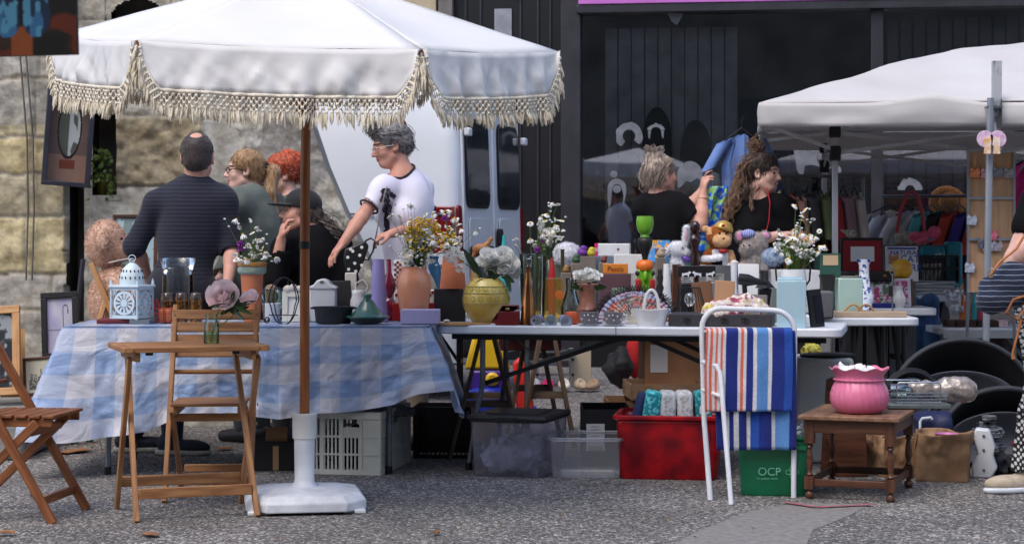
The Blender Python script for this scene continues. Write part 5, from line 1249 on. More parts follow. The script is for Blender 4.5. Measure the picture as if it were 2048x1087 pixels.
for i in range(60):
 a=2*PI*i/60;rp.ell((.117*math.cos(a),.117*math.sin(a),.156),(.006,.009,.005),6,(0,.5,a))
mk('rope_band',rp,MATS['pink_ceramic'],pl_)
sd=SD((-.11,-.11,-.05),(.11,.11,.05),.005);sd.ell((0,0,0),(.085,.085,.016),0);sd.noise(.04,26,o=3)
sd.make('crumpled_paper',PAPER,loc=q+V(0,0,.195),label='crumpled white wrapping paper stuffed in the pink planter',cat='paper')
wr=thing('wire_rack','chrome wire rack lying on a grey tray beside the pink planter','rack',P(1832,806,9.3));wr.location.z=KH+.002;s_=9.3/F
mk('tray',M().box((0,0,.012),(125*s_,.18,.022)),mat('galvanised',(120,132,132),(98,108,110),rough=.5,metal=.4),wr,bevel=.004)
for y,xo in((-.08,0),(.08,-.06)):
 x0,x1=-45*s_+xo,42*s_+xo;mk('wire_frame',M().tube([(x0,y,.03),(x0,y,.115),(x0+.01,y,.125),(x1-.01,y,.125),(x1,y,.115),(x1,y,.03)],.004,8,closed=True),CHROME,wr)
 for z in(.045,.06,.075):mk('wire',M().tube([(x0,y,z),(x1+.03,y,z)],.003,6),CHROME,wr)
for i in range(6):x=-45*s_+i*17*s_;mk('wire',M().tube([(x,-.08,.035),(x-.03,.08,.035)],.003,6),CHROME,wr)
mk('glass_jar',M().lathe([(.001,-.05),(.032,-.05),(.034,.02),(.02,.04),(.018,.055)],20,rot=(0,PI/2,0)),glass('jar_glass',(210,222,220),.25,.1),loc=wr.location+V(-.075,0,.08),label='clear glass jar lying in the wire rack',cat='jar',solid=.003)
sd=SD((-.14,-.09,-.09),(.17,.09,.09),.006);sd.cap((-.10,0,0),(.06,0,0),.036,.040,.02);sd.cap((.05,0,0),(.13,0,-.005),.055,.060,.02);sd.noise(.018,22)
sd.make('wrapped_bottle',mat('bubble_wrap',(168,160,156),(120,108,104),ns=30,rough=.25,coat=.6,bump=.8,bs=60,metal=.2),loc=wr.location+V(.11,.06,.085),rz=R(-6),label='bottle wrapped in shiny film lying in the wire rack',cat='bottle')
# boxes, crates and tubs under the tables
def tub(name,label,cat,px0,px1,pyt,pyb,D,depth,m,rz=0,lid=None,flare=.93,rim=.012,thick=.003):
 x0,x1=X(px0,D),X(px1,D);w_=x1-x0;h=Z(pyt,D);t=thing(name,label,cat,((x0+x1)/2,D+depth/2,0),rz)
 def ring(w2,d2,z,r=.03):
  o=[]
  for cx,cy,a0 in((w2/2-r,d2/2-r,0),(-w2/2+r,d2/2-r,90),(-w2/2+r,-d2/2+r,180),(w2/2-r,-d2/2+r,270)):
   for k in range(5):a=R(a0+k*22.5);o.append((cx+r*math.cos(a),cy+r*math.sin(a),z))
  return o
 rs=[ring(w_*flare-.01,depth*flare-.01,.002),ring(w_*flare,depth*flare,.012),ring(w_*(1+flare)/2,depth*(1+flare)/2,h*.5),ring(w_*.985,depth*.985,h*.86),ring(w_*.985,depth*.985,h*.97)]
 g=M();n=20;g.add([p for r_ in rs for p in r_],[tuple(range(n))[::-1]]+[(i*n+j,i*n+(j+1)%n,(i+1)*n+(j+1)%n,(i+1)*n+j)for i in range(len(rs)-1)for j in range(n)])
 mk('body',g,m,t,solid=0 if m in(CLR,CLR2)else thick,smooth=50)
 rm=ring(w_+.012,depth+.012,h*.97,.035);mk('rim',M().tube(rm,rim*.7,6,closed=True),m if not lid else lid,t)
 if lid:
  mk('lid',M().box((0,0,h+.006),(w_+.03,depth+.03,.02),taper=.97),lid,t,bevel=.006);mk('lid_panel',M().box((0,0,h+.018),(w_*.7,depth*.62,.006)),BLKM,t,bevel=.002)
  mk('clip',M().box((0,-depth/2-.018,h-.002),(.12,.012,.03)),lid,t,bevel=.004)
 return t,w_,h
def crumple(label,px,py,D,r,m,parent=None,cat='bag',name='plastic_bag',seed=0):
 sd=SD((-r[0]*1.3,-r[1]*1.3,-r[2]*1.3),(r[0]*1.3,r[1]*1.3,r[2]*1.3),max(.005,max(r)/22));sd.ell((0,0,0),r,0);sd.noise(min(r)*1.0,1.6/max(r)*1.8,seed=seed+px*.1,o=3)
 return sd.make(name,m,loc=P(px,py,D),label=label,cat=cat)
CLR=glass('frosted_plastic',(226,228,242),.05,.2,body=.16);CLR2=glass('frosted_plastic_grey',(230,232,236),.05,.2,body=.2)
tub('storage_tub','large clear plastic storage tub with black lid under the white table','storage box',962,1118,838,958,9.72,.46,CLR,R(-17),lid=BLK)
crumple('crumpled white bag inside the clear tub with black lid',1032,905,9.93,(.165,.16,.105),mat('bag_white',(214,212,216),(180,178,184),ns=12,rough=.5,bump=.8,bs=25))
tub('storage_tub','smaller open frosted plastic tub between the lidded tub and the red one','storage box',1104,1248,876,965,9.66,.36,CLR2,R(-3))
REDP=mat('red_translucent_plastic',(206,22,34),(128,12,30),ns=9,rough=.3,coat=.2,transl=.3)
tub('red_crate','big translucent red plastic box under the white table','storage box',1243,1452,832,966,9.62,.42,REDP,R(-8),rim=.018)
GRP=mat('green_plastic',(20,128,84),(14,104,68),ns=4,rough=.35,coat=.2)
gt,gw,gh=tub('green_crate','green plastic box with pale lettering beside the towel rack','storage box',1484,1626,872,994,9.02,.34,GRP,R(-6),flare=.90)
mk('cutout_edge',M().box((0,-.176,gh-.05),(gw*.9,.01,.02)),GRP,gt)
ink=mat('pale_green_ink',(120,196,164),rough=.5)
text('OCP',.052,(-.02,-.175,.115),(PI/2-.06,0,0),ink,gt);text('for greener world',.013,(-.03,-.174,.085),(PI/2-.06,0,0),ink,gt)
g=M()
for a in range(4):g.tube([(.085+math.cos(a*PI/2)*.018+math.cos(b)*.011,-.1765,.115+math.sin(a*PI/2)*.018+math.sin(b)*.011)for b in[2*PI*i/12 for i in range(12)]],.0015,4,closed=True)
mk('cross_emblem',g,ink,gt)
crumple('clear plastic bag crumpled in the green box',1597,868,9.2,(.035,.04,.04),glass('film',(225,228,230),.2,.2,body=.35))
vx0,vx1,vD=X(622,9.85),X(782,9.85),9.85;vh=Z(826,vD);vw=vx1-vx0;vd=.60
vc=thing('vented_crate','ivory plastic vented harvest crate under the cloth-covered table','crate',((vx0+vx1)/2+.01,vD+vd/2,0),R(-11))
def vent_side(w_,h,n_cols,par,c,rot):
 g=M();m3=Euler(rot).to_matrix();c=Vector(c)
 def bx(x0,x1,z0,z1,t=.008):q=m3@V((x0+x1)/2,0,(z0+z1)/2);g.box(c+q,(x1-x0,t,z1-z0),rot)
 for z0,z1 in((0,.025),(h-.028,h),(h*.33-.005,h*.33+.005),(h*.62-.005,h*.62+.005)):bx(-w_/2,w_/2,z0,z1,.014)
 for i in range(n_cols+1):x=-w_/2+w_*i/n_cols;bx(x-.007 if i else x,x+.007 if i<n_cols else x+.002,.02,h-.02,.0132)
 for i in range(n_cols):
  for k,(z0,z1)in enumerate(((.025,h*.33),(h*.33,h*.62),(h*.62,h-.03))):
   x0=-w_/2+w_*i/n_cols;x1=x0+w_/n_cols
   if k==2 and i==n_cols//2:bx(x0,x1,z0,z0+(z1-z0)*.55);continue
   if i in(n_cols-1,):bx(x0,x1,z0,z1,.006);continue
   for j in range(5):x=x0+(x1-x0)*(j+.5)/5;bx(x-.0042,x+.0042,z0,z1,.007)
 return mk('side_panel',g,PLW2,par,smooth=0)
vent_side(vw,vh,4,vc,(0,-vd/2,0),(0,0,0));vent_side(vw,vh,4,vc,(0,vd/2,0),(0,0,0));vent_side(vd,vh,5,vc,(vw/2,0,0),(0,0,PI/2));vent_side(vd,vh,5,vc,(-vw/2,0,0),(0,0,PI/2))
mk('floor_panel',M().box((0,0,.012),(vw-.02,vd-.02,.01)),PLW2,vc);mk('rim',M().tube([(-vw/2,-vd/2,vh),(vw/2,-vd/2,vh),(vw/2,vd/2,vh),(-vw/2,vd/2,vh)],.008,6,closed=True),PLW2,vc)
DKC=mat('dark_clothes',(44,44,50),(26,26,30),ns=10,rough=.95,bump=.5)
o=crumple('dark clothes packed inside the ivory vented crate',722,895,vD+.30,(.16,.22,.10),DKC,cat='clothes',name='clothes_heap')
crumple('grey folded blanket on top of the ivory vented crate',760,822,vD+.35,(.17,.16,.035),mat('grey_cloth',(126,124,122),(96,94,92),rough=.95,bump=.5),cat='blanket',name='blanket')
def carton(name,label,px0,px1,pyt,D,depth,m,rz=0,z0=0,flaps=0,cat='box',bevel=.003,open_=True):
 x0,x1=X(px0,D),X(px1,D);w_=x1-x0;h=Z(pyt,D)-z0;t=thing(name,label,cat,((x0+x1)/2,D+depth/2,z0),rz)
 if open_:
  g=M();g.box((0,0,.004),(w_,depth,.006));th=.006
  for s in(-1,1):g.box((s*(w_/2-th/2),0,h/2+.004),(th,depth-.001,h-.008));g.box((0,s*(depth/2-th/2),h/2+.004),(w_-2*th-.001,th,h-.0085))
  mk('body',g,m,t,smooth=0)
  if flaps:
   for s in(-1,1):mk('flap',M().box((s*(w_/2+flaps*.4),0,h-flaps*.25),(flaps,depth*.95,.004),(0,s*.6,0)),m,t);mk('flap',M().box((0,s*(depth/2+flaps*.42),h-flaps*.25),(w_*.94,flaps,.004),(-s*.6,0,0)),m,t)
 else:mk('body',M().box((0,0,h/2),(w_,depth,h)),m,t,bevel=bevel)
 return t,w_,h
b_,w_,h_=carton('black_carton','black cardboard box with brown tape behind the parasol pole',503,592,884,10.0,.3,mat('black_card',(34,33,35),rough=.8),R(4),flaps=.0,open_=False)
mk('tape',M().box((-.0,-.1515,h_*.45),(.03,.002,h_*.85)),mat('brown_tape',(168,132,96),rough=.4),b_);mk('flap',M().box((-.0,-.05,h_+.02),(.11,.1,.05),(.5,0,0)),CARD,b_)
crumple('purple cloth bundle behind the black cardboard box',572,886,10.45,(.04,.05,.08),mat('mauve',(130,108,140),rough=.9,bump=.4),cat='cloth',name='cloth_bundle')
b_,w_,h_=carton('black_carton','low black fruit box with a white barcode label behind the red tub',1166,1262,818,10.15,.42,mat('black_card2',(40,40,42),rough=.8),R(0))
lb_=mk('label_sheet',M().box((-.06,-.212,h_*.52),(.095,.003,.14)),PAPER,b_)
g=M()
for i in range(22):g.box((-.06-.036+i*.0034,-.2145,h_*.32),(.0012+.0012*(i%3==0),.001,.03))
mk('barcode',g,BLK,lb_)
for k in range(4):text(('PRODUIT','CALIBRE 18','CAT 1','LOT 204')[k],.010,(-.06,-.2145,h_*.52+.055-k*.016),(PI/2,0,0),BLK,lb_)
for i,c in enumerate(((40,60,170),(200,40,40),(40,140,60),(220,190,40),(200,60,50),(50,90,190))):
 mk('toy_block',M().box((0,0,.012),(.022,.022,.022)),mat('block_%d'%i,c,rough=.4),loc=P(1212+i*7,885,10.05)+V(0,0,0),bevel=.003,label=['blue','red','green','yellow','orange-red','pale blue'][i]+' toy block in the row above the frosted tub',cat='toy block',group='toy blocks by the frosted tub').location.z=Z(884,10.05)
b_,w_,h_=carton('wooden_crate','shallow pale wooden crate on the ground behind the red box',1258,1410,768,10.9,.45,mat('plywood',(158,128,100),(130,102,78),ns=4,rough=.8,mode='wood'),R(3),z0=Z(800,10.9))
carton('cardboard_box','brown box holding up the shallow wooden crate',1215,1400,802,10.9,.4,mat('brown_box',(140,104,76),rough=.9),R(1))
b_,w_,h_=carton('cardboard_box','cardboard egg carton box with red lettering under the second row',1288,1412,682,11.3,.4,CARD,R(2))
text('ŒUFS',.085,(.06,-.203,.13),(PI/2,0,0),mat('red_print',(196,84,66),rough=.8),b_,bold=.002)
mk('shipping_label',M().box((-.10,-.2025,h_-.10),(.10,.003,.16)),PAPER,b_)
cols=[('teal_print',(30,130,140),'dark teal folded textile at the left in the red box'),('white_print',(196,200,204),'white patterned folded textile in the red box'),('white_print2',(206,206,208),'second white folded textile in the red box, beside the teal packet'),('teal_pack',(24,116,124),'teal packet with an oval white label in the red box')]
for i,(n_,c,lb)in enumerate(cols):
 px=(1302,1334,1368,1405)[i];t=mk('folded_textile',M().box((0,0,.09),(.080,.16,.20),(0,(.16,.05,-.03,-.05)[i],0)),mat(n_,c,tuple(min(255,v+70)for v in c)if i in(0,3)else tuple(v-34 for v in c),ns=60,rough=.9,contrast=(.5,.55),bump=.3),loc=V(X(px,9.78),9.78,Z(836,9.78)-.05),bevel=.018,label=lb,cat='textile')
 if i==3:mk('oval_label',M().lathe([(.001,0),(.022,0)],20,(0.0,-.082,.10),rot=(PI/2,0,0),fn=lambda a,r,z:(r*(1+.35*abs(math.sin(a))),z),capb=False),PAPER,t,smooth=0)
mk('cloth',M().box((0,0,.08),(.05,.14,.19),(0,.25,0)),mat('navy_cloth',(34,50,92),rough=.9,bump=.4),loc=V(X(1278,9.85),9.85,Z(836,9.85)-.04),bevel=.02,label='navy folded cloth at the left edge of the red box',cat='textile')
b_=thing('plastic_crate','black vented plastic crate on the ground beyond the cloth hem','crate',(X(888,10.6),10.7,0),R(-4));hh=Z(812,10.6)
for i in range(14):x=-.15+.3*i/13;mk('bar',M().box((x,-.14,hh/2),(.007,.007,hh)),BLK,b_)
for z in(.01,hh*.5,hh-.01):mk('rail',M().box((0,-.14,z),(.31,.012,.02)),BLK,b_)
for s in(-1,1):mk('side',M().box((s*.155,0,hh/2),(.006,.28,hh)),BLK,b_)
mk('back',M().box((0,.14,hh/2),(.31,.006,hh)),BLK,b_)
carton('storage_box','large grey-white storage box behind the towel rack and coffee table',1598,1712,716,10.3,.4,mat('grey_white_plastic',(176,176,172),(160,160,156),ns=3,rough=.6),R(-3),open_=False,bevel=.02)
carton('blue_box','dark blue plastic box right of the egg carton',1414,1470,706,11.4,.3,mat('dark_blue_plastic',(30,48,84),rough=.5),R(0))
t=thing('serving_platter','black oval platter lying on the grey-white storage box','platter',P(1655,714,10.4));t.location.z=Z(716,10.3)+.002
mk('lid',M().lathe([(.001,.022),(.13,.02),(.15,.012),(.145,0)],32,fn=lambda a,r,z:(r*(1-.35*abs(math.sin(a))),z)),BLK,t)
crumple('yellow cloth on the grey-white storage box',1622,700,10.55,(.05,.06,.035),mat('yellow_cloth',(200,190,90),rough=.9),cat='cloth',name='cloth')
KR=mat('kraft_paper',(158,126,96),(134,102,74),ns=6,rough=.85,bump=.4,bs=18)
def paper_bag(label,px0,px1,pyt,D,depth,rz):
 x0,x1=X(px0,D),X(px1,D);w_=x1-x0;h=Z(pyt,D);nU=64
 def fn(u,v):
  t=u*4;k=int(t)%4;f=t-int(t);c=[(-1,-1),(1,-1),(1,1),(-1,1)];a=c[k];b=c[(k+1)%4];x=(a[0]+(b[0]-a[0])*f)*w_/2;y=(a[1]+(b[1]-a[1])*f)*depth/2
  d=n1(u*13+px0,v*2,3)*.035*(.25+v)+n1(u*46,v*5,5)*.012*(.3+v);nx=(0,1,0,-1)[k];ny=(-1,0,1,0)[k];return(x+nx*d,y+ny*d,h*v*(1+n1(u*11,px0)*.10*v))
 g=M().grid(fn,nU*2,30,cu=True);g.add([(-w_/2,-depth/2,.003),(w_/2,-depth/2,.003),(w_/2,depth/2,.003),(-w_/2,depth/2,.003)],[(0,1,2,3)])
 return mk('paper_bag',g,KR,loc=((x0+x1)/2,D+depth/2,0),rz=rz,smooth=60,solid=.0015,label=label,cat='bag')
paper_bag('brown paper bag behind the coffee table legs, left of the taller one',1752,1850,874,9.75,.26,R(14));paper_bag('tall brown paper bag with a pink pot standing in it',1846,1948,868,9.55,.24,R(-16))
mk('pink_pot',M().lathe([(.04,0),(.055,.1),(.058,.105),(.052,.1),(.03,.01)],32),mat('magenta_pot',(204,120,178),rough=.4),loc=P(1893,878,9.68)-V(0,0,.075),label='pink plastic pot sticking out of the tall paper bag',cat='pot',smooth=60)
mk('yellow_bowl',M().lathe([(.03,0),(.06,.03),(.062,.034),(.05,.028),(.01,.01)],28),mat('pale_yellow',(222,208,120),rough=.5),loc=P(1812,884,9.9)-V(0,0,.01),label='pale yellow bowl in the left paper bag',cat='bowl',smooth=60)
t=thing('plastic_step','white moulded plastic step stool part leaning beside the paper bag','step stool',P(1966,935,9.75),R(-15));t.location.z=0
g=M();g.prism([(-.05,0),(.04,0),(.07,.05),(.05,.11),(.06,.16),(.03,.24),(-.035,.245),(-.05,.20),(-.02,.12),(-.055,.06)],.10);mk('frame',g,PLW,t,bevel=.008)
for z in(.04,.14,.21):mk('screw',M().lathe([(.001,.003),(.007,.003),(.007,0)],12,(.005,-.052,z),rot=(PI/2,0,0)),STEEL,t)
t=thing('blue_bag','navy fabric bag with a white buckle behind the coffee table','bag',P(1842,850,10.0));sd=SD((-.2,-.12,-.15),(.2,.12,.12),.008);sd.rbox((0,0,-.02),(.16,.08,.085),.04);sd.noise(.03,12);sd.make('bag_body',mat('navy_nylon',(30,38,78),rough=.6,bump=.4),t)
mk('buckle',M().tube([(-.025,-.10,-.06),(-.025,-.10,.03),(-.015,-.10,.045),(.03,-.10,.05),(.035,-.10,.04)],.007,6),PLW,t)
def shell(label,cx,cy_,D,rx,rz_,dep,rz):
 t=thing('shell_seat',label,'seat',P(cx,cy_,D),rz)
 def fn(u,v):a=2*PI*u;r=.02+.98*v;return(rx*r*math.cos(a),dep*(1-r*r)*1.0-.0,rz_*r*math.sin(a)+n1(u*8,v*3)*.01)
 mk('shell',M().grid(fn,64,16,cu=True),mat('black_nylon',(30,31,35),(20,21,24),rough=.55,bump=.2),t,solid=.006,smooth=180)
 mk('rim',M().tube([(rx*math.cos(a),0,rz_*math.sin(a))for a in[2*PI*i/64 for i in range(64)]],.014,8,closed=True),mat('rim_rubber',(58,60,66),rough=.5),t)
 pad=M().grid(lambda u,v:(rx*.86*(.02+.98*v)*math.cos(2*PI*u),dep*(1-(.02+.98*v)**2*.74)*.86-.01,rz_*.86*(.02+.98*v)*math.sin(2*PI*u)*.62),48,10,cu=True)
 mk('pad',pad,mat('grey_pad',(96,98,106),(82,84,92),rough=.9,bump=.2),t,solid=.006,smooth=180)
 for i in range(7):
  a=random.uniform(-2.9,-.2);r=random.uniform(.35,.8);x=rx*.8*r*math.cos(a);z=rz_*.5*r*math.sin(a+PI*(i%2));y=dep*(1-(r**2)*.74)*.86-.022
  mk('red_dash',M().box((x,y,z),(.012,.004,.030),(0,random.uniform(-1.3,1.3),0)),mat('red_dash',(188,52,60),rough=.8),t)
 return t
shell('large round black shell seat with grey pad, the higher of two at the right',1925,815,10.74,.42,.375,.24,R(8));shell('lower round black shell seat with grey pad in front of the higher one',2010,880,10.1,.34,.27,.18,R(4))
t=thing('pushchair_wheel','black pushchair wheel behind the wire rack','wheel',P(1822,800,10.3),R(10))
mk('tyre',M().tube([(.15*math.cos(a),0,.15*math.sin(a))for a in[2*PI*i/40 for i in range(40)]],.024,8,closed=True),BLK,t);mk('rim',M().tube([(.118*math.cos(a),0,.118*math.sin(a))for a in[2*PI*i/40 for i in range(40)]],.008,6,closed=True),STEEL,t)
mk('hub',M().lathe([(.001,-.03),(.03,-.03),(.03,.03),(.001,.03)],16,rot=(PI/2,0,0)),STEEL,t)
for i in range(8):a=i*PI/4;mk('spoke',M().bar((0,0,0),(.118*math.cos(a),0,.118*math.sin(a)),.008,.022,up=(0,1,0)),STEEL,t)
crumple('grey striped cloth bundle at the foot of the lower shell seat',1978,880,9.95,(.07,.09,.12),stripes('grey_stripe_cloth',(70,72,78),(130,132,140),18),cat='cloth',name='cloth_bundle')
crumple('dark jacket heap on the ground beside the white plastic step',2000,925,9.9,(.09,.10,.05),DKC,cat='clothes',name='clothes_heap')
t=thing('wooden_chair','dark wooden child chair with a heart cutout under the coffee table','chair',(X(1700,9.75),9.75,0))
mk('side_board',M().prism([(-.09,0),(.09,0),(.075,.28),(.04,.32),(-.04,.32),(-.075,.28)],.02),WOODD,t,bevel=.003);mk('seat',M().box((.02,.12,.16),(.2,.22,.02)),WOODD,t);mk('side_board',M().prism([(-.09,0),(.09,0),(.075,.36),(.05,.47),(.0,.49),(-.06,.47)],.02,(-.02,.24,0)),WOODD,t,bevel=.003)
hs_=[(.016*math.sin(a)**3*1.9,.016*(13*math.cos(a)-5*math.cos(2*a)-2*math.cos(3*a))/9)for a in[2*PI*i/24 for i in range(24)]]
mk('heart_inlay',M().prism(hs_,.004,(-.03,-.012,.25)),mat('pale_inlay',(176,150,120),rough=.7),t)
def blob(name,label,cat,px,py,D,r,c,c2=None,amp=.3,group=None,**k):
 rr=r if isinstance(r,tuple)else(r,r,r);sd=SD((-rr[0]*1.3,-rr[1]*1.3,-rr[2]*1.3),tuple(v*1.3 for v in rr),max(rr)/14);sd.ell((0,0,0),rr,0);sd.noise(min(rr)*amp,1.5/max(rr),seed=px*.37)
 return sd.make(name,mat(name+'_'+str(px),c,c2,rough=.8,bump=.3),loc=P(px,py,D),label=label,cat=cat,group=group)
t=thing('toy_slide','bright yellow, red and blue plastic toy house behind the trestles','toy',(X(985,12.6),12.6,0));s_=12.6/F
TY_=lambda n,c:mat('toy_'+n,c,rough=.4)
mk('base',M().lathe([(.001,.0),(.19,.0),(.17,.12),(.12,.20),(.001,.22)],28,(-.03,0,.02)),TY_('blue',(28,48,170)),t);mk('disc',M().lathe([(.001,0),(.24,0),(.24,.02),(.001,.025)],32,(-.03,0,0)),TY_('green',(96,200,90)),t)
mk('roof',M().prism([(-.16,0),(.14,0),(.08,.16),(.02,.26),(-.10,.24)],.14,(-.02,0,.34)),TY_('yellow',(228,186,40)),t,bevel=.02);mk('wall',M().box((-.02,0,.27),(.26,.14,.14)),TY_('purple',(70,44,140)),t,bevel=.02)
mk('sunflower',M().lathe([(.02,.01),(.028,.012),(.045,0)],24,(.0,-.08,.28),rot=(PI/2,0,0),fn=lambda a,r,z:(r*(1+.12*math.sin(a*12)),z)),TY_('yellow',(228,186,40)),t)
mk('ramp',M().prism([(0,.02),(.12,.02),(.07,.34),(.02,.42),(-.03,.38)],.14,(.16,0,0)),TY_('red',(220,52,48)),t,bevel=.015);mk('foot',M().box((.24,0,.05),(.10,.16,.10)),TY_('blue',(28,48,170)),t,bevel=.02)
shx=[(1070,(196,190,196),'silver sandal'),(1096,(214,40,110),'bright pink clog'),(1128,(226,218,206),'white and tan sandal'),(1160,(186,166,140),'beige ruffled slipper'),(1188,(166,140,112),'tan shoe')]
for px,c,lb in shx:
 D=15.0;sd=SD((-.08,-.16,-.02),(.08,.16,.12),.008);sd.ell((0,.03,.03),(.045,.11,.035),.02);sd.ell((0,.0,.05),(.04,.05,.04),.03);sd.ell((0,.07,.07),(.03,.05,.035),.01,op='s');sd.cut((0,0,.006),(0,0,-1))
 o=sd.make('sandal',mat('shoe_'+str(px),c,rough=.6,bump=.3),loc=(X(px,D),D,0.012),rz=R(random.uniform(120,200)),label=lb+' in the row of shoes behind the table legs',cat='shoe',group='shoes in a row on the ground')
mk('shoe_rack',M().box((0,0,.1),(.30,.02,.02)).box((0,0,.22),(.30,.02,.02)).box((-.14,0,.14),(.02,.02,.26)).box((.14,0,.14),(.02,.02,.26)).box((0,.15,.28),(.32,.3,.015)),CHROME,loc=(X(1110,15.4),15.4,0),label='low chrome shelf standing behind the row of shoes',cat='shelf',smooth=0)
carton('storage_box','beige box standing behind the chrome shelf',1140,1182,700,15.6,.3,mat('beige_card',(196,180,156),rough=.9),open_=False)
blob('red_toy_seat','red plastic toy seat behind the steel table legs','toy seat',1270,710,14.2,(.07,.1,.17),(176,24,30),amp=.2);blob('black_bag','black bin bag on the ground left of the red toy seat','bag',1240,735,14.0,(.10,.12,.13),(26,26,29),amp=.7)
for px,c in((1255,(196,30,36)),):mk('red_board',M().box((0,0,.01),(.20,.12,.02)),mat('red_board',c,rough=.5),loc=(X(px,14.0),13.8,0),label='flat red plastic tray on the ground below the red toy seat',cat='tray')
blob('plush_toy','red plush cushion under the chopping board table','cushion',1722,670,12.6,(.085,.1,.07),(140,24,34));blob('plush_toy','small white and orange duck toy under the tables','toy',1673,676,12.4,(.03,.04,.045),(226,218,206),amp=.2)
blob('plush_toy','pink soft toy in the box under the tables','toy',1690,690,12.9,(.06,.06,.08),(196,160,164));carton('storage_box','clear grey plastic box full of toys under the back tables',1660,1800,665,13.0,.4,mat('milky_plastic',(176,172,168),(150,146,142),ns=5,rough=.4),open_=False)
t=SD((-.16,-.1,-.35),(.16,.1,.1),.008);t.cap((-.06,0,.05),(-.07,-.01,-.28),.07,.065,.03);t.cap((.06,0,.05),(.06,-.02,-.28),.07,.065,.03);t.noise(.025,11)
t.make('jeans',fabric('denim',(70,104,150),(44,72,116)),loc=P(1840,622,12.9),label='pair of blue jeans hanging behind the rear white tables',cat='jeans')
blob('clothes_heap','dark and coloured clutter heap under the aluminium camping table','clothes',1990,690,12.9,(.28,.15,.14),(88,60,56),(44,40,44),amp=.8)
# goods on the tables
def LT(name,label,cat,px,D,prof,m,z0=TH,n=32,group=None,fn=None,solid=0,capb=True,pt=None,smooth=50):
 """turned object; prof = [(radius px, row py)] from base up, first row sits on z0"""
 s_=D/F;pr=[(r*s_,max(0,Z(py,D)-z0)if i else 0)for i,(r,py)in enumerate(prof)]
 return mk(name,M().lathe(pr,n,fn=fn,capb=capb),m,loc=V(X(px,D),D,z0),label=label,cat=cat,group=group,solid=solid,smooth=smooth)
def BX(name,label,cat,px0,px1,pyt,D,depth,m,z0=TH,rz=0,bevel=.004,group=None,parent=None,pyb=None):
 x0,x1=X(px0,D),X(px1,D);h=Z(pyt,D)-z0
 return mk(name,M().box((0,0,h/2),(x1-x0,depth,h)),m,loc=((x0+x1)/2,D+depth/2,z0),rz=rz,bevel=bevel,label=label,cat=cat,group=group)
def hexp(px,py,D,org):return P(px,py,D)-Vector(org)
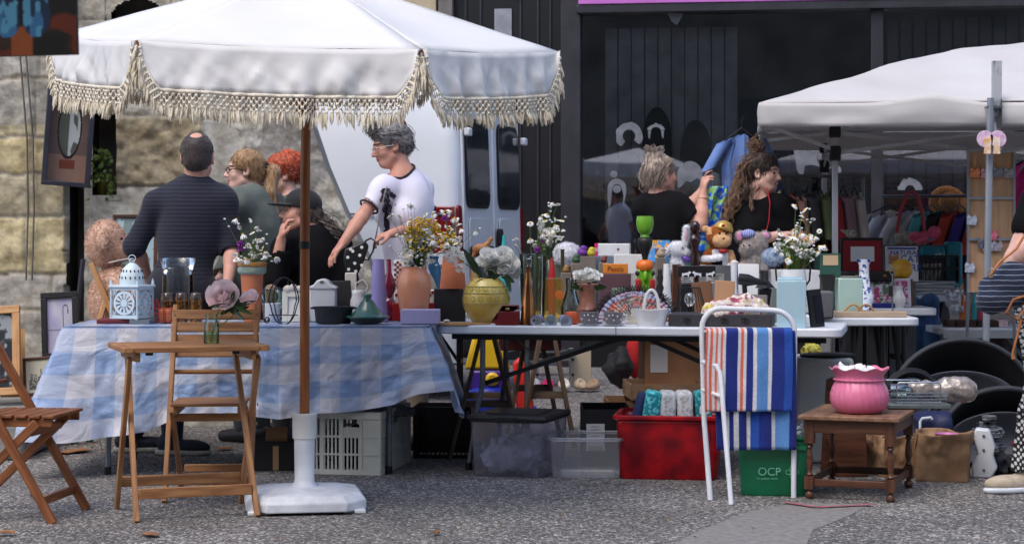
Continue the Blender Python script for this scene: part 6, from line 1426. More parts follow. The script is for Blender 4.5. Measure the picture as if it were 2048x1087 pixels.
# flowers
def daisy_mesh(droop,r=.016,k=10):
 g=M()
 for i in range(k):
  a=2*PI*i/k+random.uniform(-.1,.1);c=V(math.cos(a),math.sin(a),0);t=V(-c.y,c.x,0)*r*.26
  z=-droop*r;g.add([c*r*.28-t*.6,c*r*.75-t+V(0,0,z*.4),c*r+V(0,0,z),c*r*.75+t+V(0,0,z*.4),c*r*.28+t*.6],[(0,1,2,3,4)],0)
 g.ell((0,0,.001),(r*.34,r*.34,r*.26),8,mi=1);return mesh_of(g,'daisy',[PETAL,YEL],60)
DAISY=[daisy_mesh(d)for d in(.1,.5,.9,1.3)]
def inst(name,me,loc,rot,parent,s=1.0,label=None):
 o=bpy.data.objects.new(name,me);COL.objects.link(o);o.parent=parent;o.location=loc;o.rotation_euler=rot;o.scale=(s,)*3
 if label:o['label']=label
 return o
def bouquet(label,mouth,D,pts,cat='flowers',size=1.0,droop=None,purple=(),yellow=None,ybuds=0,spread=.07,leaves=0,name='wildflower_bouquet',buds=40,stemr=.0011):
 t=thing(name,label,cat,mouth);st=M();lf=M();bd=M()
 base=V(0,0,-.06)
 for(px,py)in pts:
  e=P(px+random.uniform(-2,2),py+random.uniform(-2,2),D+random.uniform(-spread,spread))-Vector(mouth)
  if e.z<.01:e.z=.012+random.random()*.02
  b=base+V(random.uniform(-.012,.012),random.uniform(-.012,.012),0);mid=b.lerp(e,.55)+V(-e.x*.18,-e.y*.1,.02)
  st.tube([b,b.lerp(mid,.5)+V(0,0,.01),mid,mid.lerp(e,.6)+V(0,0,.004),e],stemr,4,caps=False)
  d=random.random()
  rot=(random.uniform(-.5,1.5),random.uniform(-.7,.7),random.random()*6)
  inst('daisy',random.choice(DAISY),e,rot,t,size*random.uniform(.95,1.4))
 for i in range(buds):
  px,py=random.choice(pts);e=P(px+random.gauss(0,9),py+random.gauss(6,9),D+random.uniform(-spread,spread))-Vector(mouth)
  if e.z<0:continue
  b=base+V(random.uniform(-.01,.01),random.uniform(-.01,.01),0);st.tube([b,b.lerp(e,.5)+V(0,0,.01),e],stemr*.8,3,caps=False)
  bd.ell(e,(.0075*size,.0075*size,.005*size),6)
 if bd.v:mk('buds',bd,PETAL,t,smooth=180,kind='stuff')
 for(px,py)in purple:
  e=P(px,py,D-.03)-Vector(mouth);g=M()
  for i in range(40):a=random.random()*2*PI;b_=random.uniform(-.6,1.2);d=V(math.cos(a)*math.cos(b_),math.sin(a)*math.cos(b_),math.sin(b_))*.022;g.tube([e,e+d*.7,e+d],[.002,.004,.0012],4,caps=False)
  mk('thistle',g,PURP,t,smooth=180);st.tube([base,base.lerp(e,.5),e],stemr*1.3,4,caps=False)
 if yellow:
  g=M();(cx,cy,rx,ry)=yellow
  for i in range(ybuds):
   a=random.random()*2*PI;r=random.random()**.5;e=P(cx+rx*r*math.cos(a),cy+ry*r*math.sin(a),D+random.uniform(-spread,spread))-Vector(mouth);g.ell(e,(.0068,.0068,.0045),6)
   if i%3==0:st.tube([base,base.lerp(e,.6),e],stemr*.7,3,caps=False)
  mk('yellow_florets',g,YEL,t,smooth=180,kind='stuff')
 for i in range(leaves):
  a=random.random()*2*PI;L=random.uniform(.04,.08);c=V(math.cos(a),math.sin(a),0);s_=V(-c.y,c.x,0)*.010;z=random.uniform(.0,.05)
  lf.add([V(0,0,z),c*L*.5+s_+V(0,0,z+.02),c*L+V(0,0,z+random.uniform(-.01,.03)),c*L*.5-s_+V(0,0,z+.02)],[(0,1,2,3)])
 if leaves:mk('leaves',lf,LEAF,t,smooth=0)
 mk('stems',st,STEM,t,smooth=180);return t
def rp_(n,cx,cy,rx,ry):return[(cx+rx*random.uniform(-1,1)*random.uniform(.3,1),cy+ry*random.uniform(-1,1)*random.uniform(.3,1))for _ in range(n)]
def rose(par,e,r,m,name='rose',k=18,tilt=.9,jag=0):
 g=M();e=Vector(e);Rt=Euler((tilt+random.uniform(-.3,.3),random.uniform(-.5,.5),0)).to_matrix()
 for i in range(k):
  q=i/k;rr=r*(.28+.72*q);a0=i*2.4;tilt=q*1.0;n=6;vs=[]
  for j in range(n+1):
   for l in range(4):
    a=a0+(j/n-.5)*1.7;h=l/3;rad=rr*(.45+.55*math.sin(h*PI*.55))*(1+.30*h*q);vs.append(e+Rt@V(math.cos(a)*rad,math.sin(a)*rad,r*(-.5+h*(1.15-.7*q))+r*.06*math.sin(a*7)+r*jag*random.uniform(-1,1)*h))
  g.add(vs,[(j*4+l,(j+1)*4+l,(j+1)*4+l+1,j*4+l+1)for j in range(n)for l in range(3)])
 return mk(name,g,m,par,smooth=180)
 # blue cloth table, left to right
TC=TH+.006
BX('book','dark red closed book lying under the white lantern','book',191,274,638,10.05,.17,mat('maroon_book',(110,40,48),rough=.6),z0=TC,rz=R(4)).dimensions
BX('slate','grey slate tile under the right side of the white lantern','slate',262,303,639,10.02,.15,mat('slate',(104,116,128),rough=.7),z0=TC,rz=R(-8),bevel=.001)
LD=10.12;lz=TC+.019;LN=thing('lantern','white pierced metal lantern with domed top and ring','lantern',(X(264,LD),LD,lz),R(-20))
LM=mat('lantern_white',(204,220,230),(188,206,218),rough=.5);lw=.155;lh=Z(574,LD)-lz
def panel(par,rot):
 g=M();m3=Euler(rot).to_matrix();W2=lw/2
 def pr(poly,t=.003):g.prism(poly,t,m3@V(0,-W2,0),rot)
 for s in(-1,1):pr([(s*W2-.006,.012),(s*W2+.006,.012),(s*W2+.006,lh),(s*W2-.006,lh)],.0034)
 pr([(-W2,.012),(W2,.012),(W2,.024),(-W2,.024)]);pr([(-W2,lh-.014),(W2,lh-.014),(W2,lh),(-W2,lh)])
 cz=lh*.52;N_=32;ro,ri=lw*.40,lw*.315
 for i in range(N_):
  a,b=2*PI*i/N_,2*PI*(i+1)/N_;pr([(ri*math.cos(a),cz+ri*math.sin(a)),(ro*math.cos(a),cz+ro*math.sin(a)),(ro*math.cos(b),cz+ro*math.sin(b)),(ri*math.cos(b),cz+ri*math.sin(b))],.0026)
 for i in range(12):
  a=2*PI*i/12;c=V(math.cos(a),0,math.sin(a));n_=V(-math.sin(a),0,math.cos(a))
  q=[c*.016+n_*.0015,c*.030-n_*.0+n_*.004,c*(ri+.003)+n_*.0065,c*(ri+.003)-n_*.0065,c*.030-n_*.004,c*.016-n_*.0015];pr([(v.x,cz+v.z)for v in q],.0024)
 pr([(.019*math.cos(a),cz+.019*math.sin(a))for a in[2*PI*i/16 for i in range(16)]],.0044)
 for sx in(-1,1):
  for sz in(-1,1):
   x=sx*(W2-.020);z=cz+sz*(lh*.5-.026)
   for i in range(4):a=i*PI/4+PI/8;pr([(x-.021*math.cos(a)-.002,z-.021*math.sin(a)),(x+.021*math.cos(a)-.002,z+.021*math.sin(a)),(x+.021*math.cos(a)+.002,z+.021*math.sin(a)),(x-.021*math.cos(a)+.002,z-.021*math.sin(a))],.0022)
 return mk('pierced_panel',g,LM,par,smooth=0)
for k in range(4):panel(LN,(0,0,k*PI/2))
mk('floor_plate',M().box((0,0,.010),(lw+.01,lw+.01,.006)),LM,LN)
for sx in(-1,1):
 for sy in(-1,1):mk('foot',M().box((sx*lw*.45,sy*lw*.45,.004),(.016,.016,.008)),LM,LN);mk('finial',M().prism([(-.008,0),(.008,0),(.006,.028),(0,.046),(-.006,.028)],.008,(sx*lw*.50,sy*lw*.50,lh)),LM,LN)
mk('cornice',M().box((0,0,lh+.006),(lw+.022,lw+.022,.012)),LM,LN,bevel=.003)
dp=[(lw*.42,0),(lw*.425,.02),(lw*.39,.055),(lw*.30,.085),(lw*.17,.105),(.012,.115)]
mk('dome',M().lathe(dp,40,(0,0,lh+.012),fn=lambda a,r,z:(r*(1-.03*abs(math.sin(a*4))),z)),LM,LN,smooth=60)
g=M()
for i in range(16):
 for(r,z)in((lw*.41,.038),(lw*.345,.072)):
  a=2*PI*i/16;g.ell((r*math.cos(a),r*math.sin(a),lh+.012+z),(.004,.004,.008),6)
mk('pierced_dots',g,mat('dark_hole',(50,60,66),rough=.9),LN,kind='stuff')
for r,z,rt in((.014,.135,0),(.017,.150,1)):mk('ring',M().tube([(r*math.cos(a)*(1 if rt else.5),r*math.cos(a)*(.4 if rt else.8),lh+z+r*math.sin(a))for a in[2*PI*i/16 for i in range(16)]],.0025,6,closed=True),LM,LN)
rb=thing('wire_basket','red wire basket holding two small pots beside the honey glasses','basket',P(328,645,10.15));rb.location.z=TC
for z in(.01,.05,.075):mk('wire',M().tube([(-.045,-.04,z),(.045,-.04,z),(.045,.04,z),(-.045,.04,z)],.002,6,closed=True),RED,rb)
for x in(-.045,-.02,.005,.045):mk('wire',M().tube([(x,-.04,.005),(x,-.04,.075)],.002,6),RED,rb)
mk('handle',M().tube([(-.045,0,.075),(-.05,0,.115),(-.04,0,.125),(-.025,0,.09),(-.02,0,.05)],.0045,8),RED,rb)
for x in(325,338):LT('flower_pot','tiny terracotta pot in the red wire basket, '+('left' if x==325 else 'right')+' one','pot',x,10.15,[(6,645),(7.5,622),(8,616)],TERRA,z0=TC+.004,solid=.003)
JG=glass('jar_clear',(244,246,244),.05);HON=mat('amber_pattern',(206,136,30),(120,70,24),ns=60,rough=.3,contrast=(.48,.54))
for i,px in enumerate((335,363,392)):
 o=LT('honey_glass',('left','middle','right')[i]+' of three upturned amber patterned drinking glasses','glass',px,10.22,[(12.5,645),(13,600),(12.5,588),(9,584),(.5,584)],JG,z0=TC,capb=False,group='amber glasses in a row')
 s_=10.22/F;mk('amber_band',M().lathe([(11.6*s_,.0),(12*s_,Z(601,10.22)-TC),(.01*s_,Z(601,10.22)-TC)],24),HON,o,smooth=50)
LT('hurricane_vase','tall clear flared glass hurricane vase in front of the man','vase',356,10.42,[(31,642),(31,560),(30,540),(36,517),(37,516)],GLASS,z0=TC,n=48,smooth=80)
p7=LT('terracotta_pot','tall terracotta pot with glazed band holding daisies','flower pot',504,10.3,[(17,642),(20,590),(22.5,552),(22.5,547)],TERRA,z0=TC)
s_=10.3/F;zb=Z(548,10.3)-TC;mk('glazed_band',M().lathe([(24*s_,zb),(28.5*s_,zb+4*s_),(29*s_,zb+12*s_),(27.5*s_,zb+15*s_)],36,capb=False),mat('grey_green_glaze',(142,158,146),(120,138,128),ns=20,rough=.3),p7)
mk('rim',M().lathe([(27.5*s_,zb+15*s_),(29.5*s_,zb+17*s_),(29.5*s_,zb+23*s_),(27*s_,zb+24*s_),(22*s_,zb+18*s_),(2*s_,zb+18*s_)],36,capb=False),mat('ochre_rim',(176,130,66),(150,100,50),ns=20,rough=.4),p7)
bouquet('white daisies and a purple thistle in the tall terracotta pot',P(504,528,10.3),10.28,[(473,438),(502,440),(480,455),(485,470),(512,458),(518,462),(505,466),(512,478),(527,475),(516,481),(524,506),(500,505),(505,500),(520,500),(531,505),(476,506),(484,518),(492,520),(501,519),(512,510),(552,516),(497,492),(507,512),(528,512),(474,520),(524,494),(515,494),(534,508)],purple=[(481,488),(483,498)],size=.95,buds=24)
ws=thing('wire_stand','black bent-wire stand with a curl at its foot','stand',P(568,645,10.06));ws.location.z=TC;s_=10.06/F
ov=[(30*math.sin(a)*s_*(1 if math.cos(a)<.2 else.88),-.012,(45-47*math.cos(a))*s_)for a in[2*PI*i/28 for i in range(28)]]
mk('wire_loop',M().tube(ov,.0032,8,closed=True),BLKM,ws);mk('wire_loop',M().tube([(x*.78,.03,z*1.0)for x,y,z in ov],.0028,8,closed=True),BLKM,ws)
mk('wire_curl',M().tube([(-40*s_,0,88*s_),(-40*s_,0,12*s_)]+[((-34+6*math.cos(a+PI)*(1-a/14))*s_,0,(8+7*math.sin(a+PI)*(1-a/14))*s_)for a in np.linspace(0,10,24)],.0034,8),BLKM,ws)
mk('wire_bar',M().tube([(-30*s_,0,17*s_),(28*s_,0,17*s_)],.0026,6),BLKM,ws)
WF=mat('white_gingham_card',(222,222,214),(206,206,196),ns=30,rough=.7)
pf=thing('photo_frame','white shell-topped photo frame beside the parasol pole','frame',P(592,642,10.25),0,rot=(R(-8),0,0));pf.location.z=TC;s_=10.25/F
for x0,x1,z0,z1 in((-28,-17,0,62),(17,28,0,62),(-17,17,0,14),(-17,17,50,62)):mk('frame_bar',M().box(((x0+x1)/2*s_,0,(z0+z1)/2*s_),((x1-x0)*s_,.014,(z1-z0)*s_)),WF,pf,bevel=.002)
mk('picture',M().box((0,.004,32*s_),(34*s_,.003,38*s_)),PAPER,pf)
for i,x in enumerate((-18,-7,5,16,24)):mk('shell',M().ell((x*s_,0,(66+3*(i%2))*s_),((9-i)*s_,.018,8*s_),12,(0,.4*i,0)),mat('sea_shell',(222,218,212),(200,190,180),ns=30,rough=.5,bump=.5),pf)
mg=LT('mug','white enamel mug behind the black wire stand','mug',543,10.3,[(14,642),(16,640),(17,608),(18,606)],WHITE,z0=TC,solid=.003);mk('handle',M().tube([(.045,0,.08),(.065,0,.07),(.066,0,.04),(.045,0,.025)],.005,8),WHITE,mg)
LT('glass_bowl','clear glass bowl behind the mug','bowl',545,10.5,[(12,642),(22,620),(28,590),(29,575)],GLASSG,z0=TC,solid=.003)
LT('bread_roll_jar','small jar with brown lid behind the terracotta pot','jar',542,10.48,[(10,642),(11,585),(12,575),(8,570),(1,568)],mat('jar_beige',(176,150,120),(150,120,96),ns=30),z0=TC)
cn=BX('canister','white ceramic box canister with curved lid behind the pole','canister',618,670,578,10.25,.13,mat('white_ceramic',(222,224,226),rough=.25,coat=.4),z0=TC,bevel=.008);s_=10.25/F
mk('lid',M().prism([(-29*s_,0),(29*s_,0),(27*s_,5*s_),(17*s_,9*s_),(10*s_,18*s_),(0,21*s_),(-10*s_,18*s_),(-17*s_,9*s_),(-27*s_,5*s_)],.14,(0,0,Z(578,10.25)-TC)),MATS['white_ceramic'],cn,bevel=.006)
mk('lid_hole',M().lathe([(.001,0),(5*s_,0)],16,(0,-.072,Z(578,10.25)-TC+14*s_),rot=(PI/2,0,0),capb=False,fn=lambda a,r,z:(r*(1-.4*abs(math.sin(a))),z)),mat('grey_hole',(110,112,116)),cn,smooth=0)
fr=BX('framed_picture','black picture frame leaning behind the casserole','frame',652,704,560,10.42,.015,BLK,z0=TC);fr.rotation_euler=(R(-12),R(-3),0)
cs=thing('casserole','black oval cast-iron casserole dish beside the tagine','casserole',P(667,643,10.08));cs.location.z=TC;s_=10.08/F;CI=mat('cast_iron',(38,39,43),(30,31,34),ns=60,rough=.6,bump=.3,bs=150)
ovf=lambda a,r,z:(r*(1-.30*abs(math.sin(a))),z)
mk('pot',M().lathe([(33*s_,0),(36*s_,4*s_),(38*s_,26*s_),(40*s_,30*s_),(41*s_,34*s_),(38*s_,34*s_),(36*s_,28*s_),(33*s_,6*s_),(1*s_,5*s_)],40,fn=ovf),CI,cs)
for s in(-1,1):mk('handle',M().box((s*41*s_,0,31*s_),(9*s_,.06,4*s_)),CI,cs,bevel=.004)
jg=LT('sugar_jug','white porcelain jug with two looped handles and gold spots','jug',716,10.42,[(12,642),(16,620),(15,600),(11,588),(13,580)],mat('white_porcelain',(228,228,228),rough=.15,coat=.5),z0=TC,solid=.002);s_=10.42/F;zt=Z(600,10.42)-TC
mk('handle',M().tube([(8*s_,0,zt),(20*s_,0,zt+28*s_),(10*s_,0,zt+42*s_),(-4*s_,0,zt+34*s_),(-6*s_,0,zt+12*s_)],.004,8),MATS['white_porcelain'],jg);mk('spoon',M().tube([(0,-.02,zt),(28*s_,-.03,zt-16*s_)],.0035,6),CHROME,jg)
BX('small_box','small white and beige box behind the jug','box',690,712,545,10.5,.05,mat('white_box',(214,208,200)),z0=TC)
tg=thing('tagine','green glazed tagine with cone lid','tagine',P(735,645,10.05));tg.location.z=TC;s_=10.05/F
mk('dish',M().lathe([(22*s_,0),(30*s_,3*s_),(40*s_,11*s_),(43*s_,14*s_),(36*s_,13*s_)],48),mat('dark_glaze',(36,46,44),rough=.25,coat=.4),tg)
mk('lid',M().lathe([(44*s_,13*s_),(44*s_,15*s_),(32*s_,19*s_),(22*s_,30*s_),(13*s_,43*s_),(7*s_,50*s_),(8*s_,54*s_),(9*s_,58*s_),(7*s_,60*s_),(.5*s_,60*s_)],64,fn=lambda a,r,z:(r*(1+.02*math.sin(a*14+z*60)*(z>.05)*(z<.12)),z),capb=False),mat('green_glaze',(52,108,88),(36,82,68),ns=20,rough=.22,coat=.5),tg,smooth=60)
LT('vase','slim tapered lavender vase behind the tagine','vase',757,10.28,[(19.5,642),(18,620),(11.5,522),(11.5,518),(9.5,518),(8,530)],mat('lavender_ceramic',(158,150,206),(146,138,194),rough=.5),z0=TC)
LT('decanter','ruby red glass decanter with two bulbs beside the lavender vase','decanter',778,10.42,[(8,642),(15,632),(17,615),(12,600),(6,594),(12,583),(15,570),(10,556),(5,545),(4.5,518)],mat('ruby_glass',(150,26,58),(110,14,40),rough=.06,coat=.8,trans=.4),z0=TC)
ckm=mat('plain_white',(226,224,222));o=BX('checked_box','white box with dark red checks behind the peach vase','box',789,868,580,10.5,.12,ckm,z0=TC);g=M();s_=10.5/F
for i in range(14):
 for j in range(2):
  if(i+j)%2:g.box(((-36+i*5.6)*s_,-.0615,Z(580,10.5)-TC-(4+j*5.6)*s_),(5.4*s_,.002,5.4*s_))
mk('checks',g,mat('wine_red',(128,34,44)),o,smooth=0,kind='stuff')
o=BX('checked_box','narrow upright red and white checked tin left of the peach vase','tin',788,803,520,10.55,.05,ckm,z0=TC);g=M()
for i in range(3):
 for j in range(12):
  if(i+j)%2:g.box(((-5+i*5)*s_,-.0265,Z(520,10.55)-TC-(4+j*5)*s_),(4.8*s_,.002,4.8*s_))
mk('checks',g,mat('wine_red',(128,34,44)),o,smooth=0,kind='stuff')
BX('red_tin','red box between the decanter and the peach vase','box',784,868,606,10.38,.08,RED,z0=TC)
LT('vase','large peach ceramic vase with wildflowers','vase',828,10.22,[(24,644),(27,632),(33,590),(34,566),(32,552),(25,540),(26,534),(24,533),(21,540),(16,560)],mat('peach_glaze',(222,152,116),(212,138,102),ns=3,rough=.22,coat=.5),z0=TC,n=48,smooth=70)
bouquet('big bunch of daisies and yellow tansy in the peach vase',P(828,535,10.22),10.22,[(778,435),(820,410),(818,440),(850,430),(866,430),(846,452),(798,435),(806,470),(812,478),(818,484),(808,490),(815,500),(820,512),(835,515),(843,508),(850,516),(830,500),(824,528),(838,525),(846,530),(855,508),(860,500),(869,490),(824,470),(812,525),(862,522),(806,505),(798,470)]+rp_(26,828,508,34,24)+rp_(16,862,478,18,20),yellow=(846,468,36,36),ybuds=300,size=1.05,buds=130)
BX('trinket_box','flat lilac lidded box in front of the peach vase','box',801,879,619,10.0,.13,mat('lilac_card',(188,178,214),(176,166,204),rough=.6),z0=TC+.001)
mk('mug_small',M().ell((0,0,0),(.018,.012,.008),12),mat('white_plastic',(222,226,234)),loc=WTp(893,.12)+V(0,0,.016),label='small white dish on the woven mat',cat='dish')
# white table
bk_=BX('box','plain black box under the second terracotta pot','box',868,930,577,10.42,.16,mat('matte_black_box',(44,45,49),(38,39,43),rough=.7));zk=Z(577,10.42)
LT('terracotta_pot','smooth terracotta pot standing on the black box','flower pot',906,10.48,[(26.5,577),(25,560),(21,520),(20,512),(18,512),(16,520)],TERRA,z0=zk)
bouquet('daisies with a purple clover in the pot on the black box',P(906,512,10.48),10.48,[(886,424),(902,422),(910,436),(914,440),(918,447),(876,448),(894,452),(904,458),(920,458),(905,440),(908,475),(915,482),(921,490),(898,478),(890,470),(881,480),(895,492),(906,490),(949,463),(886,500),(912,500),(900,505),(920,475)]+rp_(14,898,482,26,22),purple=[(890,438)],yellow=(895,482,20,26),ybuds=60,size=.95,buds=30)
yv=LT('vase','round yellow vase with carved bands and white roses','vase',972,WTp(972,.30).y,[(26,646),(36,632),(45,615),(47.5,598),(44,580),(36,565),(28,558),(28,556),(25,558),(20,566)],mat('yellow_glaze',(214,194,104),(192,160,74),ns=5,rough=.3,coat=.3),n=56,smooth=70)
D=WTp(972,.30).y;s_=D/F
for py,r in((585,46),(606,47.6),(572,41)):mk('carved_band',M().tube([(r*s_*math.cos(a),r*s_*math.sin(a),Z(py,D)-TH)for a in[2*PI*i/48 for i in range(48)]],.0016,5,closed=True),mat('sage_line',(150,150,104)),yv)
for k,py in((9,577),(9,596)):
 for i in range(k):
  a=-PI/2+(i-4)*.36+(.15 if py>590 else 0);r=(44.5 if py<590 else 47.8)*s_;c=V(r*math.cos(a),r*math.sin(a),Z(py,D)-TH);tt=V(-math.sin(a),math.cos(a),0)
  mk('carved_leaf',M().tube([c+tt*.010*math.cos(b)*(1+.4*math.cos(2*b))+V(0,0,.012*math.sin(b))for b in[2*PI*j/14 for j in range(14)]],.0010,4,closed=True),mat('sage_line',(150,150,104)),yv)
wr_=thing('rose_bouquet','white silk roses and lilies with dark leaves in the yellow vase','flowers',(X(972,D),D,Z(560,D)))
RS=[(985,522,22),(1003,512,22),(1018,527,20),(985,540,14),(968,520,17),(1000,535,18),(978,508,16),(1028,545,15),(1010,545,13)]
for px,py,r in RS:rose(wr_,P(px,py,D+random.uniform(-.06,.02))-wr_.location,r*D/F*1.0,PETAL)
for px,py in((902,505),(915,512),(925,505),(905,522),(918,530),(912,498),(898,515),(930,515),(922,540)):
 e=P(px,py,D-.05)-wr_.location;g=M()
 for i in range(6):
  a=i*PI/3+random.random();c=V(math.cos(a),math.sin(a)*.6,.3*math.sin(a*2));c.normalize();s2=c.cross(V(.2,.9,.3)).normalized()*.012;L=.034
  g.add([e,e+c*L*.5+s2,e+c*L+V(0,0,.004),e+c*L*.5-s2],[(0,1,2,3)])
 mk('lily',g,PETAL,wr_,smooth=0)
DLF=mat('dark_silk_leaf',(48,74,50),(34,56,38),rough=.4)
def leaf(par,a,b,w_,m,droop=.0):
 a=Vector(a);b=Vector(b);d=b-a;n=d.cross(V(0,1,.25)).normalized()*w_;g=M();k=6;vs=[]
 for i in range(k+1):
  t=i/k;ww=math.sin(PI*min(1,t*1.02))**.7;c=a+d*t+V(0,0,-droop*t*t)
  vs+=[c-n*ww,c+V(0,.004,0),c+n*ww]
 g.add(vs,[q for i in range(k)for q in((i*3,i*3+1,i*3+4,i*3+3),(i*3+1,i*3+2,i*3+5,i*3+4))]);return mk('leaf',g,m,par,smooth=180)
for(a,b,w_)in(((965,556),(925,495),.020),((955,548),(940,520),.016),((1000,548),(1030,565),.016),((985,556),(950,566),.014),((970,560),(1002,548),.016),((990,556),(975,540),.016),((1010,545),(1022,585),.014)):
 leaf(wr_,P(a[0],a[1],D-.06)-wr_.location,P(b[0],b[1],D-.08)-wr_.location,w_,DLF)
mk('stems',M().tube([V(0,0,-.05),P(970,545,D)-wr_.location,P(985,525,D)-wr_.location],.003,5).tube([V(0,0,-.05),P(950,540,D)-wr_.location,P(912,515,D-.03)-wr_.location],.003,5),STEM,wr_)
pm=WTp(922,.10,TH+.001);mk('placemat',M().lathe([(.001,.008),(.12,.007),(.150,.005),(.155,.0)],40,fn=lambda a,r,z:(r*(1-.25*abs(math.sin(a))),z)),mat('woven_straw',(176,136,88),(140,102,62),ns=120,rough=.9,bump=.8,bs=120),loc=pm,label='round woven straw mat at the left end of the white table',cat='mat')
jb=thing('jewellery_box','small open burgundy jewellery box in front of the yellow vase','jewellery box',WTp(1015,.06),R(-6));BG_=mat('burgundy_leather',(122,24,32),(104,18,26),rough=.45);s_=9.95/F
mk('tray',M().box((3*s_,0,14*s_),(42*s_,.075,28*s_)),BG_,jb,bevel=.003);mk('lid',M().prism([(-30*s_,8*s_),(-18*s_,0),(-17*s_,26*s_),(-10*s_,40*s_),(21*s_,40*s_),(23*s_,32*s_),(-14*s_,30*s_)],.078,(0,.01,0)),BG_,jb,bevel=.003);mk('clasp',M().box((2*s_,-.042,33*s_),(.022,.006,.010)),BRASS,jb,bevel=.002)
LT('bottle','copper lustre glass bottle beside the jewellery box','bottle',1056,WTp(1056,.08).y,[(16,650),(16,640),(12,600),(7,560),(5,545),(5,535),(6.5,533),(4,533)],mat('copper_lustre',(176,112,60),(110,62,30),ns=12,rough=.12,metal=.75,coat=.5),fn=lambda a,r,z:(r*(1+.05*math.sin(a*3+z*25)),z),n=40)
LT('glass_stopper','clear glass stopper bottle neck behind the copper bottle','glass',1058,10.2,[(8,645),(8,560),(4,548),(4,530),(8,526),(8,518),(3,516)],GLASS,solid=.002)
LT('vase','clear cylinder vase with the tall daisies','vase',1066,10.32,[(22,645),(24,600),(27,510),(28,507)],GLASSG,solid=.003,n=40)
bouquet('tall sprawling daisies with pink clover in the clear vase',P(1066,600,10.32),10.32,[(1032,478),(1034,488),(1060,446),(1096,429),(1080,435),(1088,440),(1079,445),(1060,480),(1078,455),(1090,460),(1100,412),(1108,407),(1114,410),(1113,438),(1122,442),(1110,450),(1124,460),(1104,480),(1120,475),(1100,490),(1085,468),(1070,490),(1110,465),(1098,455),(1082,462)]+rp_(26,1096,466,26,24),purple=[(1089,474),(1088,482),(1075,500)],size=.95,buds=36)
ab=BX('acrylic_box','open amber tinted acrylic box behind the pastel cups','box',1050,1126,556,10.36,.16,AMBER)
LT('carafe','round clear glass carafe with an orange stopper','carafe',1142,10.38,[(10,645),(20,632),(22,615),(14,596),(9,580),(10,560),(11,556)],GLASS,solid=.003)
mk('orange_disc',M().lathe([(.001,.003),(.022,.003),(.024,0)],24,rot=(PI/2,0,0)),mat('orange_glass',(206,112,50),rough=.2,coat=.4),loc=P(1119,590,10.2),label='round orange glass ornament leaning in the amber box',cat='ornament')
cupm=[('cup_lilac',(150,140,170),'lilac cup lying on its side, left of three'),('cup_aqua',(98,176,176),'aqua cup lying on its side between two others'),('cup_blue',(148,158,184),'grey-blue cup lying on its side, right of three')]
for i,(n_,c,lb)in enumerate(cupm):
 px=(1080,1101,1124)[i];o=mk('cup',M().lathe([(.018,0),(.022,.002),(.029,.045),(.032,.058),(.0325,.060),(.030,.060),(.027,.045),(.018,.008),(.001,.006)],28,rot=(PI/2,0,0)),mat(n_,c,rough=.4),loc=WTp(px,.09)+V(0,0,.034),rot=(R(12),R(0),R((-22,0,22)[i])),label=lb,cat='cup',smooth=60,group='pastel cups lying together')
 mk('inside',M().lathe([(.0315,.0605),(.0255,.045),(.016,.012),(.001,.011)],28,rot=(PI/2,0,0),capb=False),WHITE,o,smooth=60)
LT('pumpkin','small orange ceramic pumpkin behind the cups','ornament',1143,WTp(1143,.2).y,[(8,650),(14,645),(16,634),(12,624),(4,622)],mat('orange_ceramic',(204,90,44),rough=.4),fn=lambda a,r,z:(r*(1-.10*abs(math.sin(a*4))),z))
LT('urn','brown ceramic urn with a spreading foot holding white silk flowers','urn',1176,10.2,[(28,646),(28,642),(24,636),(20,622),(23,618),(17,606),(16,590),(19,575),(22,568),(20,566)],mat('brown_glaze',(150,98,78),(120,74,58),rough=.3,coat=.3))
D=10.2;t=thing('silk_flowers','low bunch of white silk flowers with green leaves in the brown urn','flowers',P(1177,570,D))
for px,py,r in((1155,552,9),(1165,545,9),(1177,540,9),(1190,545,9),(1199,550,8),(1170,553,9),(1183,552,9),(1152,545,7),(1193,556,8)):rose(t,P(px,py,D+random.uniform(-.03,.02))-t.location,r*D/F*.9,PETAL,k=10)
for i in range(12):a=i*2*PI/12;leaf(t,(0,0,-.01),(math.cos(a)*.10,math.sin(a)*.07,random.uniform(-.015,.03)),.014,LEAF,.01)
for i,px in enumerate((1178,1227)):
 o=thing('dotted_cup',('left','right')[i]+' of two grey teacups with pale dots, on saucers','teacup',WTp(px,.09),0,'dotted cups and saucers');s_=.00255
 mk('saucer',M().lathe([(10*s_,0),(20*s_,2*s_),(24*s_,4*s_),(10*s_,2*s_)],32),WHITE,o);CM=mat('grey_dot_glaze',(128,124,128),(112,108,112),rough=.3)
 mk('cup',M().lathe([(10*s_,3*s_),(15*s_,5*s_),(18*s_,18*s_),(20*s_,27*s_),(18*s_,27*s_),(15*s_,8*s_),(1*s_,6*s_)],32),CM,o)
 mk('handle',M().tube([(17*s_,0,24*s_),(27*s_,-.01,22*s_),(26*s_,-.01,12*s_),(15*s_,0,9*s_)],.0035,8),WHITE,o)
 for a,z in((-2.5,14),(-2.1,21),(-1.6,12),(-1.2,20),(-.7,13),(-1.7,22)):r=(15.6+z*.17)*s_;mk('dot',M().ell((r*math.cos(a),r*math.sin(a),z*s_),(.0045,.0045,.0045),8),WHITE,o)
fD=10.12;s_=fD/F;fan=thing('hand_fan','open black lace hand fan with painted pastel scene','fan',V(X(1272,fD),fD,TH+.004),0,rot=(R(-14),0,0))
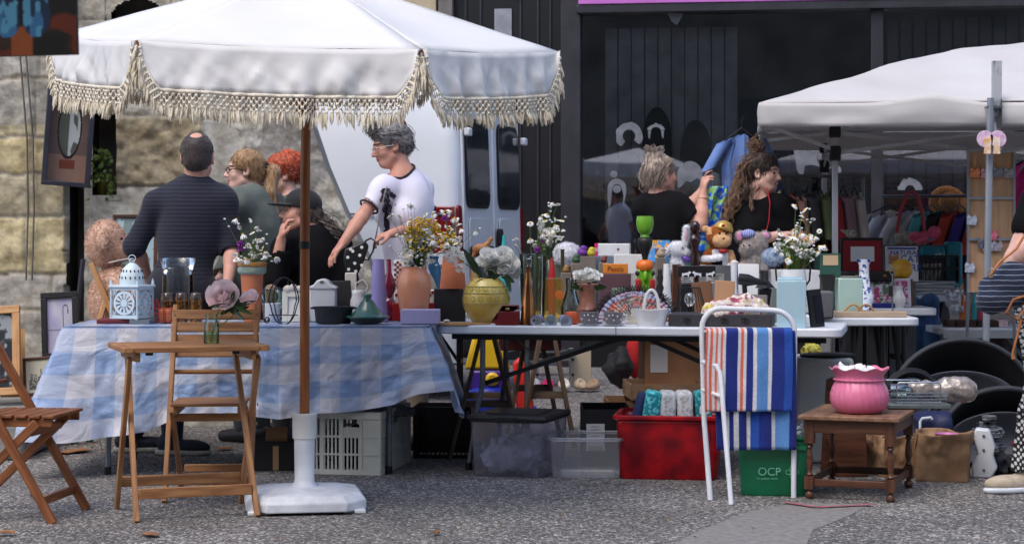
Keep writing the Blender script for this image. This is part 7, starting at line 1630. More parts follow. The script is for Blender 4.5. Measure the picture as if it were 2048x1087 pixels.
def fcol(u,v):
 n_=n1(u*9,v*7,3);k=n1(u*26,v*18,8)
 if v>.93 or v<.04:return(28,26,30)
 if v>.70 and abs(k)<.5:return((172,186,216)if n_>0 else(196,170,190))if k>-.15 else(90,96,120)
 if k>.16:return(196,92,84)
 if k>.05:return(208,188,160)
 if k<-.18:return(96,84,96)
 if n_>.14:return(214,188,84)if u<.25 else(170,120,150)
 return(160,156,168)if n_>-.1 else(120,130,120)
def fpt(u,v,r0,r1):a=PI*(.985-.97*u);r=r0+(r1-r0)*v;return(r*math.cos(a),.006*(1 if int(u*44)%2 else-1)*(v*.7+.3),r*math.sin(a)*.86)
R1=92*s_
mk('leaf',M().grid(lambda u,v:fpt(u,v,.40*R1,.86*R1),132,24,col=fcol),mat('fan_cloth',(255,255,255),(235,235,235),mode='vcol',rough=.8),fan,smooth=0,solid=.001)
g=M()
for r_ in(.87,.91,.95):
 pts=[fpt(i/90,(r_-.4)/.46+(.012 if i%2 else-.012),.40*R1,.86*R1)for i in range(91)];g.tube(pts,.0018,4)
for i in range(45):a0=fpt(i/45,1.0,.4*R1,.86*R1);a1=fpt((i+.5)/45,1.32,.4*R1,.86*R1);a2=fpt((i+1)/45,1.0,.4*R1,.86*R1);g.tube([a0,a1,a2],.0022,4)
mk('lace_edge',g,BLK,fan,smooth=180)
for i in range(22):a=PI*(.985-.97*(i+.5)/22);mk('stick',M().bar((0,.004*(i%2),0),(.42*R1*math.cos(a),.004*(i%2),.42*R1*math.sin(a)*.86),.0025,.007,up=(0,1,0)),mat('ivory_stick',(206,198,178),rough=.4),fan)
bD=WTp(1303,.10);wb=thing('ceramic_basket','white ceramic woven basket with tall handle','basket',bD);s_=bD.y/F
wv=lambda a,r,z:(r*(1+.012*math.sin(a*40+(int(z*160)%2)*PI)),z)
mk('body',M().lathe([(26*s_,0),(27*s_,3*s_),(31*s_,16*s_),(36*s_,30*s_),(37*s_,33*s_),(34*s_,33*s_),(29*s_,16*s_),(24*s_,4*s_),(1*s_,3*s_)],80,fn=lambda a,r,z:(wv(a,r,z)[0]*(1-.25*abs(math.sin(a))),z+(.008*abs(math.cos(a))**3 if z>.07 else 0))),mat('white_porcelain',(228,228,228)),wb)
mk('handle',M().tube([(-15*s_+15*s_*(1-math.cos(a))-.0,0,28*s_+44*s_*math.sin(a))for a in np.linspace(0,PI,17)],.0085,10,flat=.6),MATS['white_porcelain'],wb).location.x=0
tD=WTp(1443,.10).y;x0,x1=X(1342,tD),X(1548,tD);tr2=thing('black_case','shallow black tray case with chain emblems, filled with floral cloth','case',WTp(1444,.22),WTr);wd_=x1-x0
mk('tray',M().box((0,0,.032),(wd_,.26,.064)),mat('case_black',(52,50,54),(44,42,46),ns=40,rough=.7),tr2,bevel=.005)
g=M()
for cx in(-.17,-.085,.02,.125):
 for dx,dz in((0,0),(.012,-.007)):g.tube([(cx+dx+sx*.012,-.132,.034+dz+sz*.010)for sx,sz in((-1,-1),(1,-1),(1,1),(-1,1))],.0018,5,closed=True)
mk('emblem',g,BLK,tr2,kind='stuff')
fl_=lambda Vv:None
def florc(Vw):
 n=fbm(Vw[:,0]*34,Vw[:,1]*34,Vw[:,2]*34,2);k=fbm(Vw[:,0]*60+9,Vw[:,1]*60,Vw[:,2]*60,2);out=np.ones((len(Vw),4));out[:]=lin((214,202,184))
 for lo,hi,c in((.12,.2,(196,110,120)),(.2,1,(150,70,96)),(-.24,-.16,(200,176,204)),(-1,-.24,(214,196,110))):out[(n>lo)&(n<=hi)]=lin(c)
 out[k>.28]=lin((236,232,226));return out
sd=SD((-.2,-.12,-.02),(.2,.12,.16),.006);sd.ell((.02,0,.01),(.15,.10,.06),.03);sd.ell((.04,.02,.05),(.08,.07,.055),.03);sd.ell((-.10,-.02,.0),(.08,.08,.03),.03);sd.noise(.045,20,o=3)
sd.make('floral_cloth',mat('floral_cloth',(255,255,255),(228,228,228),mode='vcol',rough=.9),loc=WTp(1470,.22)+V(0,0,.066),colf=florc,label='heap of floral printed cloth in the shallow black case',cat='cloth')
D=WTp(1380,.42).y;s_=D/F;lp=thing('wire_lamp','black wire cage lamp with a clear bulb','lamp',V(X(1380,D),D,TH))
for i in range(26):a=2*PI*i/26;mk('cage_wire',M().tube([(20*s_*math.cos(a),20*s_*math.sin(a),72*s_),(34*s_*math.cos(a),34*s_*math.sin(a),18*s_)],.0013,4),BLKM,lp)
for r,z in((20,72),(34,18)):mk('hoop',M().tube([(r*s_*math.cos(a),r*s_*math.sin(a),z*s_)for a in[2*PI*i/32 for i in range(32)]],.002,5,closed=True),BLKM,lp)
mk('base',M().lathe([(18*s_,0),(18*s_,3*s_),(3*s_,5*s_),(3*s_,20*s_),(6*s_,22*s_),(6*s_,34*s_),(1*s_,34*s_)],24),BLKM,lp);mk('bulb',M().lathe([(4*s_,34*s_),(11*s_,44*s_),(12*s_,52*s_),(8*s_,60*s_),(.5*s_,62*s_)],20),glass('bulb_glass',(228,228,226),.3,.05,body=.1),lp)
ck=thing('hook_board','black wooden coat-hook board with white cow cut-outs','hook board',P(1393,546,10.75));s_=10.75/F;g=M()
mk('board',M().box((0,0,4*s_),(76*s_,.02,22*s_)),mat('black_board',(30,30,32),rough=.4),ck,bevel=.003)
cow=[(-8,-3),(-8,4),(-6,3),(5,5),(8,8),(12,6),(11,3),(8,2),(7,-5),(5,-5),(5,-1),(-4,-1),(-5,-5),(-7,-5)]
for i,x in enumerate((-22,2,26)):mk('cow',M().prism([((a if i!=1 else-a)*s_*.9,b*s_*.9)for a,b in(cow if i!=1 else cow[::-1])],.004,(x*s_,-.012,-3*s_)),WHITE,ck)
mk('post',M().box((0,.01,-16*s_),(.02,.018,26*s_)),BLK,ck)
BX('box','black shoe box holding up the coat-hook board','box',1362,1424,566,10.75,.2,mat('black_board',(30,30,32)))
for lb,px0,px1,pyt,D,c,rr in(('brown cork board leaning behind the floral cloth',1428,1468,560,10.45,(176,134,98),3),('dark wooden frame leaning left of the cork board',1392,1432,562,10.5,(110,74,50),-6),('grey-green book standing between the cork board and pale blue tin',1535,1556,575,10.3,(96,104,98),10)):
 o=BX('board',lb,'board',px0,px1,pyt,D,.02,mat('board_%d'%px0,c,rough=.8));o.rotation_euler=(R(-12),R(rr),0)
tD=WTp(1578,.06);tin=thing('pale_blue_tin','tall pale blue metal tin with a pouring flap','tin',WTp(1583,.11),R(-9));s_=tD.y/F;PB=mat('pale_blue_enamel',(172,202,214),(160,192,206),ns=3,rough=.35,coat=.2)
mk('body',M().box((0,0,47*s_),(58*s_,.13,94*s_)),PB,tin,bevel=.003);mk('lid',M().box((-3*s_,-.02,97*s_),(50*s_,.08,5*s_),(R(8),0,0)),PB,tin,bevel=.002);mk('emblem',M().ell((29.3*s_,-.02,44*s_),(.001,.012,.008),8),mat('rust_mark',(150,90,90)),tin)
BLK2=BLK;o=BX('framed_picture','black picture frame standing right of the pale blue tin','frame',1620,1652,578,WTp(1636,.16).y,.02,BLK);o.rotation_euler=(R(-6),R(-4),R(28))
mk('mount',M().box((.012,-.0115,.09),(.05,.002,.14)),mat('navy_black',(20,22,34),rough=.2),o)
pD=WTp(1586,.42).y;o=LT('pot','white enamel pot with black wire handles holding daisies','pot',1586,pD,[(22,645),(26,620),(27,560),(25,545),(24,538),(22,538),(20,550)],mat('white_ceramic',(222,224,226)))
for s in(-1,1):mk('handle',M().tube([(s*.06,0,Z(575,pD)-TH),(s*.085,0,Z(560,pD)-TH),(s*.09,0,Z(535,pD)-TH),(s*.075,0,Z(526,pD)-TH),(s*.062,0,Z(536,pD)-TH)],.005,8),BLK,o)
bouquet('daisies with bright green stems in the white enamel pot',P(1586,540,pD),pD,[(1590,411),(1611,418),(1604,430),(1602,441),(1628,438),(1640,463),(1563,470),(1575,480),(1560,490),(1604,468),(1621,470),(1630,475),(1612,485),(1585,470),(1594,475),(1547,488),(1553,495),(1568,500),(1580,508),(1600,500),(1612,505),(1640,492),(1648,493),(1650,500),(1636,505),(1573,518),(1590,462),(1598,455),(1582,492),(1618,478)]+rp_(34,1596,492,36,26),size=1.0,buds=60,stemr=.0016)
g=M()
for i in range(46):a=random.random()*6.28;x=random.uniform(-.03,.03);g.tube([(x,math.sin(a)*.02,-.05),(x*1.4,math.sin(a)*.03,.05),(x*2.2+random.uniform(-.01,.01),math.sin(a)*.04,random.uniform(.09,.17))],.0018,4,caps=False)
mk('grass_bunch',g,mat('bright_stem',(120,150,62),(92,124,50),rough=.6),loc=P(1586,540,pD),label='bright green stalks among the daisies in the enamel pot',cat='stalks',kind='stuff')
t=thing('hair_dryer','black hair dryer lying behind the floral cloth','hair dryer',P(1496,560,10.4));mk('body',M().lathe([(.030,-.05),(.032,0),(.020,.04),(.012,.10),(.010,.105)],20,rot=(0,PI/2+.15,0)),BLK,t);mk('handle',M().bar((-.02,0,-.01),(-.015,0,-.10),.03,.025),BLK,t,bevel=.006)
BX('box','grey box carrying the black hair dryer','box',1470,1535,590,10.4,.14,mat('grey_card',(130,126,122)))
t=thing('candle_lantern','small black lantern behind the pale blue tin','lantern',P(1530,610,10.5));t.location.z=TH;s_=10.5/F
mk('body',M().box((0,0,45*s_),(.07,.07,40*s_)).box((0,0,12*s_),(.08,.08,24*s_)),BLK,t,bevel=.003);mk('roof',M().lathe([(.055,66*s_),(.02,80*s_),(.008,86*s_),(.010,92*s_),(.001,96*s_)],4),BLK,t)
gD=11.0;gz=.745;t=thing('painted_totem','tall green, black and orange turned wooden ornament with a green cup on top','ornament',V(X(1290,gD),gD,gz));s_=gD/F;GRN=mat('lime_green',(112,172,44),(98,156,36),rough=.3,coat=.4)
zz=lambda py:Z(py,gD)-gz
mk('cup',M().lathe([(9*s_,zz(475)),(9*s_,zz(470)),(8*s_,zz(469)),(13*s_,zz(464)),(16*s_,zz(457)),(17.5*s_,zz(448)),(17.5*s_,zz(440)),(16*s_,zz(432)),(14*s_,zz(432)),(15*s_,zz(448))],32),GRN,t,smooth=60)
mk('black_section',M().lathe([(5*s_,zz(520)),(6*s_,zz(513)),(10*s_,zz(502)),(14*s_,zz(491)),(15.5*s_,zz(483)),(14*s_,zz(477)),(9*s_,zz(474)),(1*s_,zz(474))],28),mat('ebony',(30,30,31),rough=.5,bump=.2),t,smooth=60)
mk('orange_section',M().lathe([(15*s_,zz(540)),(18*s_,zz(534)),(17*s_,zz(524)),(10*s_,zz(519)),(1*s_,zz(519))],24),mat('orange_paint',(222,112,36),rough=.35),t,smooth=60)
mk('green_section',M().prism([(-15*s_,zz(600)),(15*s_,zz(600)),(15*s_,zz(556)),(17*s_,zz(548)),(16*s_,zz(538)),(-16*s_,zz(538)),(-17*s_,zz(548)),(-15*s_,zz(556))],.06),GRN,t,bevel=.008)
for s in(-1,1):mk('red_foot',M().box((s*14*s_,-.02,zz(570)),(10*s_,.06,26*s_)),RED,t,bevel=.008);mk('arm',M().ell((s*15*s_,-.01,zz(546)),(5*s_,.03,6*s_),10),BLK,t)
mk('nose',M().ell((0,-.035,zz(552)),(5*s_,.02,12*s_),12),GRN,t);mk('base',M().box((0,0,zz(600)/2),(30*s_,.08,zz(600))),BLK,t)
# second row: boxes that carry the toys
BXM=lambda n_,c,c2=None:mat('box_'+n_,c,c2 or tuple(int(v*.86)for v in c),rough=.7)
def zb_(py,D):return Z(py,D)
rows=[('blue-grey card box below the magenta and white pack',1186,1262,512,11.55,(110,122,136)),('white card box behind the green and orange ornament',1262,1342,523,11.6,(196,194,190)),('brown wooden box under the dark figurine',1342,1398,530,11.62,(150,110,80)),('grey card box under the plush monkey',1398,1470,530,11.62,(150,152,156)),('dark box under the plush elephant',1470,1542,530,11.62,(84,78,76)),('white document box behind the daisies',1542,1640,540,11.5,(206,206,208)),('olive box under the fluffy white toy',1098,1186,527,11.6,(96,104,88))]
def stick_label(o,w_,h,dep):
 c=random.choice(((226,224,218),(200,60,60),(60,100,160),(216,186,90),(226,226,226),(120,150,110)))
 x=random.uniform(-.2,.2)*w_;l=mk('label_sheet',M().box((x,-dep/2-.001,h*.72),(w_*.5,.002,min(.06,h*.3))),mat('sheet_%d_%d'%(c[0],c[1]),c,ns=40),o);g=M()
 for i in range(4):g.box((x-w_*.02*(i%2),-dep/2-.0025,h*.72+.018-.011*i),(w_*.36-w_*.08*(i%3),.001,.003))
 mk('printed_lines',g,BLK,l,smooth=0,kind='stuff')
for lb,a,b,py,D,c in rows:o=BX('box',lb,'box',a,b,py,D,.32,BXM(str(a),c));stick_label(o,X(b,D)-X(a,D),Z(py,D)-TH,.32)
o=BX('carton','white carton with a magenta end standing on the blue-grey box','carton',1196,1262,487,11.62,.16,PAPER,z0=zb_(512,11.55),rz=R(-6));hh=Z(487,11.62)-zb_(512,11.55)
mk('magenta_end',M().box((-.100,-.001,hh/2),(.020,.164,hh+.003)),mat('magenta_print',(208,40,110),rough=.5),o);mk('print',M().box((.03,-.081,hh*.55),(.012,.002,.012)),mat('wine_red',(128,34,44)),o);text('68',.03,(-.100,-.0835,hh/2),(PI/2,0,0),PAPER,o)
o=BX('sign','small orange sign reading Pastis','sign',1206,1256,527,11.15,.012,mat('orange_sign',(216,132,44),rough=.5),z0=zb_(547,11.15));text('Pastis',.042,(0,-.0075,.026),(PI/2,0,0),mat('sign_brown',(110,44,20)),o)
BX('box','purple-brown box below the orange sign','box',1200,1262,547,11.1,.12,BXM('plum',(96,66,74)))
o=BX('framed_picture','white picture frame standing beside the orange sign','frame',1228,1286,508,11.35,.02,mat('frame_cream',(222,222,218)),z0=TH);mk('mount',M().box((0,-.0112,.17),(.11,.002,.14)),mat('faded_print',(180,176,172),(140,130,126),ns=20),o)
def bookc(u,v):
 n_=n1(u*7,v*7,2)
 if v>.82 and u<.5:return(220,190,60)if int(u*20)%2 else(200,80,50)
 if.35<v<.62 and.35<u<.95:return(120,60,60)
 return(70,150,214)if n_>-.1 else(232,170,90)
D=11.45;x0,x1=X(1296,D),X(1343,D);z0=zb_(523,11.6);bb_=mk('picture_book',M().box((0,.008,.065),(x1-x0,.012,.13)),BXM('bookback',(70,150,214)),loc=((x0+x1)/2,D+.10,z0),rot=(R(-10),0,0),label='blue picture book standing behind the bunny',cat='book')
mk('cover',M().grid(lambda u,v:((u-.5)*(x1-x0),0,.13*v),24,24,col=bookc),mat('book_print',(255,255,255),mode='vcol',rough=.4),bb_,smooth=0)
for px,py,D,r,c,lb in((1322,508,11.3,.028,(176,160,140),'little beige bird figurine in front of the blue book'),(1208,520,11.35,.02,(120,60,50),'tiny brown ornament beside the white frame'),(1152,520,11.25,.026,(60,90,60),'dark green pine cone ornament left of the carton'),(1165,505,11.5,.030,(110,50,150),'purple toy ball left of the magenta carton'),(1182,506,11.5,.026,(200,190,50),'yellow-green toy between the purple ball and the carton'),(1132,540,11.2,.022,(150,110,60),'small brass bird ornament behind the daisies')):
 sd=SD((-r*2,-r*2,-r*2),(r*2,r*2,r*2.4),.005);sd.ell((0,0,0),(r,r*.9,r*.8),0);sd.ell((r*.1,-r*.2,r),(r*.55,r*.55,r*.5),.015);sd.cap((r*.5,-r*.3,r),(r*1.2,-r*.4,r*.9),r*.25,r*.1,.01);sd.noise(.004,50)
 sd.make('figurine',mat('fig_%d'%px,c,rough=.5),loc=P(px,py,D),label=lb,cat='figurine')
 BX('box','small plain box under the '+{1322:'beige bird figurine',1208:'tiny brown ornament',1152:'pine cone ornament',1165:'purple toy ball',1182:'yellow-green toy',1132:'small brass bird'}[px],'box',px-10,px+10,py+int(r*.75*F/D),D-.03,.06,BXM('f%d'%px,(120,110,100)))
def plush(name,label,cat,px,py,D,fn,mats,h=.005,rz=0,z0=None,fm=None):
 t=P(px,py,D);s_=D/F;sd=SD((-.16,-.14,-.14),(.16,.14,.16),h);fn(sd,s_);sd.noise(.005,60,o=2);o=sd.make(name,mats,loc=t,label=label,cat=cat,rz=rz,facemat=fm)
 if not isinstance(mats,list)and 'fur' in mats.name:fuzz(o,3500,.012,mats,w=.0008)
 return o
FUR=lambda n_,c,c2:mat(n_,c,c2,ns=60,rough=1,bump=.4,bs=160,sheen=.15,spec=.05)
EYB=mat('glossy_eye',(20,20,24),rough=.1)
def q(s_,x,y):return None
def f(sd,s_):sd.ell((0,0,0),(.072,.06,.072),0);sd.noise(.02,30)
plush('fluffy_toy','round fluffy white toy left of the magenta carton','soft toy',1133,507,11.55,f,FUR('white_fur',(228,228,232),(206,206,214)))
def f(sd,s_):
 sd.ell((0,0,-40*s_*.7),(17*s_,.045,26*s_),0);sd.ell((-1*s_,-.02,2*s_),(16*s_,.045,16*s_),.02);sd.ell((12*s_,-.03,-6*s_),(9*s_,.03,8*s_),.02);sd.cap((12*s_,0,14*s_),(15*s_,.0,44*s_),6*s_,7*s_,.01);sd.cap((-10*s_,.01,12*s_),(-24*s_,.02,-4*s_),6*s_,6*s_,.01)
bn=plush('plush_bunny','white plush bunny with one ear up and a purple bow','soft toy',1358,500,11.5,f,FUR('white_fur',(228,228,232),(206,206,214)));s_=11.5/F
mk('eye',M().ell((6*s_,-.062,4*s_),.006,8),EYB,bn);mk('bow',M().ell((14*s_,-.05,-18*s_),(12*s_,.02,6*s_),10,(0,.5,0)),mat('purple_satin',(104,70,170),rough=.3),bn);mk('inner_ear',M().ell((14*s_,-.020,30*s_),(3.2*s_,.004,11*s_),10,(0,.1,0)),mat('pink_felt',(222,178,186)),bn)
g=M();g.prism([(8*s_,-40*s_),(24*s_,-40*s_),(24*s_,-16*s_)],.03,(0,-.05,0));mk('teal_tag',g,mat('teal_felt',(24,110,104)),bn)
LT('figurine','tall dark wooden carved figurine between the bunny and the monkey','figurine',1390,11.42,[(10,530),(9,510),(7,495),(12,480),(10,472),(5,468),(9,460),(10,450),(6,443),(1,441)],mat('dark_carved_wood',(48,24,24),(30,14,16),rough=.2,coat=.5),z0=zb_(530,11.62),fn=lambda a,r,z:(r*(1+.10*math.sin(a*2+z*40)),z))
def f(sd,s_):
 sd.ell((0,.02,-42*s_),(27*s_,.06,32*s_),0);sd.ell((2*s_,0,5*s_),(26*s_,.062,26*s_),.015);sd.ell((6*s_,-.045,-4*s_),(19*s_,.04,14*s_),.012);sd.ell((-24*s_,.0,20*s_),(8*s_,.02,8*s_),.01)
 sd.cap((-20*s_,0,-30*s_),(-30*s_,-.04,-42*s_),9*s_,8*s_,.01);sd.cap((24*s_,0,-30*s_),(30*s_,-.02,-52*s_),9*s_,8*s_,.01);sd.cap((-30*s_,-.04,-42*s_),(2*s_,-.07,-36*s_),8*s_,7*s_,.008);sd.cap((14*s_,-.03,-66*s_),(30*s_,-.07,-50*s_),10*s_,9*s_,.01)
s_=11.5/F
def fmk(C):
 x=C[:,0];y=C[:,1];z=C[:,2];o=np.zeros(len(C));o[((x-6*s_)/(19*s_))**2+((z+2*s_)/(15*s_))**2<1]=1;o[(np.abs(x-7*s_)<20*s_)&(z<-20*s_)&(z>-60*s_)&(y<-.02)]=2;o[(x>20*s_)]=1;o[(z<-36*s_)&(z>-52*s_)&(np.abs(x+4*s_)<11*s_)&(y<-.03)]=3;o[(x<-14*s_)&(z>10*s_)]=1
 o[(z<-28*s_)&(z>-45*s_)&(y<-.045)]=2;o[y>.0]=0;return o
mo=plush('plush_monkey','brown plush monkey in a golden helmet and red bow tie','soft toy',1436,478,11.5,f,[FUR('brown_fur',(160,92,44),(134,70,30)),FUR('beige_fur',(206,164,122),(190,146,104)),FUR('white_fur',(228,228,232),(206,206,214)),FUR('black_fur',(34,34,40),(24,24,28))],fm=fmk)
for x in(1,14):mk('eye',M().ell((x*s_,-.062,12*s_),(.007,.004,.009),8),EYB,mo)
mk('nose',M().ell((8*s_,-.084,2*s_),(.008,.004,.005),8),mat('brown_nose',(90,50,36)),mo);mk('bow_tie',M().ell((8*s_,-.07,-24*s_),(10*s_,.015,5*s_),8),RED,mo)
hl=SD((-.1,-.1,-.02),(.1,.1,.1),.005);hl.ell((0,0,0),(20*s_,.055,18*s_),0);hl.cut((0,0,-2*s_),(-.35,0,-1));hl.make('helmet',mat('gold_satin',(206,172,100),(180,144,76),rough=.25,metal=.4),mo,loc=(10*s_,-.01,20*s_));mk('helmet_gem',M().ell((8*s_,-.06,27*s_),(.012,.006,.010),8),RED,mo)
def f(sd,s_):
 sd.ell((6*s_,.0,0),(25*s_,.06,24*s_),0);sd.ell((0,.0,-34*s_),(22*s_,.055,22*s_),.02);sd.ell((-14*s_,-.04,-10*s_),(13*s_,.04,14*s_),.02);sd.cap((-30*s_,-.03,-50*s_),(-10*s_,-.02,-40*s_),9*s_,11*s_,.012);sd.cap((22*s_,-.02,-50*s_),(12*s_,0,-36*s_),9*s_,11*s_,.012)
 sd.ell((-24*s_,0,16*s_),(11*s_,.014,13*s_),.006,rot=(0,.3,0));sd.ell((26*s_,.01,16*s_),(13*s_,.014,11*s_),.006)
el_=plush('plush_elephant','grey plush elephant with pink ears and a blue striped cap','soft toy',1504,488,11.5,f,FUR('grey_fur',(166,156,150),(142,132,128)))
mk('inner_ear',M().ell((-25*s_,-.014,16*s_),(7*s_,.004,9*s_),10),mat('pink_satin',(222,150,190),rough=.4),el_);mk('inner_ear',M().ell((26*s_,-.006,17*s_),(9*s_,.006,7*s_),10),MATS['pink_satin'],el_);mk('cap',M().ell((-8*s_,-.02,20*s_),(15*s_,.045,10*s_),12),stripes('blue_white_cap',(80,100,190),(220,220,230),30,w_=.4,axis='X'),el_)
for x in(-20,-8):mk('eye',M().ell((x*s_,-.078,-2*s_),.005,8),EYB,el_)
def f(sd,s_):sd.ell((0,0,0),(20*s_,.05,17*s_),0);sd.cap((-5*s_,-.03,5*s_),(8*s_,-.04,14*s_),5*s_,5*s_,.01);sd.ell((14*s_,-.03,0),(8*s_,.03,8*s_),.01)
plush('plush_dog','small white and blue plush dog lying right of the elephant','soft toy',1545,514,11.25,f,FUR('blue_white_fur',(200,206,216),(130,160,196)))
o=BX('tablet_frame','white framed card standing behind the hair dryer','frame',1478,1520,527,11.0,.015,PAPER);o.rotation_euler=(R(-8),0,0)
LT('candle_holder','tall white candle holder behind the cork board','candle holder',1468,10.9,[(14,640),(8,600),(6,560),(7,524),(6,524)],WHITE)
LT('bottle','turned black chess-like bottle right of the ornament','bottle',1320,10.6,[(12,640),(12,600),(5,585),(8,575),(4,565),(7,555),(4,548),(5,540),(1,536)],mat('ebony',(30,30,31)))
LT('vase','curved white porcelain vase right of the black bottle','vase',1333,10.7,[(14,640),(10,590),(7,560),(6,527),(5,527)],MATS['white_porcelain'])
o=BX('framed_picture','reddish brown frame behind the lamp cage','frame',1345,1362,528,10.95,.03,WOODD)
for px,D,prof,m,lb in((950,11.3,[(10,626),(14,590),(8,540),(10,520)],mat('sand_ceramic',(176,140,92),rough=.5),'sand coloured jug behind the yellow vase'),(1008,11.3,[(9,626),(12,570),(6,500),(3,470)],mat('turq',(60,176,176),rough=.4),'turquoise slim ornament behind the white roses'),(868,11.3,[(14,626),(18,580),(14,540),(8,520),(10,512)],mat('blue_glaze',(60,110,140),rough=.3),'blue glazed jar behind the peach vase'),(1098,11.4,[(10,626),(11,560),(5,520),(3,518)],GLASSG,'green glass bottle behind the amber box'),(1125,11.4,[(9,626),(9,575),(4,560),(4,500),(5,498)],mat('olive_bottle',(70,66,40),rough=.15,coat=.5),'dark olive bottle left of the fluffy toy'),(1104,11.0,[(7,626),(9,570),(7,545),(2,515)],RED,'red pointed ornament beside the amber box'),(1240,11.0,[(16,626),(20,600),(16,575)],mat('sage_pot',(120,140,120),rough=.5),'sage green bowl behind the fan')):
 LT('ornament',lb,'ornament',px,D,prof,m)
def f(sd,s_):sd.ell((0,0,0),(.05,.03,.035),0);sd.cap((.02,0,.01),(.06,0,.06),.02,.012,.01);sd.cap((-.03,0,-.01),(-.05,0,-.06),.018,.012,.01);sd.cap((.03,0,-.01),(.03,0,-.06),.018,.012,.01)
plush('carved_animal','tan carved animal figure behind the roses','figurine',962,498,11.4,f,mat('tan_carved',(176,120,70),(140,90,50),rough=.5));BX('box','dark box under the tan carved animal','box',940,990,514,11.35,.12,BXM('dk',(70,72,84)))
# right-hand tables
Z3=TH;D=11.0
BX('mint_tin','pale mint green storage tin on the board table','tin',1677,1726,556,D,.12,mat('mint_enamel',(168,196,186),(156,184,176),rough=.45),bevel=.006)
mk('lid',M().box((0,0,0),(.10,.10,.014)),mat('pewter',(120,118,112),rough=.4),loc=P(1700,554,D+.06),bevel=.004,label='pewter coaster on the mint green tin',cat='coaster')
cb=thing('chopping_board','pale wooden chopping board with rope handles','chopping board',V(X(1740,10.95),11.02,TH));mk('board',M().box((0,0,.017),(.40,.22,.032)),mat('pale_wood',(176,156,134),(156,134,112),mode='wood',rough=.7),cb,bevel=.003)
for x in(-.09,-.02):mk('rope_handle',M().tube([(x-.05+.10*i/10,-.05,.033+.038*math.sin(PI*i/10))for i in range(11)],.006,8),mat('rope',(184,146,96),(150,114,70),ns=90,bump=.8,bs=120,rough=.9),cb)
t=thing('corkscrew','metal corkscrew with black grip standing on the chopping board','corkscrew',V(X(1785,11.0),11.0,TH+.034));s_=11/F
mk('rod',M().tube([(0,0,0),(0,0,74*s_)],.004,8),STEEL,t);mk('ring',M().tube([(8*s_*math.cos(a)*.6,0,79*s_+7*s_*math.sin(a))for a in[2*PI*i/14 for i in range(14)]],.003,6,closed=True),STEEL,t);mk('grip',M().box((-4*s_,0,40*s_),(8*s_,.02,22*s_)),BLK,t,bevel=.003)
bw=mat('delft',(222,226,236),(52,72,150),ns=38,rough=.2,coat=.4,contrast=(.52,.56));LT('vase','slender blue and white patterned porcelain vase','vase',1728,11.6,[(14,625),(18,600),(19,590),(13,575),(10,550),(10,530),(15,518),(13,518)],bw)
tz=TH+.01;o=BX('tray','floral printed tray standing on its edge','tray',1742,1823,556,12.15,.015,WHITE,z0=tz,bevel=.006);o.rotation_euler=(R(-10),0,0);hh=Z(556,12.15)-tz;wq=X(1823,12.15)-X(1742,12.15)
def trc(u,v):
 k=n1(u*12,v*8,5);e=min(u,1-u,v,1-v)
 if e<.06:return(214,196,214)
 return(176,60,110)if k>.16 else(96,116,84)if k<-.16 else(206,172,196)if k>.02 else(222,214,222)
mk('print',M().grid(lambda u,v:((u-.5)*wq*.95,-.0095,hh*(.04+.92*v)),44,30,col=trc),MATS['book_print'],o,smooth=0)
LT('jug','small white jug with green leaf decoration','jug',1798,12.05,[(9,617),(13,604),(13,595),(8,584),(7,576),(9,571),(8,571)],MATS['white_porcelain'],z0=tz)
BX('plate_stack','blue rimmed dish lying in front of the floral tray','dish',1738,1790,606,12.02,.1,mat('cobalt',(44,56,130),rough=.3),z0=tz)
o=BX('file_box','dark green file box with a beige label','box',1640,1682,507,11.6,.25,mat('dark_green_card',(44,86,72),(34,70,58),rough=.6));mk('label_sheet',M().box((.0,-.127,Z(520,11.6)-TH),(.09,.002,.06)),mat('beige_label',(206,178,142)),o)
LT('urn','dark metal urn with leaf relief in front of the green file box','urn',1655,11.05,[(9,632),(12,620),(9,600),(11,585),(16,555),(18,549),(15,549)],mat('dark_pewter',(64,66,62),rough=.4,metal=.3))
BX('grey_pouch','grey fabric storage bag behind the black frame','bag',1634,1668,582,10.75,.12,mat('grey_felt',(98,98,102),rough=.95,bump=.4),bevel=.012)
D=12.25;sc2=thing('open_suitcase','open black suitcase with red lining and a mirror in the lid','suitcase',V(X(1734,D),D,Z(562,D)),R(2));s_=D/F
mk('lower_shell',M().box((0,.02,10*s_),(94*s_,.26,20*s_)),mat('case_leather',(32,28,30),rough=.5),sc2,bevel=.01);mk('lid_shell',M().box((0,.16,50*s_),(88*s_,.03,74*s_)),MATS['case_leather'],sc2,bevel=.01)
mk('red_lining',M().box((0,.142,50*s_),(78*s_,.008,62*s_)),mat('red_lining',(150,32,42),rough=.7),sc2);mk('mirror',M().box((0,.134,54*s_),(48*s_,.006,30*s_)),mat('bright_card',(232,236,238),(222,226,230),rough=.4),sc2)
for x in(-28,28):mk('latch',M().box((x*s_,-.112,12*s_),(.02,.006,.014)),BRASS,sc2)
BX('box','tall storage box holding up the open suitcase','box',1692,1776,562,D-.05,.3,BXM('suit',(70,64,62)),z0=0)
def f(sd,s_):sd.ell((0,0,0),(.035,.03,.03),0);sd.cap((-.02,0,.01),(-.06,.0,.025),.016,.008,.01)
plush('stuffed_bird','mottled white bird ornament on the suitcase lid','ornament',1702,468,D+.15,f,mat('mottled',(196,192,180),(110,100,84),ns=70,rough=.9))
D=12.5;cbk=thing('cat_book','large white book about natural cat care, cat on the cover','book',V(X(1805,D),D,Z(562,D)),R(0),rot=(R(-7),0,0));s_=D/F
mk('cover',M().box((0,.01,35*s_),(64*s_,.02,70*s_)),mat('book_white',(226,226,230),rough=.4),cbk);INK=mat('blue_ink',(60,90,160),rough=.6)
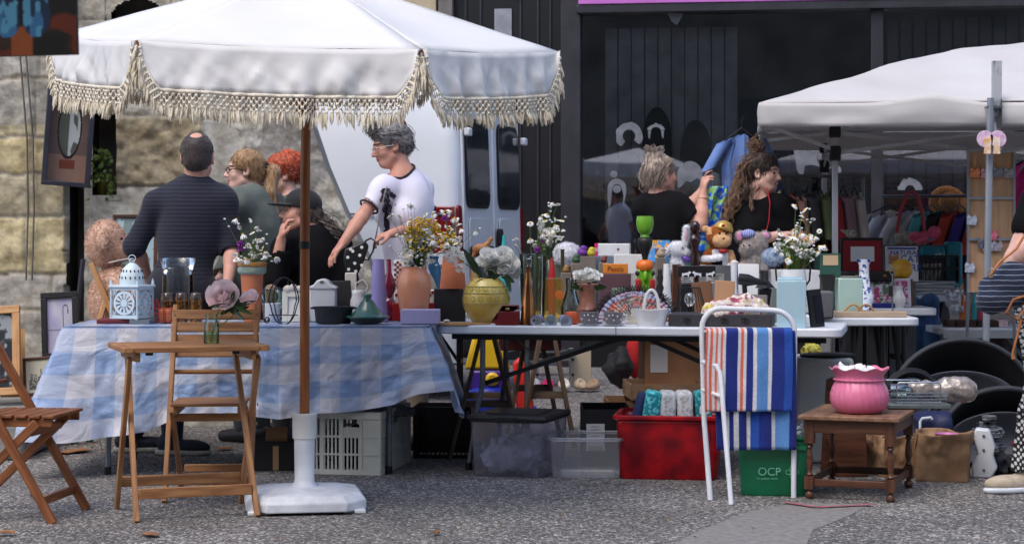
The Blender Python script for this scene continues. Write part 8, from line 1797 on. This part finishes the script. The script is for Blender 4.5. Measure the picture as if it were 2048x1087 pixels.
mk('top_line',M().box((0,-.001,66*s_),(58*s_,.002,4*s_)),INK,cbk)
for s2,x,z,sz in(('NATURAL',6,57,13),('CAT',16,44,20),('CARE',14,26,20)):text(s2,sz*s_,(x*s_,-.002,z*s_),(PI/2,0,0),INK,cbk,bold=.0006)
mk('cat_picture',M().prism([(-26*s_,34*s_),(-8*s_,34*s_),(-6*s_,50*s_),(-9*s_,56*s_),(-13*s_,51*s_),(-20*s_,51*s_),(-25*s_,56*s_),(-27*s_,50*s_)],.002,(0,-.001,0)),mat('ginger',(206,150,104),(176,112,70),ns=60),cbk)
BX('box','grey storage box under the cat care book','box',1778,1832,562,D-.05,.2,BXM('catb',(110,110,114)),z0=0)
sd=SD((-.1,-.1,-.08),(.1,.1,.1),.006);sd.ell((.02,0,0),(.068,.06,.066),0);sd.ell((-.05,-.03,-.03),(.045,.04,.03),.02);sd.noise(.004,30)
yl=sd.make('gourd',mat('gourd_yellow',(206,160,40),(184,130,30),ns=12,rough=.4),loc=P(1797,538,12.25),label='yellow decorative gourd in front of the cat care book',cat='gourd');BX('box','brown box under the yellow gourd','box',1768,1826,558,12.2,.12,BXM('gb',(120,90,60)),z0=tz)
D=13.2;z5=.80;t=thing('plastic_crate','black plastic crate with magazines on the rear table','crate',V(X(1876,D),D+.12,Z(562,D)));s_=D/F;w_,h_=82*s_,50*s_
for i in range(11):x=-w_/2+w_*i/10;mk('bar',M().box((x,-.12,h_/2),(.007,.007,h_)),BLK,t)
for z in(0,.5,1):mk('rail',M().box((0,-.12,z*h_),(w_,.01,.014)),BLK,t)
for s in(-1,1):mk('side',M().box((s*w_/2,0,h_/2),(.008,.24,h_)),BLK,t)
for i in range(7):mk('magazine',M().box((-w_*.35+i*w_*.07,.0,h_*.36),(.008,.18,h_*.7),(0,.25,0)),PAPER,loc=t.location,label=f'magazine {["nearest the left side of","second in","third in","in the middle of","past the middle of","next to last in","last in"][i]} the black crate',cat='magazine',group='magazines leaning in the black crate')
st5=M()
for i in range(9):mk('paper_sheaf',M().box((0,0,0),(.34-.01*(i%3),.22,.008),(R(random.uniform(-2,2)),R(random.uniform(-1.5,1.5)),R(random.uniform(-9,9)))),PAPER if i%2 else mat('grey_sheet',(170,170,178)),loc=V(X(1872+random.uniform(-6,6),13.0),13.25,z5+.006+i*.0105),label=['lowest','second lowest','third from bottom','fourth from bottom','middle','fourth from top','third from top','second highest','topmost'][i]+' sheaf in the pile of papers on the rear table',cat='papers',group='papers piled on the rear table')
TEAL=mat('teal_print_box',(28,128,146),(206,214,206),ns=9,rough=.5,contrast=(.62,.66))
for lb,a,b,py,pb_ in(('teal spotted bag lying on the black crate',1842,1892,492,516),('teal spotted box right of the black crate',1893,1926,483,524)):BX('spotted_box',lb,'box',a,b,py,13.25,.12,TEAL,z0=Z(pb_,13.25)-(.0 if a<1890 else.2),bevel=.02)
for i in range(6):
 px=1902+i*21;BX('trinket_box',['dark woven trinket box at the left end of the aluminium table','brown trinket box second from the left on the aluminium table','third dark trinket box on the aluminium table','dark trinket box left of the grey pole','dark trinket box right of the grey pole','red and white patterned purse at the right of the trinket boxes'][i],'box',px-9,px+9,640,12.5,.12,mat('woven_dark' if i<5 else 'red_white',(74,48,38)if i<5 else(206,150,156),(40,28,26)if i<5 else(226,214,214),ns=70,rough=.8),z0=.615,bevel=.004)
for i,(px,c)in enumerate(((1935,(190,120,80)),(1948,(60,170,180)),(1960,(200,70,90)),(1925,(220,120,60)))):LT('hanging_trinket',('orange-tan','turquoise','pink-red','bright orange')[i]+' pointed trinket behind the dark boxes','trinket',px,12.75,[(5,655),(7,625),(4,600),(1,590-8*i)],mat('trk%d'%i,c,rough=.5),z0=.615)
sd=SD((-.1,-.06,-.14),(.1,.06,.12),.007);sd.ell((0,0,0),(.06,.03,.10),0);sd.noise(.05,16,o=3);sd.make('plastic_bag',glass('film_bag',(220,222,228),.2,.15,body=.3),loc=P(1908,600,12.7),label='crumpled clear plastic bag hanging at the papers table',cat='bag')
# left wall pictures, bear, peony, hanging painting
def framed(label,c,w_,h,fw,depth,fm,mount,rot,pic=None,parent=None,name='framed_picture',matw=0):
 t=thing(name,label,'picture',c,rot=rot)
 for x,z,a,b in((0,fw/2,w_,fw),(0,h-fw/2,w_,fw),(-w_/2+fw/2,h/2,fw,h-2*fw),(w_/2-fw/2,h/2,fw,h-2*fw)):mk('frame_bar',M().box((x,0,z),(a,depth,b)),fm,t,bevel=.003)
 mk('backing',M().box((0,depth*.3,h/2),(w_-fw,.004,h-fw)),mount,t)
 if pic:mk('picture',M().grid(lambda u,v:((u-.5)*(w_-2*fw-2*matw),depth*.3-.004,fw+matw+(h-2*fw-2*matw)*v),70,90,col=pic),MATS['book_print'],t,smooth=0)
 return t
def lampc(u,v):
 d=(226-70*abs(v-.7)-(60 if v>.6 else 20),0,0)[0]
 if abs(v-.42)<.012:return(120,116,140)
 if abs(u-.62)<.012 and.1<v<.80:return(20,20,24)
 if abs(math.hypot(u-.72,(v-.80)*1.6)-.10)<.014 and v>.79:return(20,20,24)
 if abs(u-.82)<.02 and.70<v<.80:return(20,20,24)
 return(176+n1(u*3,v*4)*26,172+n1(u*3,v*4)*26,196)
def castc(u,v):
 if u<.1 or u>.9 or v<.1 or v>.9:return(206,200,180)
 tw=any(abs(u-c)<w_ and v<h for c,w_,h in((.30,.05,.56),(.42,.04,.50),(.55,.07,.58),(.70,.05,.50),(.80,.04,.56),(.5,.03,.72),(.18,.04,.60)))or(v<.40)
 if.16<v and tw:return(70,70,68)if n1(u*40,v*40)>.02 else(166,164,150)
 if v<=.16:return(110,110,104)
 return(196,192,174)
D=12.0
framed('black framed photo of a curved street lamp leaning on the pilaster',P(122,716,D),X(158,D)-X(84,D),Z(583,D)-Z(716,D),.035,.03,BLK,PAPER,(R(-8),R(-3.5),0),lampc)
framed('small dark framed drawing of a castle standing on the stone step',P(84,789,11.6),X(120,11.6)-X(48,11.6),Z(712,11.6)-Z(789,11.6),.016,.02,WOODD,mat('cream_mount',(214,208,190)),(R(-12),R(-5),0),castc)
def darkc(u,v):k=n1(u*5,v*7,4)+.5*n1(u*16,v*16,2);return(150,156,160)if k>.12 else(60,66,72)if k>-.1 else(34,38,44)
framed('large pine framed dark print cut by the left edge, leaning on the wall',P(-30,792,11.5),.42,Z(612,11.5)-Z(792,11.5),.045,.03,WOODP,BLK,(R(-10),R(-3),0),darkc)
t=thing('easel','pine easel leg behind the castle drawing','easel',P(46,792,11.75));mk('leg',M().bar((0,0,0),(-.02,.06,.40),.03,.02),WOODP,t);mk('shelf',M().box((-.02,-.03,.01),(.2,.05,.02)),WOODP,t)
t=thing('folded_easel','dark plank leaning in the narrow gap beside the pilaster','plank',P(150,640,12.15));mk('plank',M().bar((-.03,0,-.3),(.04,.05,.38),.03,.02),mat('dark_lilac',(62,58,72),rough=.5),t)
def mirc(u,v):
 e=((u-.52)/.30)**2+((v-.58)/.32)**2
 if.86<e<1.1:return(40,30,28)
 if e<.86:return(190,194,190)if u>.5 and n1(u*6,v*6)>-.2 else(92,96,84)
 if.14<v<.24 and abs(u-.5)<.2:return(120,60,44)
 return(150,118,102)if v<.3 else(112,92,86)
D=12.05;fm_=mat('slate_frame',(52,54,66),(42,44,54),rough=.5)
t=framed('deep dark box frame with an oval vessel picture hanging on the pilaster',P(130,372,D),X(178,D)-X(84,D),Z(172,D)-Z(372,D),.028,.10,fm_,mat('pink_brown',(140,112,100)),(R(3),R(4),R(16)),mirc)
t=thing('niche_plant','green trailing plant in a yellow-green pot inside the wall niche','plant',P(208,392,12.45));s_=12.45/F
mk('pot',M().lathe([(12*s_,0),(18*s_,30*s_),(20*s_,44*s_),(17*s_,44*s_)],24),mat('moss_pot',(120,116,40),(80,84,30),ns=20,rough=.4),t)
g=M();st_=M()
for i in range(150):
 a=random.uniform(0,6.28);r=random.random()**.5;x=26*s_*r*math.cos(a);z=(60+34*r*math.sin(a))*s_ if i%3 else random.uniform(-10,40)*s_;x=x if i%3 else random.choice((-20,20,26))*s_+random.uniform(-.02,.02);y=-.10+random.uniform(-.06,.05)
 c=V(x,y,z);d1=V(random.uniform(-1,1),random.uniform(-1,.2),random.uniform(-.6,.6)).normalized()*.017;d2=d1.cross(V(.3,1,.2)).normalized()*.014;g.add([c-d1,c-d2*.9,c+d1,c+d2],[(0,1,2,3)])
 if i%4==0:st_.tube([(0,0,40*s_),(x*.5,-.08,max(z,44*s_)),c],.0015,3,caps=False)
mk('leaves',g,mat('ivy',(104,122,56),(62,84,34),ns=30,rough=.6),t,smooth=0);mk('stems',st_,STEM,t)
BD=11.35;s_=BD/F;O=V(X(225,BD),BD,.47)
def bp(px,py,dy=0):q=P(px,py,BD+dy)-O;return q
sd=SD((-.3,-.3,-.05),(.3,.3,.95),.007);sd.ell(bp(235,600),(.16,.14,.20),0);sd.ell(bp(212,487),(38*s_,.115,46*s_),.03);sd.ell(bp(240,500,-.02),(24*s_,.06,22*s_),.03);sd.ell(bp(205,480,-.11),(13*s_,.03,20*s_),.012);sd.cap(bp(230,560,-.1),bp(262,600,-.2),.06,.055,.03);sd.cap(bp(236,640,-.08),bp(275,655,-.2),.075,.07,.03);sd.cap(bp(225,560,.1),bp(255,600,.2),.06,.055,.03);sd.ell(bp(203,482,-.125),(11*s_,.022,17*s_),.006);sd.noise(.006,40,o=3)
FB=FUR('bear_fur',(224,192,172),(208,172,150));bear=sd.make('teddy_bear',FB,loc=O,label='big sitting light brown teddy bear beside the man',cat='teddy bear');fuzz(bear,26000,.020,FB,w=.0011)
mk('eye',M().ell(bp(243,477,-.085),.009,8),EYB,bear);mk('nose',M().ell(bp(262,498,-.03),(.014,.02,.012),8),EYB,bear);mk('cord',M().tube([bp(218,525,-.13),bp(240,520,-.16),bp(262,516,-.17)],.004,6),mat('grey_cord',(190,190,190)),bear)
ch=thing('wooden_chair','pale wooden folding chair under the teddy bear','chair',(O.x,O.y,0));qv=lambda px,py,y:P(px,py,BD+y)-ch.location
for y in(-.17,.17):mk('side_post',M().bar(qv(182,526,y),qv(272,740,y),.03,.03,up=(0,1,0)),WOODP,ch,bevel=.003);mk('side_leg',M().bar(qv(214,592,y+.01),qv(150,800,y+.01),.028,.03,up=(0,1,0)),WOODP,ch,bevel=.003)
mk('seat',M().box((.02,0,.46),(.34,.36,.02)),WOODP,ch);mk('rail',M().box((-.10,-.19,.645),(.2,.014,.03)),WOODP,ch)
framed('brown framed pale blue picture leaning on the wall behind the man',P(268,560,12.0),X(320,12)-X(230,12),Z(428,12)-Z(560,12),.02,.02,WOODD,PAPER,(R(-6),0,0),lambda u,v:(120,140,136)if n1(u*6,v*5,3)>.05 else(166,190,198))
JD=BT(.10,-.02);s_=JD.y/F;pxj=1024+JD.x*F/JD.y;jr=thing('glass_jar','small square glass jar holding a pink peony','jar',JD);g=M()
mk('jar',M().lathe([(14*s_,0),(15.5*s_,3*s_),(15.5*s_,40*s_),(12*s_,46*s_),(12.5*s_,60*s_)],28),GLASSG,jr,smooth=50);mk('water',M().lathe([(13*s_,.003),(14*s_,24*s_),(.1*s_,24*s_)],24),glass('water_green',(214,232,200),.03,body=.06),jr)
po=thing('peony','pale pink peony with a second opening bloom and dark leaves in the jar','flowers',JD);PK=mat('pale_pink_petal',(255,246,246),(252,230,234),ns=30,rough=.8,transl=.4)
def pe(x,z,r,k,sc=1):
 c=V(x*s_,0,z*s_)
 rose(po,c,r,PK,'bloom',k,.8,.10)
J0=pxj;zj=lambda py:(Z(py,JD.y)-BH)/s_
pe(444-J0,zj(588),28*s_,40);pe(498-J0,zj(594),18*s_,20)
for(a,b)in(((460,610),(420,612)),((462,620),(432,600)),((465,615),(515,600)),((465,618),(492,640)),((468,610),(508,628)),((462,610),(470,580)),((460,618),(440,628)),((466,620),(482,596)),((460,625),(452,600)),((468,622),(500,612)),((455,612),(470,630)),((462,622),(474,604))):
 leaf(po,V((a[0]-J0)*s_,random.uniform(-.02,.02),zj(a[1])*s_),V((b[0]-J0)*s_,random.uniform(-.05,.03),zj(b[1])*s_),.010,DLF if a[0]%2 else LEAF)
for x,z in((444,600),(498,605),(462,600)):mk('stem',M().tube([(0,0,.01),(.004,0,.05),((x-J0)*s_,0,zj(z)*s_)],.0022,6),STEM,po)
def bfly(u,v):
 x=(u-.60)*2.1;y=(v-.42)*2.0;ax=abs(x);k=n1(u*8,v*8,3)
 up=y>.0 and(ax-.36)**2/.13+(y-.42-.25*ax)**2/.20<1;lo=y<=.12 and(ax-.22)**2/.05+(y+.22)**2/.12<1
 if ax<.035 and abs(y)<.4:return(14,14,20)
 if up or lo:return(26,40,62)if n1(u*22,v*6,5)>.10 else(48,92,128)if k>-.15 else(70,124,150)
 if ax<.16 and y<-.1:return(120,62,30)if y<-.32 else(110,40,34)
 if ax<.2 and y>.2:return(136,96,34)
 return(84,34,20)if k>.2 else(46,30,22)if k>.0 else(22,20,18)
D=4.6;w_,h=X(155,D)-X(-120,D),Z(-150,D)-Z(112,D);t=thing('hanging_painting','dark unframed painting of a blue butterfly hanging at the top left corner','painting',P(17,112,D),rot=(0,R(-1.5),0))
cv=mk('canvas',M().box((0,.012,h/2),(w_,.02,h)),mat('dark_canvas',(26,22,20),rough=.8),t);mk('picture',M().grid(lambda u,v:((u-.5)*w_,-.0002,h*v),110,110,col=bfly),MATS['book_print'],t,smooth=0)
mk('cord',M().tube([(-w_*.3,.01,h),(0,.01,h+.25),(w_*.3,.01,h)],.002,5),BLK,t)
# clothes, racks and stand on the right
def garment(label,c,w_,h,m,rz=0,name='garment',sh=.5,parent=None,slv=.22,hang=True,flare=1.1,colf=None):
 """flat garment with folds on a hanger; c = hook point"""
 t=thing(name,label,'clothes',c,rz)
 def fn(u,v):
  x=(u-.5)*2;k=n1(u*9,v*1.5,w_*9)*.05+math.sin(u*24+c[0]*9)*.012*v
  ww=w_/2*(.55+.45*min(1,v*4))*(1+(flare-1)*v);z=-.09-h*v-abs(x)**1.5*.07*max(0,1-v*3);y=.045*math.cos(x*PI/2)*(1 if True else 0)
  return ww*x,y,z,k
 def side(sg):return lambda u,v:(fn(u,v)[0],sg*fn(u,v)[1]+fn(u,v)[3],fn(u,v)[2])
 g=M().grid(side(-1),44,26,col=colf).grid(side(1),44,10,col=colf)
 for s in(-1,1):g.grid(lambda u,v:(s*(w_/2*.8+slv*.55*v+.055*math.cos(u*2*PI)*(1-.1*v)),.04*math.sin(u*2*PI),-.13-slv*v*.9+.02*math.cos(u*2*PI)*s),14,6,cu=True)
 mk('cloth',g,m,t,smooth=180)
 if hang:mk('hanger',M().tube([(-w_*.40,0,-.13),(0,0,-.05),(w_*.40,0,-.13)],.006,6).tube([(0,0,-.05),(0,0,0),(.015,0,.02),(.03,0,0)],.002,6),BLK,t)
 return t
BD_=fabric('blue_dress',(104,132,186),(84,112,168));garment('blue dress on a grey hanger hung from the tent corner',P(1483,240,12.25),.27,.74,BD_,R(14),slv=.20,flare=.95,name='dress')
def scf(u,v):k=n1(u*8,v*16,6);return(150,190,110)if k>.14 else(120,190,220)if k>.05 else(24,90,200)
sg=M().grid(lambda u,v:(-.07+.15*u+.05*(.5-v)+n1(u*4,v*3)*.04,math.sin(u*14+v*3)*.02,-.40*v),36,40,col=scf);mk('scarf',sg,mat('scarf_print',(255,255,255),mode='vcol',rough=.35),loc=P(1428,372,12.0),smooth=180,solid=.002,label='blue and turquoise patterned silk scarf held by the woman in black',cat='scarf')
CL=[((196,186,150),'cream'),((150,60,50),'rust'),((176,130,120),'dusty pink'),((60,58,62),'charcoal'),((110,126,84),'olive'),((170,30,44),'crimson'),((140,110,120),'mauve'),((196,190,184),'pale grey')]
rk=thing('clothes_rack','grey metal clothes rail behind the smiling woman','clothes rail',(X(1625,13.6),13.6,0),R(24));zr=Z(352,13.6)
mk('rail',M().tube([(-.36,0,zr),(.42,0,zr)],.012,8),STEEL,rk)
for x in(-.36,.42):mk('upright',M().tube([(x,0,0),(x,0,zr)],.012,8),STEEL,rk);mk('foot',M().tube([(x,-.25,.02),(x,.25,.02)],.012,8),STEEL,rk)
for i,(c,n_)in enumerate(CL):a=-.32+.095*i;q=Matrix.Rotation(R(24),3,'Z')@V(a,0,0);garment(f'{n_} garment on the rail behind the smiling woman',V(X(1625,13.6)+q.x,13.6+q.y,zr-.01-.012*(i%3)),.38,.50+.05*(i%3),fabric('cl_%d'%i,c),R(24+68),slv=.3)
rk2=thing('clothes_rack','clothes rail under the tent behind the papers','clothes rail',(X(1880,14.2),14.2,0),R(-20));zr=Z(392,14.2)
mk('rail',M().tube([(-.42,0,zr),(.55,0,zr)],.012,8),STEEL,rk2)
for x in(-.42,.55):mk('upright',M().tube([(x,0,0),(x,0,zr)],.012,8),STEEL,rk2);mk('foot',M().tube([(x,-.25,.02),(x,.25,.02)],.012,8),STEEL,rk2)
C2=[((222,220,208),'ivory'),((206,212,232),'pale blue'),((224,224,228),'white'),((90,170,176),'turquoise'),((34,32,36),'black'),((176,60,40),'brick red'),((60,50,140),'violet'),((190,60,60),'red'),((120,50,70),'burgundy')]
for i,(c,n_)in enumerate(C2):a=-.36+.10*i;q=Matrix.Rotation(R(-20),3,'Z')@V(a,0,0);garment(f'{n_} top on the rail under the tent',V(X(1880,14.2)+q.x,14.2+q.y,zr-.01),.46,.46+.04*(i%2),fabric('cm_%d'%i,c),R((-6,8,20)[i]if i<3 else 48),slv=.3)
hb=thing('handbag','cream handbag with long red handles in front of the white tops','bag',P(1822,492,13.4));s_=13.4/F
sd=SD((-.14,-.08,0),(.14,.08,.14),.007);sd.rbox((0,0,.05),(.11,.05,.05),.03);sd.noise(.01,20);sd.make('bag_body',fabric('cream_canvas',(190,184,164),(120,118,110),ns=22),hb)
for y,k in((-.03,0),(.03,6)):mk('handle',M().tube([((-32+k)*s_,y,26*s_),((-24+k)*s_,y,70*s_),((-10+k)*s_,y,104*s_),((0+k)*s_,y,110*s_),((10+k)*s_,y,100*s_),((20+k)*s_,y,66*s_),((24+k)*s_,y,26*s_)],.008,8),mat('red_handle',(176,50,60),rough=.4),hb)
def f(sd,s_):sd.ell((0,0,0),(.09,.04,.035),0);sd.ell((.08,0,.035),(.04,.035,.035),.02);sd.cap((.02,-.03,0),(-.04,-.05,-.03),.02,.015,.01)
pk_=plush('plush_toy','pink plush toy with teal spots lying in front of the handbag','soft toy',1845,474,13.2,f,FUR('pink_fur',(230,120,150),(214,96,130)))
for x in(-.02,.02,.05):mk('spot',M().ell((x,-.045,-.012),(.012,.006,.012),8),TEAL,pk_)
BX('box','grey crate of records under the pink plush toy','crate',1782,1900,490,13.3,.3,BXM('rec',(120,110,116)),z0=0)
hat=thing('straw_hat','brown straw hat hanging above the clothes rail','hat',P(1896,408,14.6),rot=(R(70),0,0));mk('brim',M().lathe([(.075,0),(.14,.004),(.145,0)],32,capb=False),mat('straw',(150,104,60),(120,80,44),ns=60,rough=.9,bump=.6),hat,solid=.003);mk('crown',M().lathe([(.075,0),(.07,.07),(.04,.085),(.001,.088)],28,capb=False),MATS['straw'],hat)
D=11.7;s_=D/F;es=thing('jewellery_stand','tall pale wooden earring board on a frame at the right','display stand',V(X(1982,D),D,0));zt,zb2=Z(300,D),Z(584,D);bw_=92*s_
mk('board',M().box((0,.01,(zt+zb2)/2),(bw_,.012,zt-zb2),(0,0,0)),mat('plywood_board',(200,160,124),(184,142,106),mode='wood',rough=.7),es)
for x in(-1,1):mk('frame_rail',M().box((x*bw_/2,0,(zt+zb2)/2),(.012,.024,zt-zb2)),MATS['aluminium'],es);mk('leg',M().tube([(x*bw_/2,0,zb2),(x*bw_/2*1.1,.02,0)],.01,6),STEEL,es)
for py in(300,396,478):mk('cross_rail',M().box((0,-.002,Z(py,D)),(bw_,.026,.016)),MATS['aluminium'],es)
er_=[(1950,345,(206,110,60),'orange cat'),(1972,346,(196,130,150),'pink cat'),(1996,344,(110,112,130),'grey cat'),(2018,346,(130,128,136),'silver cat'),(1944,440,(176,186,204),'pale blue'),(1966,488,(80,78,90),'dark'),(1985,470,(206,90,110),'pink ball'),(1976,492,(150,154,170),'silver cluster'),(1940,535,(150,156,170),'small grey cat'),(1990,545,(170,174,190),'pale bead'),(1995,492,(140,130,140),'mauve')]
for px,py,c,n_ in er_:
 e=thing('earring',f'{n_} charm earring hooked on the wooden board','earring',P(px,py,D-.02));mk('charm',M().prism([(-10*s_,-9*s_),(8*s_,-10*s_),(10*s_,0),(9*s_,8*s_),(6*s_,12*s_),(3*s_,7*s_),(-3*s_,7*s_),(-7*s_,12*s_),(-10*s_,6*s_)],.008),mat('charm_%d_%d'%(px,py),c,tuple(min(255,v+60)for v in c),ns=60,rough=.4),e,bevel=.002);mk('chain',M().tube([(0,0,9*s_),(0,0,30*s_)],.0014,4),GOLD,e)
D=11.06;pl2=thing('metal_pole','grey metal pole standing in front of the earring board','pole',V(X(1968,D),D,0));mk('tube',M().tube([(0,0,0),(X(1981,D)-X(1968,D),0,Z(196,D))],.020,12),mat('grey_pole',(150,156,166),rough=.4,metal=.3),pl2);mk('foot_plate',M().lathe([(.001,.02),(.14,.018),(.15,0)],24),STEEL,pl2)
z0_,z1_=Z(300,11.09),Z(122,11.09);mk('wooden_post',M().box((X(1993,11.1)-X(1968,D),.036,(z0_+z1_)/2),(.050,.040,z1_-z0_)),mat('flaking_paint',(176,178,182),(70,70,72),ns=12,rough=.8,bump=.5,stretch=(1,1,.25),contrast=(.5,.56)),pl2,label='weathered painted wooden extension')
for py in(215,280):mk('clamp',M().box((X(1987,11.08)-X(1968,D),.02,Z(py,11.08)),(.085,.07,.014)),STEEL,pl2)
hh_=thing('heart_plaque','round pink plaque with two orange cats hanging at the top of the pole','plaque',P(1983,285,11.0))
for s in(-1,1):
 mk('disc',M().lathe([(.001,.006),(.046,.006),(.048,0)],28,(s*.036,0,.02),rot=(PI/2,0,0)),mat('pink_lilac',(206,160,200),(230,206,220),ns=40,rough=.3),hh_);mk('cat',M().prism([(-.020,-.065),(.022,-.065),(.020,-.02),(.024,.01),(.020,.034),(.010,.024),(-.008,.024),(-.018,.034),(-.022,.01),(-.016,-.02)],.006,(s*.026,-.009,.0)),mat('ginger_cat',(222,160,90),(236,226,214),ns=30),hh_,bevel=.002)
garment('bright pink ruffled garment at the right edge of the photo',P(2075,290,12.6),.40,.46,fabric('hot_pink',(214,60,150),(176,36,118)),R(20),slv=.2)
